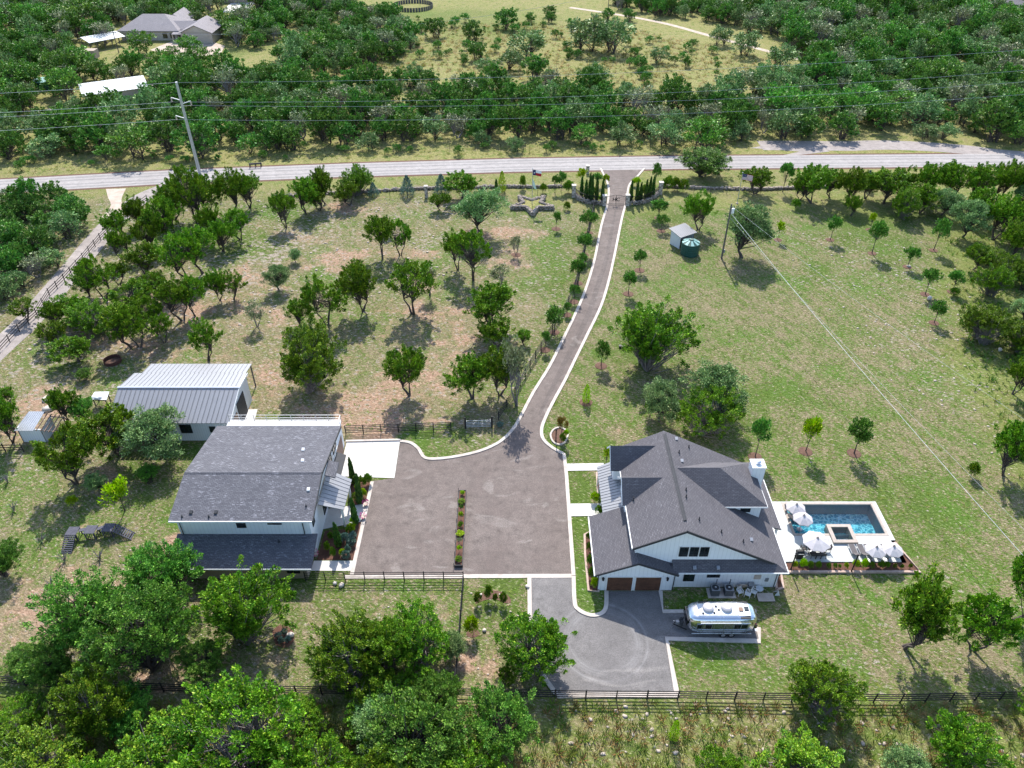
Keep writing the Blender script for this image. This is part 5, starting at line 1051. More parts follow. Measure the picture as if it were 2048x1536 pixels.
# planter strip in the middle of the court
a = G(925.5,985); b = G(917,1135); t = thing('planter', 'long narrow black-edged planter in the middle of the parking court', 'planter', b); d_ = (a-b).normalized(); n_ = Vector((-d_.y,d_.x,0)); L_ = (a-b).length
for s in (-1,1): MB().beam(tuple(b+n_*(s*0.42)+Vector((0,0,0.2))), tuple(a+n_*(s*0.42)+Vector((0,0,0.2))), 0.07, 0.4).build('side_board', 'soffit_dark', t)
for q in (a,b): MB().beam(tuple(q+n_*0.38+Vector((0,0,0.2))), tuple(q-n_*0.38+Vector((0,0,0.2))), 0.07, 0.4).build('end_board', 'soffit_dark', t)
MB().add([tuple(p+Vector((0,0,0.3))) for p in (b-n_*0.38,b+n_*0.38,a+n_*0.38,a-n_*0.38)], [(0,3,2,1)]).build('soil', 'mulch', t)
for k in range(8): q = b+d_*(L_*(k/7))+n_*0.5; MB().beam((q.x,q.y,0),(q.x,q.y,0.75),0.05).build('stake', 'soffit_dark', t)
PLANTER = (a, b)
# beds and loose bits
def bed(poly, z=0.03, m='mulch', edge=None, sm=0, name='planting_bed'):
    P = gp(poly); P = smooth_line(P+[P[0]], sm)[:-1] if sm else P; sheet(name, P, z, m)
    if edge: kerb(P+[P[0]], 0.22, 0.16, edge, 'bed_edging')
bed([(1136,871),(1130,885),(1118,890),(1106,884),(1101,871),(1107,860),(1118,856),(1130,860)], 0.04, 'litter', 'kerb_concrete', 3)
bed([(1178,1066),(1169,1070),(1170,1110),(1177,1182),(1197,1184),(1192,1140),(1184,1080)], 0.03, 'mulch', 'brick_edging')
bed([(1206,943),(1193,946),(1196,990),(1207,996)], 0.03, 'mulch', 'brick_edging'); bed([(1553,1180),(1566,1176),(1562,1150),(1551,1150)], 0.03, 'mulch', 'brick_edging')
bed([(700,962),(742,958),(735,1016),(704,1016)]); bed([(650,1062),(700,1058),(724,1036),(708,1120),(634,1120)])
bed([(950,1208),(958,1190),(976,1180),(995,1182),(1015,1190),(1022,1205),(1008,1206),(990,1198),(972,1200)], 0.03, 'litter', None, 3)
bed([(545,1262),(560,1250),(580,1256),(590,1276),(575,1295),(552,1290)], 0.03, 'mulch', None, 3); bed([(934,1262),(950,1258),(960,1268),(948,1275),(934,1272)], 0.03, 'litter', None, 3)
def rock(px, py, s, label, m='pale_stone', hz=0.7, seed=0):
    q = G(px, py); V, F = STONES[seed % 6]; me = np_mesh('boulder', V*np.array([s,s*0.8,s*hz]), F, None, (m,)); o = bpy.data.objects.new('boulder', me); COL.objects.link(o); o.location = q; o.rotation_euler = (0,0,seed*1.3); tag(o, label, 'rock', 'loose pale rocks')
for i, a in enumerate(((1858,600,0.9,'pale upright rock below a sapling on the right lawn',None,1.3),(1999,702,0.8,'pale rock under the big juniper at the right edge',None,1.2),(1817,534,0.9,'grey rock beside the sapling near the right lawn rocks'),(969,1262,0.55,'white rock right of the round bush below the court'),(1055,1175,0.6,'white rock at the kerb of the turning court'),(580,1272,0.9,'white rock in the mulch bed left of the junipers'),(962,1190,0.35,'small white rock beside the four round bushes'),(1000,1190,0.35,'small white rock among the four round bushes'),(683,1172,0.8,'pale rock pile under the court fence'),(670,1168,0.6,'pale rock beside the rock pile under the court fence'),(100,818,2.2,'large pale rock slab behind the grey shed',None,0.25),(92,800,1.6,'pale rock slab in the paddock above the grey shed',None,0.3),(1338,1288,0.3,'small white disc of rock at the trailer pad kerb'))): rock(a[0],a[1],a[2],a[3],hz=a[5] if len(a)>5 else 0.7,seed=i)
# ---------------------------------------------------------------- vegetation
def leaf_mat(name, tone=1.0, trans=0.09, hue=0.028):
    m = new_mat(name); s = N(m); at = s.n('Attribute', attribute_name='tone').outputs['Color']; oi = s.n('ObjectInfo').outputs['Random']
    hs = s.n('HueSaturation'); hs.inputs['Saturation'].default_value = 1.12; s.l(at, hs.inputs['Color'])
    s.l(s.math('ADD', s.math('MULTIPLY', oi, hue), 0.5-hue/2), hs.inputs['Hue']); s.l(s.math('ADD', s.math('MULTIPLY', oi, 0.45), 0.95*tone), hs.inputs['Value'])
    b = s.bsdf(hs.outputs[0], 0.55, 0, None, 0.25); t = s.n('BsdfTranslucent'); s.l(hs.outputs[0], t.inputs['Color'])
    mx = s.n('MixShader'); mx.inputs[0].default_value = trans; s.l(b, mx.inputs[1]); s.l(t.outputs[0], mx.inputs[2]); s.out(mx.outputs[0])
leaf_mat('leaf'); leaf_mat('weed_leaf', 1.0, 0.3, 0.06)
pm('bark', (0.105, 0.085, 0.075), (0.06, 0.048, 0.042), 3, 0.95, bump=0.5, bscale=9); pm('grey_twig', (0.24, 0.215, 0.21), (0.16, 0.14, 0.135), 3, 0.95)
def leaves(rng, P, Dv, L, Wd, col):
    """diamond leaf sprays at P pointing along Dv"""
    n = len(P); Dv = Dv/np.linalg.norm(Dv, axis=1, keepdims=True); r = rng.normal(size=(n,3)); S = np.cross(Dv, r); S /= np.linalg.norm(S, axis=1, keepdims=True)+1e-9
    L = L[:,None]; Wd = Wd[:,None]; V = np.stack([P, P+Dv*L*0.55+S*Wd*0.5, P+Dv*L, P+Dv*L*0.55-S*Wd*0.5], 1).reshape(-1,3)
    return V, np.arange(n*4).reshape(n,4), np.repeat(col, 4, 0)
def tones(rng, n, cid, pal, spread=0.34):
    """leaf colours: one tone per clump, jitter per leaf"""
    pal = np.array(pal); k = rng.random(cid.max()+1); base = pal[0]+(pal[1]-pal[0])*k[:,None]; c = base[cid]*(1+rng.normal(size=(n,1))*spread); t = rng.random(n) < 0.12; c[t] = pal[2]*(1+rng.normal(size=(t.sum(),1))*0.2); return np.clip(c, 0.008, 0.9)
PAL = dict(juniper=[(0.060,0.140,0.020),(0.140,0.235,0.032),(0.250,0.315,0.055)], oak=[(0.090,0.165,0.060),(0.180,0.265,0.105),(0.24,0.31,0.13)], fresh=[(0.060,0.155,0.032),(0.130,0.255,0.050),(0.21,0.32,0.075)], young=[(0.050,0.140,0.030),(0.110,0.225,0.045),(0.19,0.29,0.07)],
           lime=[(0.190,0.320,0.028),(0.310,0.430,0.042),(0.46,0.50,0.07)], fjuniper=[(0.045,0.125,0.028),(0.105,0.205,0.045),(0.17,0.26,0.06)], blue=[(0.10,0.17,0.135),(0.18,0.25,0.205),(0.23,0.30,0.25)], box=[(0.055,0.130,0.020),(0.125,0.215,0.030),(0.28,0.32,0.04)], cypress=[(0.032,0.085,0.024),(0.080,0.150,0.038),(0.13,0.19,0.045)], grey=[(0.12,0.15,0.075),(0.20,0.22,0.12),(0.26,0.26,0.17)], purple=[(0.12,0.09,0.03),(0.21,0.17,0.04),(0.26,0.08,0.05)])
def crown(seed, pal, nlobe=7, nclump=70, nleaf=60, leaf=0.035, base=0.35, cr=0.085, up=0.5, flat=1.0, shell=0.72, plume=0.0, low=-0.45):
    """foliage of a tree 1 wide and 1 high: leaf sprays in clumps round limb ends"""
    rng = np.random.default_rng(seed); C = []; lobes = []
    zc, hz = (1+base)/2, (1-base)/2
    for i in range(nlobe):
        a = 2*math.pi*(i+rng.uniform(-0.3,0.3))/nlobe; e = rng.uniform(-0.25,0.9); lobes.append((math.cos(a)*math.cos(e), math.sin(a)*math.cos(e), math.sin(e), rng.uniform(0.5,1.04)))
    lobes.append((rng.normal()*0.2, rng.normal()*0.2, 1.0, rng.uniform(0.85,1.0)))
    while len(C) < nclump:
        l = lobes[rng.integers(len(lobes))]; d = np.array(l[:3])+rng.normal(size=3)*0.42
        d /= np.linalg.norm(d)+1e-9
        if d[2] < low: continue
        r = l[3]*rng.uniform(shell, 1.0)
        C.append((0.5*d[0]*r*0.92, 0.5*d[1]*r*0.92, zc+hz*d[2]*r*flat*0.94))
    C = np.array(C); n = nclump*nleaf; cid = np.repeat(np.arange(nclump), nleaf); sz = rng.uniform(0.65,1.25,nclump)
    u = rng.normal(size=(n,3)); u /= np.linalg.norm(u,axis=1,keepdims=True); rr = rng.random(n)[:,None]**0.45
    off = u*rr*cr*sz[cid][:,None]; off[:,2] *= 0.8*(1.0)
    if plume:                                        # feathery upswept sprays instead of round clumps
        ax = C-np.array([0,0,zc-hz*0.5]); ax /= np.linalg.norm(ax,axis=1,keepdims=True); ax = ax*0.8+np.array([0,0,up*0.9])+rng.normal(size=ax.shape)*0.25; ax /= np.linalg.norm(ax,axis=1,keepdims=True)
        tt = rng.random(n)**0.8; off = ax[cid]*((tt-0.35)*plume*sz[cid])[:,None]+u*(cr*(1.05-tt*0.85)*sz[cid]*rng.random(n)**0.4)[:,None]
    P = C[cid]+off; out = P-np.array([0,0,zc-hz*0.3]); out /= np.linalg.norm(out,axis=1,keepdims=True)+1e-9
    Dv = out*0.7+np.array([0,0,up])+rng.normal(size=(n,3))*0.55+u*0.5
    if plume: Dv = ax[cid]*1.1+u*0.7+rng.normal(size=(n,3))*0.35
    L = leaf*rng.uniform(0.7,1.5,n); V, F, col = leaves(rng, P, Dv, L, L*rng.uniform(0.4,0.62,n), tones(rng, n, cid, pal))
    return V, F, col, C, lobes
def limbs(seed, C, base, tw=0.022, stems=1, twigs=0.5, spread=0.1):
    rng = random.Random(seed); mb = MB(); tw_ = MB(); tops = []
    for s in range(stems):
        a = rng.uniform(0,6.28); k = spread*(1 if stems > 1 else 0.5); x = math.cos(a)*k; y = math.sin(a)*k
        pts = [(0.25*x*s,0.25*y*s,-0.02),(x*0.5,y*0.5,base*0.55),(x,y,base*1.02),(x*1.3,y*1.3,0.5*(base+1)*0.95)]; r = tw*(1 if s == 0 else 0.75)
        mb.tube(pts, [r*1.35,r,r*0.75,r*0.35], 7, False); tops.append((pts[2], pts[3], r))
    idx = list(range(len(C))); rng.shuffle(idx)
    for i in idx[:int(len(C)*twigs)]:
        c = C[i]; p, q, r = tops[rng.randrange(len(tops))]; f = rng.uniform(0.0,0.9); s0 = tuple(p[k]+(q[k]-p[k])*f for k in range(3)); m_ = tuple((s0[k]*0.45+c[k]*0.55)+rng.uniform(-0.02,0.02)-(0.02 if k == 2 else 0) for k in range(3))
        mb.tube([s0, m_, tuple(c)], [r*0.42,r*0.24,r*0.08], 4, False)
    return mb
VAR = {}
def variant(kind, n, wood, **kw):
    VAR[kind] = []
    for i in range(n):
        seed = hash((len(kind), n)) % 1000*7+i*31+sum(map(ord, kind)); k = dict(kw); pal = PAL[k.pop('pal')]; st = k.pop('stems', 1); tw = k.pop('tw', 0.022); sp = k.pop('spread', 0.1); tg = k.pop('twigs', 0.5)
        k['nlobe'] = k['nlobe']+(i*2) % 5-2; k['shell'] = k['shell']+(0.08,-0.08,0.0,0.12,-0.04)[i % 5]; V, F, col, C, _ = crown(seed, pal, **k); me = np_mesh(kind+'_crown', V, F, col, ('leaf',)); mb = limbs(seed, C, k.get('base', 0.35), tw, st, tg, sp)
        tm = bpy.data.meshes.new(kind+'_trunk'); tm.from_pydata([tuple(v) for v in mb.v], [], mb.f); tm.materials.append(MATS[wood]); tm.polygons.foreach_set('use_smooth', [True]*len(tm.polygons)); VAR[kind].append((me, tm))
variant('juniper', 5, 'bark', pal='juniper', nlobe=8, nclump=160, nleaf=75, leaf=0.030, base=0.16, cr=0.050, up=0.7, stems=2, tw=0.02, spread=0.12, twigs=0.8, shell=0.55, plume=0.13, low=-0.75)
variant('spreading', 4, 'bark', pal='juniper', nlobe=7, nclump=110, nleaf=75, leaf=0.032, base=0.26, cr=0.052, up=0.6, stems=2, tw=0.02, spread=0.16, twigs=0.8, shell=0.6, plume=0.12, low=-0.6)
variant('bushy', 4, 'grey_twig', pal='juniper', nlobe=10, nclump=300, nleaf=105, leaf=0.0195, base=-0.1, cr=0.045, up=0.8, stems=2, tw=0.018, shell=0.5, twigs=0.9, plume=0.12, low=-0.7)
variant('oak', 4, 'bark', pal='oak', nlobe=8, nclump=130, nleaf=100, leaf=0.026, low=-0.7, base=0.12, cr=0.075, up=0.25, stems=1, tw=0.024, spread=0.14, shell=0.6, twigs=0.7)
variant('elm', 3, 'bark', pal='fresh', nlobe=9, nclump=300, nleaf=100, leaf=0.0185, low=-0.7, base=0.05, cr=0.055, up=0.4, plume=0.10, stems=2, tw=0.02, shell=0.5, twigs=0.8)
variant('young', 4, 'bark', pal='young', nlobe=5, nclump=38, nleaf=38, leaf=0.075, base=0.30, cr=0.12, up=0.45, stems=1, tw=0.02, spread=0.02, shell=0.5, twigs=0.6)
variant('lime', 2, 'bark', pal='lime', nlobe=5, nclump=36, nleaf=38, leaf=0.075, base=0.22, cr=0.12, up=0.5, stems=1, tw=0.018, spread=0.02, shell=0.45, twigs=0.6)
variant('sparse', 2, 'grey_twig', pal='grey', nlobe=6, nclump=60, nleaf=22, leaf=0.045, base=0.25, cr=0.09, up=0.5, stems=3, tw=0.016, spread=0.14, shell=0.4, twigs=1.0)
variant('purple', 1, 'bark', pal='purple', nlobe=5, nclump=30, nleaf=40, leaf=0.07, base=0.35, cr=0.12, up=0.4, stems=2, tw=0.018, spread=0.06, shell=0.5)
variant('ball', 3, 'bark', pal='box', nlobe=9, nclump=60, nleaf=45, leaf=0.075, base=0.0, cr=0.13, up=0.3, stems=1, tw=0.02, shell=0.75, twigs=0.2)
variant('limeball', 2, 'bark', pal='lime', nlobe=9, nclump=60, nleaf=45, leaf=0.08, base=0.0, cr=0.13, up=0.4, stems=1, tw=0.02, shell=0.7, twigs=0.2)
variant('blueball', 1, 'bark', pal='blue', nlobe=7, nclump=45, nleaf=40, leaf=0.10, base=0.0, cr=0.13, up=0.5, stems=1, tw=0.02, shell=0.6, twigs=0.2)
def cone_variant(kind, n, pal, nleaf, leaf, prof, wood='bark'):
    VAR[kind] = []
    for i in range(n):
        rng = np.random.default_rng(900+i+len(kind)); z = rng.random(nleaf)**1.1; cid = (z*20).astype(int)*6+rng.integers(0,6,nleaf); a = (cid % 6)*1.05+rng.normal(size=nleaf)*0.35; r = prof(z)*rng.uniform(0.55,1.08,nleaf)*(1+0.16*np.sin(z*40+a*3))
        P = np.stack([r*np.cos(a), r*np.sin(a), z*0.97], -1); Dv = np.stack([np.cos(a)*0.5, np.sin(a)*0.5, np.full(nleaf,0.9)], -1)+rng.normal(size=(nleaf,3))*0.35; L = leaf*rng.uniform(0.6,1.4,nleaf)
        V, F, col = leaves(rng, P, Dv, L, L*(1.1 if kind == 'cypress' else 0.5), tones(rng, nleaf, cid, PAL[pal])); me = np_mesh(kind+'_crown', V, F, col, ('leaf',)); mb = MB().tube([(0,0,-0.02),(0,0,0.9)], [0.03,0.008], 6, False)
        tm = bpy.data.meshes.new(kind+'_trunk'); tm.from_pydata([tuple(v) for v in mb.v], [], mb.f); tm.materials.append(MATS[wood]); VAR[kind].append((me, tm))
cone_variant('cypress', 3, 'cypress', 1700, 0.13, lambda z: 0.42*np.sqrt(np.clip(1-z,0,1))*(0.55+0.45*np.minimum(1,z*6)))
cone_variant('bluecone', 2, 'blue', 1500, 0.075, lambda z: 0.48*np.clip(1.02-z,0,1)**0.8)
cone_variant('limecone', 1, 'lime', 1400, 0.07, lambda z: 0.46*np.sqrt(np.clip(1-z,0,1))*(0.6+0.4*np.minimum(1,z*5)))
CNT = {}; TREES = []
KW = dict(juniper=('juniper_tree','juniper'), spreading=('juniper_tree','open-trunked juniper'), bushy=('juniper_tree','bushy juniper'), oak=('live_oak','grey-green live oak'), elm=('elm_tree','bright green leafy tree'), young=('young_tree','young shade tree'), lime=('young_tree','lime-green young tree'), sparse=('young_tree','sparse grey tree'), cypress=('cypress','slim dark cypress'), bluecone=('conifer','blue-green conifer'), limecone=('conifer','lime-green cone-shaped conifer'), ball=('shrub','round clipped shrub'), limeball=('shrub','yellow-green shrub'), blueball=('shrub','blue-green agave-like shrub'), purple=('young_tree','bronze-leaved small tree'))
def plant(kind, bx, by, ty, w, label, cat=None, group=None, mulch=0.0, zb=0.0, at=None, hw=None):
    if at is None:
        p = G(bx, by, zb)
        if kind in ('juniper','spreading','bushy','oak','elm'):
            b0 = {'juniper':0.16,'spreading':0.26,'bushy':-0.1,'oak':0.12,'elm':0.05}[kind]; h = 5.0
            def top(Y, h, W): dl = math.atan2(CH, Y); dd = Y*CS+(CH-h*0.5)*SN; return PX(0, Y, (1+b0)/2*h)[1]-FPX/dd*math.hypot(W/2*math.sin(dl), (1-b0)/2*h*math.cos(dl))*0.97
            for _ in range(3):
                W = w*(p.y*CS+(CH-h*0.6)*SN)/FPX; lo, hi = 0.4, 16.0
                for _ in range(24):
                    h = (lo+hi)/2
                    if top(p.y, h, W) > ty: lo = h
                    else: hi = h
                cap = {'bushy':0.95,'elm':0.95,'oak':1.0}.get(kind, 1.45)
                if h > cap*W:                        # root hidden by its own crown: stand the tree further back instead of taller
                    h = cap*W; lo, hi = p.y, p.y+12
                    for _ in range(24):
                        m_ = (lo+hi)/2
                        if top(m_, h, W) > ty: lo = m_
                        else: hi = m_
                    p.x *= ((lo*CS+CH*SN)/(p.y*CS+CH*SN)); p.y = lo
            h = max(h, W*0.5)
        else: h = max(0.3, HT(p.y, ty)-zb); W = w*(p.y*CS+(CH-h*0.6)*SN)/FPX
    else: p = Vector(at); h, W = hw
    nm, word = KW[kind]; i = CNT.get(kind, 0); CNT[kind] = i+1; cr, tr = VAR[kind][i % len(VAR[kind])]
    t = thing(nm, label, cat or ('shrub' if 'ball' in kind else 'tree'), p, group); rq = random.Random(int(p.x*37+p.y*91)); tl = 0.09 if kind in ('juniper','spreading','oak','elm','bushy') else 0.02; t.rotation_euler = (rq.uniform(-tl,tl),rq.uniform(-tl,tl),(i*2.399) % 6.283); k_ = 1.22 if kind in ('juniper','spreading','bushy','oak','elm') else 1.06; sx = rq.uniform(0.88,1.12) if tl > 0.05 else 1.0; t.scale = (W*k_*sx, W*k_/sx, h)
    for n_, me in (('trunk', tr), ('crown', cr)): o = bpy.data.objects.new(n_, me); COL.objects.link(o); o.parent = t
    if mulch:
        mb = MB().lathe((0,0,0), [(mulch/W/k_,0.0),(mulch*0.93/W/k_,0.05/h),(0.02,0.1/h)], 14); me = bpy.data.meshes.new('mulch'); me.from_pydata([tuple(v) for v in mb.v], [], mb.f); me.materials.append(MATS['litter']); o = bpy.data.objects.new('mulch', me); COL.objects.link(o); o.parent = t
    TREES.append((p.x, p.y, W/2)); return t
def grove(rows, where, group, prefix=''):
    """rows of (kind, base x, base y, top y, width); labelled by row and place so each can be found"""
    rows = sorted(rows, key=lambda r: r[2]); k = max(1, round(math.sqrt(len(rows)/1.6))); per = math.ceil(len(rows)/k)
    for ri in range(k):
        R_ = sorted(rows[ri*per:(ri+1)*per], key=lambda r: r[1])
        for ci, r in enumerate(R_):
            sz = 'small ' if r[4]/SC(r[2]) < 3.6 else ('large ' if r[4]/SC(r[2]) > 7 else ''); nm = KW[r[0]][1]
            pos = 'leftmost' if ci == 0 else ('rightmost' if ci == len(R_)-1 else ORD[ci]+' from left')
            rowname = 'front row' if ri == k-1 else ('back row' if ri == 0 else ORD[ri]+' row from back')
            r = (r[0], r[1], r[2], r[3]-(r[2]-r[3])*0.02, r[4]); plant(*r, f'{sz}{nm} {where}, {pos}, {rowname}' if k > 1 else f'{sz}{nm} {where}, {pos}', group=group)
J, S_P, B_, O_, E_ = 'juniper', 'spreading', 'bushy', 'oak', 'elm'
grove([(J,394,450,341,82),(J,469,423,340,72),(J,500,415,347,62),(J,342,483,393,78),(S_P,481,479,418,62),(J,301,505,432,64),(S_P,379,562,466,84),(S_P,407,546,458,74),(J,448,502,438,64),(S_P,249,524,458,58),(J,292,549,486,78),(S_P,213,603,514,70),(J,180,592,538,64),(S_P,240,570,525,48),(J,273,620,558,84),(S_P,364,641,552,88),(S_P,391,644,555,62),(S_P,467,599,546,58),(B_,191,663,596,98),(S_P,265,694,609,88),(S_P,282,710,612,68),(S_P,331,685,626,54),(S_P,416,724,643,64),('sparse',515,655,606,60),(O_,558,579,529,58),(J,156,723,667,84),(S_P,55,639,597,58),(J,240,478,420,60),(J,425,480,410,60),(J,150,640,585,70),(J,350,440,365,70),(J,420,430,350,70),(J,440,600,540,50),(J,110,690,640,60),(J,320,600,540,60),(J,280,455,395,60),(S_P,300,660,590,66),(J,120,655,600,56)], 'in the left paddock grove', 'junipers in the left paddock')
grove([(J,652,409,337,58),(B_,720,426,331,70),(J,614,428,356,68),(J,573,461,384,54),(O_,962,469,374,102),(J,923,396,343,74),(J,700,410,360,60),(J,640,420,372,60),(J,880,420,385,40)], 'near the road left of the star planter', 'junipers near the road')
grove([(S_P,765,541,438,64),(S_P,800,546,443,54),(S_P,915,571,465,60),(S_P,946,571,465,74),(S_P,656,650,555,88),(J,726,639,525,78),(S_P,828,628,525,100),('sparse',858,590,526,46),('sparse',999,576,530,50),(J,988,655,563,108),(J,994,692,631,74),(J,605,652,597,64),(J,715,562,520,54),(J,775,470,440,30)], 'in the middle paddock', 'junipers in the middle paddock')
grove([(B_,625,800,648,155),(J,820,792,695,90),(J,945,798,706,105),(J,1000,790,690,90),('sparse',1032,808,675,90),(J,1049,690,660,36)], 'between the paddock fence and the middle grove', 'junipers above the paddock fence')
for r in [(O_,592,535,497,30,'small round tree standing alone among pale rocks in the paddock'),('sparse',1032,510,470,36,'pale sapling on a mulch mound below the star planter'),('young',1112,458,425,22,'slim sapling right of the star planter'),('ball',1134,420,404,14,'tiny shrub between the star planter and the gate wall')]: plant(*r, mulch=0.9 if r[0] in ('young','sparse') else 0)
for i, r in enumerate([(1178,466,422,40),(1169,510,466,42),(1164,532,508,26),(1156,567,520,44),(1148,604,570,24),(1134,630,605,20),(1109,665,618,50),(1090,700,665,24)]): plant('young', *r, ORD[i]+' young tree from the gate along the left side of the drive', group='young trees along the drive', mulch=0.8)
for r in [('young',1279,541,500,26,'small young tree right of the drive, nearest the green tank'),('young',1256.5,588,541,36,'young tree right of the drive above the big juniper'),('young',1202,732,686,40,'young tree between the drive and the big juniper'),('limecone',1172,805,769,19,'lime-green cone-shaped conifer right of the drive'),('young',1317,436,400,48,'round young tree left of the pump shed behind'),('young',1322,462,430,28,'small young tree in front of the one left of the pump shed'),('young',1510,914,838,46,'young tree right behind the house'),('lime',1611,903,836,50,'feathery lime-green tree on the lawn above the pool'),('young',1708,907,843,58,'round dark young tree on the lawn above the pool'),('purple',1122,878,833,26,'bronze-leaved small tree in the round kerbed bed')]: plant(*r, mulch=0.9)
for r in [(B_,1300,730,597,172,'very large dark juniper on the lawn right of the drive'),(J,1396,460,384,66,'juniper behind the pump shed'),(O_,1484,517,408,114,'live oak with two trunks beside the utility pole'),(O_,1318,850,760,94,'pale live oak behind the main house'),(O_,1428,830,722,118,'pale live oak right of the other behind the main house'),(B_,1414,888,770,118,'dense bright juniper touching the back of the main house'),(E_,1405,352,300,106,'large oak standing on the road edge right of the gate'),(J,1300,860,800,30,'small juniper stem left behind the main house')]: plant(*r)
grove([(J,1510,387,334,66),('young',1565,384,329,36),(J,1622,406,332,90),(J,1690,411,334,64),('bluecone',1731,378,342,26),(J,1767,406,340,90),(B_,1800,441,374,70),(J,1852,400,328,64),(J,1898,400,327,74),(J,1953,403,328,74),(J,1994,406,324,66),(J,2035,412,328,66),(O_,1925,475,400,80),(J,1985,480,392,86),(J,2060,480,380,80),(O_,2050,440,360,70),(J,1660,395,340,60),(J,1730,398,346,60),(J,1800,394,334,60),(J,2010,520,440,70),(J,1840,426,370,60),(O_,1882,432,372,62),(J,1962,447,380,72),(J,1700,432,390,40),(J,1600,400,350,50)], 'along the upper right road', 'trees along the road in the upper right')
for i, r in enumerate([('lime',1555,480,443,20),('young',1660,480,432,28),('lime',1739.5,460,425,18),('young',1743.6,507,440,40),('young',1866.7,501,440,38),('young',1814.7,534,495,38),('young',1850,589,538,36),('young',1903.6,584,541,36),('young',1868,646,604,36)]):
    plant(*r, ['lime sapling left of the other saplings on the rocky right lawn','round sapling second from the left on the rocky right lawn','thin lime sapling behind the tall sapling on the right lawn','tall sapling in the middle of the rocky right lawn','tall sapling nearest the trees of the upper right','round sapling beside a grey rock on the right lawn','slanting sapling beside an upright pale rock','sapling close to the brushy right edge','lime-topped sapling in front of the big right-edge juniper'][i], mulch=0.8)
for r in [(B_,1958,682,601,110,'large bright juniper at the brushy right edge'),(B_,1975,592,528,74,'grey-green brush clump at the right edge above the large juniper'),(B_,1977,523,498,58,'low juniper brush at the right edge below the roadside trees'),(O_,2050,640,590,60,'live oak cut off by the right edge'),(B_,2015,562,505,72,'juniper brush at the right edge above the live oak'),(B_,2030,700,640,84,'juniper brush behind the large bright juniper at the right edge'),(J,1945,540,490,52,'thin juniper left of the brush at the right edge'),(B_,2045,905,835,70,'juniper brush at the right edge behind the thick-trunked juniper'),(J,2007,978,840,98,'dark juniper with thick trunk at the right edge above the pool level'),(J,2024,806,717,60,'leaning juniper at the right edge beside the wires'),('ball',1590,418,397,18,'small round bush below the roadside junipers'),('ball',1941,953,927,24,'small shrub in a mulch ring near the right edge'),('ball',1905,592,576,18,'low shrub under a sapling at the right edge'),(B_,2060,730,670,60,'juniper bush cut off by the right edge beside the wires'),(J,1806,1292,1143,150,'large juniper below the pool bed'),(J,1946,1340,1190,112,'tall juniper with clear trunk at the lower right'),(J,2026,1258,1116,120,'dense juniper behind the tall one at the lower right edge'),(B_,1895,1536,1424,152,'broad juniper bush at the bottom right below the fence'),(B_,1632,1492,1310,150,'upright juniper growing through the bottom fence on the right'),(B_,1590,1575,1478,210,'broad juniper at the bottom edge left of the upright one'),(O_,1804,1572,1494,98,'blue-grey live oak bush at the bottom edge'),(B_,2075,1480,1380,110,'juniper bush cut off at the bottom right corner'),(B_,1450,1585,1500,120,'low juniper at the bottom edge near the middle right')]: plant(*r)
for r in [(E_,340,1206,1072,165,'bright leafy tree overlapping the guest house lean-to'),(E_,195,1335,1145,200,'largest bright leafy tree in the lower left'),(E_,318,1356,1175,205,'bright leafy tree right of the largest one in the lower left'),(E_,130,1374,1262,125,'leafy tree at the bottom fence on the left'),(B_,205,1448,1335,160,'dark juniper straddling the bottom fence on the left'),(B_,496,1280,1127,192,'yellow-green juniper in front of the guest house lean-to'),(E_,18,1172,1078,90,'bright leafy tree at the left edge below the climbing ramp'),(B_,720,1395,1222,165,'large juniper left of the small fence below the court'),(B_,838,1384,1213,150,'large juniper beside the fence below the court'),(O_,905,1372,1260,66,'live oak at the fence below the court'),(B_,775,1340,1225,140,'large juniper between two others left of the fence below the court'),(B_,690,1330,1255,110,'left end of the juniper clump below the court'),(E_,880,1430,1340,110,'leafy tree on the bottom fence below the juniper clump'),(B_,770,1440,1370,150,'juniper below the bottom fence under the large clump'),(B_,1078,1388,1216,158,'ragged juniper at the edge of the turning court'),(J,1010,1375,1330,40,'small juniper left of the turning court'),
    (B_,90,1560,1440,230,'juniper in the bottom left corner'),(B_,330,1580,1430,250,'juniper at the bottom edge, second from the left corner'),(B_,500,1530,1352,270,'tall yellow-green juniper at the bottom edge left of the middle'),(B_,640,1600,1470,200,'juniper at the bottom edge right of the tall yellow-green one'),(E_,850,1530,1368,240,'bright leafy tree at the bottom edge below the court'),(E_,1000,1530,1378,170,'leafy tree at the bottom edge nearest the turning court'),(B_,930,1610,1470,180,'juniper at the very bottom below the leafy trees'),(O_,760,1480,1400,110,'small live oak in shade between the bottom junipers'),(E_,720,1620,1520,150,'leafy bush cut off at the bottom edge'),(B_,200,1640,1510,200,'juniper cut off at the bottom edge on the left'),(B_,40,1470,1400,110,'juniper bush near the bottom left corner above the others'),(E_,260,1440,1360,130,'leafy tree behind the bottom fence junipers on the left'),(E_,420,1345,1270,110,'leafy tree between the yellow-green juniper and the bottom fence'),(B_,620,1440,1385,90,'shaded juniper on the bottom fence left of the large junipers'),(E_,60,1330,1280,80,'leafy bush at the left edge above the bottom fence'),(B_,780,1600,1480,170,'juniper at the bottom edge below the small live oak'),(E_,560,1660,1540,160,'leafy tree cut off at the bottom below the tall juniper'),(E_,440,1660,1530,180,'leafy tree cut off at the bottom edge on the left')]: plant(*r)
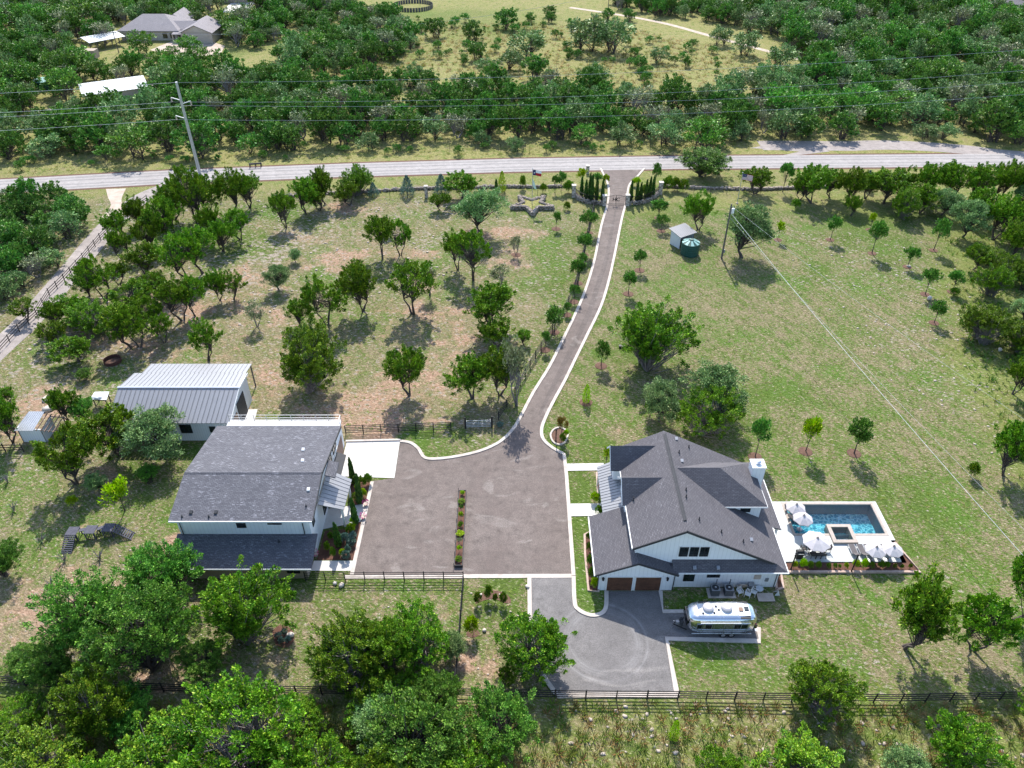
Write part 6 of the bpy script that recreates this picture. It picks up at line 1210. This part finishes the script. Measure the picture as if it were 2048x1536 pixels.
for r in [(J,25,884,786,86,'juniper beside the grey shed at the left edge'),(J,137,840,772,66,'juniper behind the grey shed'),(E_,172,842,796,54,'bright small tree between the shed and the metal barn'),(J,238,908,803,124,'juniper in front of the metal barn'),(O_,330,936,807,122,'pale live oak between the metal barn and the guest house'),(J,154,966,852,114,'juniper left of the guest house in the yard'),('lime',250,1022,962,62,'lime-green small tree above the climbing ramp'),('lime',150,1018,995,32,'small lime-green bush left of the lime tree in the yard'),(J,-20,840,760,90,'juniper cut off at the left edge beside the shed'),(E_,300,975,925,50,'leafy bush in the shade beside the guest house'),(O_,200,985,940,50,'small live oak in the yard shade'),(E_,170,760,735,36,'dark bush below the fire ring'),(J,20,800,770,40,'small juniper above the shed at the left edge')]: plant(*r)
# shrubs along the wall, gate and beds
for r in [('bluecone',815,390,351,30,'blue-green conifer left of the lone stone pillar'),('bluecone',883,388,349,32,'blue-green conifer right of the lone stone pillar'),('bluecone',748,390,365,22,'small blue-green conifer at the left end of the wire fence'),('limecone',1004,384,343,19,'lime-yellow upright conifer by the rubble wall'),('ball',1045,378,350,14,'lollipop round shrub left of the flagpole'),('ball',1086,386,367,15,'dark round shrub right of the flagpole'),('young',1109,386,352,16,'slim sapling left of the outer gate pillar'),('young',1122,384,343,20,'tall sapling beside the outer gate pillar on the left'),('ball',1136,386,362,22,'dark bush beside the outer gate pillar on the left'),('cypress',993,384,360,8,'tiny dark cypress by the rubble wall'),('ball',1335,382,352,24,'dark bush right of the outer gate pillar'),('ball',1350,380,355,20,'second dark bush right of the outer gate pillar'),('ball',1366,384,360,20,'low bush by the wire fence right of the gate'),
    ('lime',1164,372,336,22,'golden-leaved small tree left of the gate cypresses'),('young',1193,372,346,24,'leafy shrub beside the drive mouth on the left'),('young',1310,372,327,22,'tall bright young tree right of the gate cypresses'),('limeball',1211,368,348,14,'golden shrub at the drive mouth on the left'),('limeball',1272,372,354,18,'golden shrub at the drive mouth on the right'),('ball',1185,396,374,22,'green shrub behind the left gate wall'),('ball',1290,392,370,22,'green shrub behind the right gate wall'),('limeball',1262,398,386,12,'yellow-green shrub beside the right inner pillar'),('limeball',1198,402,390,12,'yellow-green shrub beside the left inner pillar'),
    ('limeball',945,1268,1236,30,'yellow-green round bush below the court'),('ball',956,1208,1186,17,'leftmost of the four round bushes below the court'),('ball',977,1198,1171,17,'tallest of the four round bushes below the court'),('ball',991,1204,1188,11,'smallest of the four round bushes below the court'),('ball',1007.5,1208,1186,16,'rightmost of the four round bushes below the court'),
    ('ball',1125,884,866,14,'round shrub in the round kerbed bed'),('limeball',1132,874,858,10,'small light shrub in the round kerbed bed'),('limeball',1187,1178,1156,17,'yellow-green ball shrub at the garage corner'),('ball',1183,1155,1135,14,'second shrub from the garage corner in the brick-edged bed'),('ball',1179,1130,1110,12,'third shrub from the garage corner in the brick-edged bed'),('ball',1177,1105,1085,11,'fourth shrub from the garage corner in the brick-edged bed'),('ball',1176,1080,1066,9,'farthest shrub in the brick-edged bed by the garage'),('limeball',1190,1003,985,20,'spiky yellow-green plant beside the front walk'),('ball',1197,1028,1012,16,'round shrub beside the front walk at the garage'),('blueball',1203,962,948,12,'blue-green plant in the porch bed'),('lime',1211,938,893,22,'yellow-green small tree at the porch end of the house'),
    ('limeball',1171,1380,1358,1,'x')][:-1]: plant(*r)
for i, x in enumerate((1586,1604.5,1618,1634,1655,1668.4,1677.5,1690,1708,1726.5,1740,1760,1771,1788,1802.7,1819)):
    wd_ = (13,16,13,12,9,9,7,10,15,15,11,13,11,8,7,8)[i]; plant('limeball' if i in (0,1,7,8,9) else 'ball', x, 1137, 1137-wd_*1.15, wd_, ORD[i]+' round shrub from the house in the pool bed', group='round shrubs in the pool bed')
for i, (bx, by, ty, w) in enumerate(((707,967,920,13),(720.6,1007,952,14),(712,1048,999,14),(677.7,1093,1048,15))): plant('cypress', bx, by, ty, w, ['far','second','third','nearest'][i]+' slim cypress in the bed beside the guest house', group='cypresses beside the guest house')
for side, lst in (('left',((1163,392,356),(1171,399,362),(1179,401,350),(1183,403,352),(1192,404,355),(1204,406,360))),('right',((1260,408,364),(1273,407,366),(1280,405,368),(1290,402,362),(1297,400,357),(1304,396,354)))):
    for i, (bx, by, ty) in enumerate(lst): plant('cypress', bx, by, ty, 8.5, f'{ORD[i]} slim cypress from the left behind the {side} gate wall', group='cypresses at the gate')
a, b = PLANTER
for k in range(9): q = b.lerp(a, 0.06+k*0.11); plant(('ball','lime','sparse','limeball','ball','lime','young','ball','limeball')[k], 0,0,0,0, ORD[k]+' plant from the bottom in the narrow court planter', group='plants in the court planter', at=(q.x,q.y,0.3), hw=((0.5,0.9,0.8,0.45,0.7,1.0,0.85,0.4,0.6)[k], (0.8,0.7,0.9,0.95,0.65,0.75,0.7,0.9,0.6)[k]))
bedp = [('ball',663,1078),('ball',655,1100),('blueball',690,1085),('blueball',703,1090),('blueball',697,1107),('ball',700,1070),('blueball',706,1078),('limeball',705,1063),('ball',668,1115),('limeball',685,1112),('blueball',693,1118),('ball',725,972),('limeball',716,980),('limeball',729,993),('ball',737,967),('ball',712,1000),('limeball',706,1050)]
for i, (k, x, y) in enumerate(bedp): plant(k, x, y, y-13-(i%3)*3, 12+(i%4)*2, f'{"small" if i%2 else "low"} {KW[k][1].split()[0]} plant in the guest house bed, {ORD[i]} counted from the walk', group='plants in the guest house bed')
for i, (x, y) in enumerate(((732,1012),(727,1038),(632,1112))):
    q = G(x, y); t = thing('flower_pot', ['pot of pink flowers at the upper guest house bed','pot of pink flowers beside the guest house walk','pot of pink flowers at the lean-to corner'][i], 'flower pot', q, 'pots of pink flowers'); MB().lathe((q.x,q.y,0), [(0.18,0),(0.27,0.4),(0.29,0.42),(0.24,0.4)], 12).build('pot', 'clay_light', t)
    rng = np.random.default_rng(i); u = rng.normal(size=(60,3)); u /= np.linalg.norm(u,axis=1,keepdims=True); V, F, c = leaves(rng, u*0.28+np.array([0,0,0.62]), u, np.full(60,0.16), np.full(60,0.12), np.ones((60,3))); me = np_mesh('blossom', V, F, None, ('flower_pink',)); o = bpy.data.objects.new('blossom', me); COL.objects.link(o); o.parent = t
for i, (x, y) in enumerate(((558,1275),(570,1268),(563,1285),(577,1283))): plant('blueball', x, y, y-9, 12, ORD[i]+' blue-green agave from the left in the mulch bed by the yellow-green juniper', group='agaves in the mulch bed')
plant('blueball', 1000, 853, 845, 13, 'blue-green agave at the farm gate'); plant('limecone', 1346, 1478, 1441, 24, 'small bright cone-shaped conifer below the bottom fence')
def yucca(px, py, s, label):
    q = G(px, py); t = thing('cholla', label, 'cactus', q, 'spiky cacti in the lower left yard'); rnd = random.Random(px); mb = MB()
    for k in range(7): a = rnd.uniform(0,6.28); b = rnd.uniform(0.2,0.9); e = (q.x+math.cos(a)*s*b, q.y+math.sin(a)*s*b, s*rnd.uniform(0.9,1.5)); m_ = (q.x+math.cos(a)*s*b*0.35, q.y+math.sin(a)*s*b*0.35, s*0.6); mb.tube([(q.x,q.y,0),m_,e], [0.07,0.055,0.03], 5)
    mb.build('stems', 'grey_twig', t); rng = np.random.default_rng(px); u = rng.normal(size=(70,3)); u /= np.linalg.norm(u,axis=1,keepdims=True); V, F, c = leaves(rng, u*s*0.55+np.array([0,0,s*0.8]), u, np.full(70,0.2), np.full(70,0.07), tones(rng,70,np.arange(70)%7,PAL['oak'])); me = np_mesh('spines', V, F, c, ('leaf',)); o = bpy.data.objects.new('spines', me); COL.objects.link(o); o.parent = t
for a in ((16,965,0.9,'spiky cactus at the left edge above the yard'),(28,1022,0.9,'spiky cactus at the left edge left of the climbing ramp'),(84,1083,0.8,'spiky cactus below left of the climbing ramp'),(130,1122,0.9,'spiky cactus left of the two below the ramp'),(200,1118,0.9,'spiky cactus right of the two below the ramp'),(103,1172,1.0,'spiky cactus in the bare yard above the leafy trees')): yucca(*a)

# ---------------------------------------------------------------- woodland beyond the road and left of the side road
FAR = {}
for kind, n, pal, kw in (('juniper', 5, 'fjuniper', dict(nlobe=8,nclump=90,nleaf=34,leaf=0.052,base=-0.18,cr=0.065,up=0.7,shell=0.5,plume=0.13,low=-0.85)), ('oak', 3, 'oak', dict(nlobe=8,nclump=62,nleaf=36,leaf=0.052,base=-0.1,cr=0.09,up=0.25,shell=0.55,low=-0.85)), ('brush', 2, 'young', dict(nlobe=6,nclump=30,nleaf=26,leaf=0.09,base=0.0,cr=0.14,up=0.4,shell=0.5)), ('fresh', 2, 'fresh', dict(nlobe=8,nclump=55,nleaf=36,leaf=0.054,base=-0.1,cr=0.09,up=0.4,shell=0.55,low=-0.85)), ('dead', 1, 'grey', dict(nlobe=6,nclump=50,nleaf=14,leaf=0.05,base=0.1,cr=0.10,up=0.4,shell=0.4))):
    FAR[kind] = []
    for i in range(n):
        V, F, col, C, _ = crown(500+i*17+len(kind)*3, PAL[pal], **kw); mb = limbs(i+40, C, kw['base']+0.05, 0.024, 2, 0.5 if kind != 'dead' else 1.0, 0.12)
        me = bpy.data.meshes.new('far_'+kind); nv = len(V); me.from_pydata([tuple(v) for v in V]+[tuple(v) for v in mb.v], [], [tuple(f) for f in F]+[tuple(k+nv for k in f) for f in mb.f])
        ca = me.color_attributes.new('tone', 'FLOAT_COLOR', 'POINT'); c4 = np.ones((len(me.vertices),4), np.float32); c4[:nv,:3] = col; ca.data.foreach_set('color', c4.ravel())
        me.materials.append(MATS['leaf']); me.materials.append(MATS['bark' if kind != 'dead' else 'grey_twig']); mi = np.zeros(len(me.polygons), np.int32); mi[len(F):] = 1; me.polygons.foreach_set('material_index', mi); FAR[kind].append(me)
rng = np.random.default_rng(11); WOOD = []
def wood_zone(poly, spacing, mixk, size=(6.0,11), hs=(0.62,0.95), avoid=(), keep=1.0):
    P = [G(x, max(y, -60)) for x, y in poly]; xs_ = [p.x for p in P]; ys_ = [p.y for p in P]; n = int((max(xs_)-min(xs_))*(max(ys_)-min(ys_))/spacing**2*4.5)
    X = rng.uniform(min(xs_),max(xs_),n); Y = rng.uniform(min(ys_),max(ys_),n); k = inside([(p.x,p.y) for p in P], X, Y)
    for pl in list(avoid)+NOGROW: k &= ~inside(pl, X, Y)
    for x, y in zip(X[k], Y[k]):
        if rng.random() > keep: continue
        s = rng.uniform(*size); r = s/2
        if all((x-a)**2+(y-b)**2 > (0.50*(r+c))**2 for a, b, c, *_ in WOOD if abs(x-a) < 9 and abs(y-b) < 9) : WOOD.append((x, y, r, mixk[rng.integers(len(mixk))], s*rng.uniform(*hs)))
def clr(px0, py0, px1, py1): a = G(px0,py1); b = G(px1,py1); c_ = G(px1,py0); d = G(px0,py0); return [(a.x,a.y),(b.x,b.y),(c_.x,c_.y),(d.x,d.y)]
open_ = [clr(225,50,450,140), clr(150,170,312,232), clr(60,200,170,240), clr(440,0,520,40), clr(150,90,270,150), clr(60,168,112,200), clr(440,95,560,150), clr(0,50,50,92), clr(420,20,470,60), clr(560,60,600,110), clr(470,150,520,165)]
JJ = ['juniper']*7+['oak']*2+['dead']; MIX = ['juniper']*5+['oak']*3+['fresh']*2+['dead']*1; OJ = ['oak']*4+['juniper']*5+['dead']*1+['fresh']
for x, y, w, k in ((1175,100,16,'oak'),(1225,104,15,'oak'),(1060,115,13,'oak'),(1025,140,9,'oak'),(955,120,8,'juniper'),(945,82,9,'juniper'),(870,75,9,'juniper'),(1015,58,10,'juniper'),(1190,175,10,'oak'),(1070,160,10,'juniper'),(975,155,8,'oak'),(1315,126,7,'oak'),(1280,140,6,'juniper'),(1060,46,5,'juniper'),(1100,45,5,'juniper'),(1215,40,6,'juniper'),(1257,42,6,'juniper'),(740,110,10,'juniper'),(790,100,11,'juniper'),(705,150,9,'juniper'),(1100,35,6,'juniper'),
    (280,316,11,'fresh'),(335,300,10,'juniper'),(405,312,12,'juniper'),(555,295,9,'juniper'),(580,300,9,'juniper'),(215,320,5,'brush'),(500,305,6,'brush'),(530,303,5,'brush'),(740,300,6,'oak'),(963,289,5,'oak'),(1030,303,5,'oak'),(1165,287,7,'fresh'),(1240,290,8,'oak'),(1330,292,9,'oak'),(1400,302,11,'fresh'),(1420,290,10,'fresh'),(1480,280,7,'oak'),(1560,275,10,'oak'),(1610,278,9,'juniper'),(1680,275,9,'juniper'),(1850,278,6,'oak'),(1890,280,6,'oak'),(1980,280,13,'juniper'),(2030,290,10,'fresh'),(180,55,15,'fresh'),(285,108,10,'fresh'),(385,112,9,'fresh'),(345,118,6,'fresh'),(230,45,12,'oak'),(375,32,12,'fresh'),(480,85,11,'fresh'),(530,75,12,'juniper'),(70,60,13,'fresh'),(30,195,15,'juniper'),(60,180,11,'juniper'),(115,150,10,'fresh'),(1550,70,12,'oak'),(1590,100,13,'juniper'),(1440,90,9,'oak'),(1490,110,11,'oak'),(1560,140,11,'oak')):
    q_ = G(x, y); WOOD.append((q_.x, q_.y, w/2, k, w*0.72))
wood_zone([(-60,330),(240,300),(330,275),(480,290),(620,285),(620,240),(600,150),(540,160),(330,180),(160,240),(-60,250)], 5.6, JJ, avoid=open_)
wood_zone([(600,282),(740,292),(1000,284),(1200,276),(1480,272),(1480,215),(1300,212),(1120,188),(900,178),(800,160),(700,185),(600,180)], 5.4, JJ, avoid=[clr(800,180,900,205), clr(700,150,800,185)], keep=0.95)
wood_zone([(-80,250),(160,225),(330,165),(600,160),(640,110),(600,80),(560,-40),(-80,-50)], 6.0, MIX, (6,11), avoid=open_)
wood_zone([(560,-40),(600,80),(640,160),(800,120),(830,95),(800,40),(700,20),(640,-40)], 5.5, JJ, (5,9), avoid=[clr(590,60,640,110)])
wood_zone([(1400,270),(1500,268),(1700,270),(1800,255),(2120,285),(2120,-50),(1700,-50),(1500,-40),(1380,20),(1480,60),(1600,110),(1640,140),(1480,190),(1400,190)], 5.6, OJ, (5.5,12), avoid=[clr(1480,70,1560,100), [(p.x,p.y) for p in ribbon(fr_, 6)[0]+ribbon(fr_, 6)[1][::-1]], [(p.x,p.y) for p in ribbon(fr_, 14)[0]+ribbon(fr_, 9)[1][::-1]]])
wood_zone([(1230,22),(1480,55),(1380,10),(1240,-40)], 5.5, JJ, (5,8))
wood_zone([(-120,420),(100,402),(175,420),(170,455),(110,540),(40,600),(-120,760)], 5.2, JJ, (4.5,7.5))
wood_zone([(640,20),(900,30),(1240,60),(1480,110),(1400,190),(1150,160),(900,130),(800,110)], 6.5, ['brush']*4+['juniper'], (1.6,3.8), keep=0.16)
wood_zone([(0,345),(600,320),(1480,300),(1480,285),(700,300),(330,300),(0,330)], 6, ['brush'], (1.2,2.6), keep=0.25)
wood_zone([(2060,400),(2300,360),(2700,900),(2120,1000),(1985,800),(1990,500)], 5.2, ['juniper']*2+['brush']*4, (2,5), keep=0.3, avoid=[clr(1890,640,1990,720)])
wood_zone([(700,-45),(1240,-45),(1240,-30),(700,-30)], 6, MIX, (6,10), keep=0.5)
vis = []
for w_ in WOOD:
    px, py = PX(w_[0], w_[1]); tw_ = w_[2]*2*SC(py)
    vis.append(tw_ if -80 < px < 2130 and py > -30 else 0)
order = np.argsort(-np.array(vis)); kn = {}; rest = []
NAMES = dict(juniper=('juniper_tree','dark juniper'), oak=('live_oak','grey-green live oak'), brush=('shrub','low brushy shrub'), fresh=('broadleaf_tree','bright green broadleaf tree'), dead=('bare_tree','greyish half-bare tree'))
MARKS = [('the long pale-roofed barn',240,205),('the transmission pole',400,300),('the far round tank',84,182),('the far hip-roofed house',310,75),('the round pen',826,15),('the long dark shed',2000,25),('the road loop',1750,285),('the road loop end',2030,290),('the driveway mouth',1245,310),('the meadow track',1450,85),('the carport',215,100),('the low dark roadside rack',512,320),('the far meadow pole',1215,40),('the pale cabin roof',14,30),('the lone stone pillar',853,300),('the star planter flagpole',1065,300),('the United States flag',1480,300),('the twin meadow oaks',1200,105),('the far brown house',475,25),('the caliche apron',225,400),('the side road bend',60,500),('the side road foot',0,620),('the upper right road',1950,120),('the upper right woods',1720,170),('the top right woods',1700,40),('the right-edge junipers',2000,600),('the right-edge wires',2060,850)]
def far_where(x, y, w):
    px, py = PX(x, y); nm, mx, my = min(MARKS, key=lambda m: (m[1]-px)**2+((m[2]-py)*2.2)**2); dx, dy = px-mx, (py-my)*2.2
    rel = ('left of' if dx < 0 else 'right of') if abs(dx) > abs(dy) else ('beyond' if dy < 0 else 'in front of'); d = math.hypot(dx, dy); q_ = 'close' if d < 45 else ('a little way' if d < 100 else 'well')
    sz = 'small' if w < 6.2 else ('large' if w > 8.6 else 'middle-sized'); return sz, f'{q_} {rel} {nm}'
for i in order:
    x, y, r, k, h = WOOD[i]; c_ = kn.get(k, 0)
    if vis[i] <= 0 or c_ >= (230 if k == 'juniper' else 110): rest.append(i); continue
    kn[k] = c_+1; nm, wd2 = NAMES[k]; sz, wh = far_where(x, y, r*2); me = FAR[k][c_ % len(FAR[k])]; o = bpy.data.objects.new(nm, me); COL.objects.link(o)
    o.location = (x,y,0); o.rotation_euler = (0,0,(i*2.399) % 6.283); o.scale = (r*2.1, r*2.1, max(h, 0.8)); tag(o, f'{sz} {wd2} {wh}' if k != 'brush' else f'{wd2} {wh}', 'shrub' if k == 'brush' else 'tree', f'{sz} {wd2}s {wh}')
# what is past counting stays one mass, made with geometry nodes
def mass(name, idxs, label):
    lib = bpy.data.collections.new(name+'_kinds'); flat = []
    for k in sorted(FAR):
        for me in FAR[k]: o = bpy.data.objects.new('%02d_kind' % len(flat), me); lib.objects.link(o); flat.append(k)
    me = bpy.data.meshes.new(name); me.from_pydata([(WOOD[i][0],WOOD[i][1],0) for i in idxs], [], [])
    ch = [[j for j, k in enumerate(flat) if k == WOOD[i][3]] for i in idxs]
    a = me.attributes.new('pick', 'INT', 'POINT'); a.data.foreach_set('value', [c[n % len(c)] for n, c in enumerate(ch)])
    a = me.attributes.new('size', 'FLOAT_VECTOR', 'POINT'); a.data.foreach_set('vector', [v for i in idxs for v in (WOOD[i][2]*2.1, WOOD[i][2]*2.1, max(WOOD[i][4],0.8))])
    a = me.attributes.new('turn', 'FLOAT_VECTOR', 'POINT'); a.data.foreach_set('vector', [v for i in idxs for v in (0,0,(i*2.399) % 6.283)])
    ob = bpy.data.objects.new(name, me); COL.objects.link(ob); tag(ob, label, 'woodland', kind='stuff')
    ng = bpy.data.node_groups.new(name, 'GeometryNodeTree'); ng.interface.new_socket('Geometry', in_out='INPUT', socket_type='NodeSocketGeometry'); ng.interface.new_socket('Geometry', in_out='OUTPUT', socket_type='NodeSocketGeometry')
    gi = ng.nodes.new('NodeGroupInput'); go = ng.nodes.new('NodeGroupOutput'); ip = ng.nodes.new('GeometryNodeInstanceOnPoints'); ci = ng.nodes.new('GeometryNodeCollectionInfo'); ci.inputs[0].default_value = lib; ci.inputs['Separate Children'].default_value = True
    def attr(nm, ty): n = ng.nodes.new('GeometryNodeInputNamedAttribute'); n.data_type = ty; n.inputs[0].default_value = nm; return n.outputs[0]
    L = ng.links.new; L(gi.outputs[0], ip.inputs['Points']); L(ci.outputs[0], ip.inputs['Instance']); ip.inputs['Pick Instance'].default_value = True; L(attr('pick','INT'), ip.inputs['Instance Index']); L(attr('size','FLOAT_VECTOR'), ip.inputs['Scale'])
    er = ng.nodes.new('FunctionNodeEulerToRotation'); L(attr('turn','FLOAT_VECTOR'), er.inputs[0]); L(er.outputs[0], ip.inputs['Rotation']); L(ip.outputs[0], go.inputs[0])
    md_ = ob.modifiers.new('trees', 'NODES'); md_.node_group = ng; return ob
if rest: mass('distant_woodland', rest, 'mass of small distant trees and brush beyond the road')
print('TREES', len(TREES), 'WOOD', len(WOOD), 'rest', len(rest), kn)

# ---------------------------------------------------------------- grass, weeds and loose stone
def spots(n, poly, seed, avoid=NOGROW):
    rg = np.random.default_rng(seed); P = [G(x, y) for x, y in poly]; X = rg.uniform(min(p.x for p in P), max(p.x for p in P), n); Y = rg.uniform(min(p.y for p in P), max(p.y for p in P), n)
    k = inside([(p.x,p.y) for p in P], X, Y)
    for pl in avoid: k &= ~inside(pl, X, Y)
    return np.stack([X[k], Y[k], np.zeros(k.sum())], -1), rg
def tuft(nb, h, w, seed):
    rg = np.random.default_rng(seed); V = []; F = []
    for i in range(nb):
        a = rg.uniform(0,6.28); r = rg.uniform(0,0.35)*w; l = rg.uniform(0.3,0.9)*w; b = np.array([math.cos(a)*r, math.sin(a)*r, 0]); s = np.array([-math.sin(a), math.cos(a), 0])*0.07*w; t = b+np.array([math.cos(a)*l, math.sin(a)*l, h*rg.uniform(0.6,1.1)]); o = len(V); V += [b-s, b+s, t]; F.append((o,o+1,o+2))
    return np.array(V), np.array(F)
def grass(name, poly, n, seed, h, w, pal, label, mats='weed_leaf', sc=(0.6,1.5)):
    pos, rg = spots(n, poly, seed); V, F = tuft(9, h, w, seed); pal = np.array(pal); c = pal[rg.integers(0, len(pal), len(pos))]*rg.uniform(0.7,1.25,(len(pos),1)); o = scatter(name, V, F, c, pos, rg.uniform(0,6.28,len(pos)), rg.uniform(*sc,len(pos)), mats); return tag(o, label, 'grass', kind='stuff')
grass('weeds', [(-200,1402),(2300,1412),(2500,1700),(-500,1700)], 5200, 1, 0.45, 0.5, [(0.10,0.17,0.03),(0.16,0.19,0.05),(0.26,0.20,0.09),(0.22,0.13,0.06),(0.07,0.14,0.03)], 'tangle of weeds and dry grass below the bottom fence')
grass('meadow_grass', [(600,40),(1240,50),(1640,140),(1400,195),(1100,170),(850,140),(640,160)], 5200, 2, 0.5, 0.8, [(0.32,0.26,0.11),(0.26,0.23,0.08),(0.14,0.18,0.04),(0.38,0.30,0.14)], 'dry tufted meadow grass beyond the road', sc=(0.7,1.9))
grass('verge_grass', [(-100,385),(0,350),(700,318),(1500,300),(1500,280),(600,300),(-100,345)], 3200, 3, 0.35, 0.6, [(0.28,0.25,0.09),(0.16,0.19,0.05),(0.22,0.22,0.07)], 'dry grass verge on the far side of the road')
grass('lawn_tufts', [(1180,440),(1900,480),(2060,900),(2300,1395),(1350,1392),(1330,1180),(1130,930),(1060,860),(1140,720)], 22000, 4, 0.10, 0.26, [(0.12,0.20,0.03),(0.20,0.24,0.06),(0.36,0.31,0.18),(0.09,0.18,0.02),(0.42,0.36,0.24)], 'short patchy lawn tufts around the main house')
grass('paddock_tufts', [(0,700),(300,400),(900,395),(1190,425),(1170,520),(1040,800),(990,870),(700,860),(560,850),(200,930),(350,1040),(420,1170),(1060,1170),(1110,1392),(-100,1370)], 22000, 5, 0.11, 0.28, [(0.12,0.21,0.03),(0.20,0.24,0.06),(0.38,0.31,0.19),(0.09,0.18,0.02),(0.44,0.36,0.25)], 'short patchy grass tufts in the paddocks and yard')
grass('brush_tufts', [(1890,480),(2060,420),(2300,600),(2200,1000),(2040,960),(1930,740)], 2600, 6, 0.45, 0.6, [(0.12,0.19,0.04),(0.24,0.23,0.07),(0.09,0.16,0.03)], 'long grass in the brushy strip at the right edge')
pm('field_stone', (0.46, 0.40, 0.34), (0.34, 0.28, 0.23), 1.7, 0.95, bump=0.8, bscale=5)
def pebbles(name, poly, n, seed, size, label, m='field_stone'):
    pos, rg = spots(n, poly, seed); k = len(pos); s = rg.uniform(0.4,1.0,k)**2*size+0.07; V, F = STONES[seed % 6]; o = scatter(name, V, F, None, pos-np.array([0,0,0.02]), rg.uniform(0,6.28,k), np.stack([s*1.3,s,s*0.42],-1), m); return tag(o, label, 'stones', kind='stuff')
pebbles('loose_stones', [(0,700),(300,400),(900,395),(900,560),(560,640),(200,740)], 900, 7, 0.5, 'pale limestone scattered over the left paddock')
pebbles('lawn_stones', [(1540,450),(1880,480),(2000,700),(2030,1000),(1780,760),(1600,560)], 300, 8, 0.4, 'pale limestone scattered over the right lawn')
pebbles('yard_stones', [(0,900),(340,1050),(400,1170),(1060,1180),(1100,1390),(0,1360)], 350, 9, 0.2, 'small pale stones in the lower yard')
pebbles('fence_stones', [(1360,1410),(2300,1410),(2400,1600),(1150,1600),(1120,1410)], 220, 10, 0.4, 'pale stones among weeds below the bottom fence')
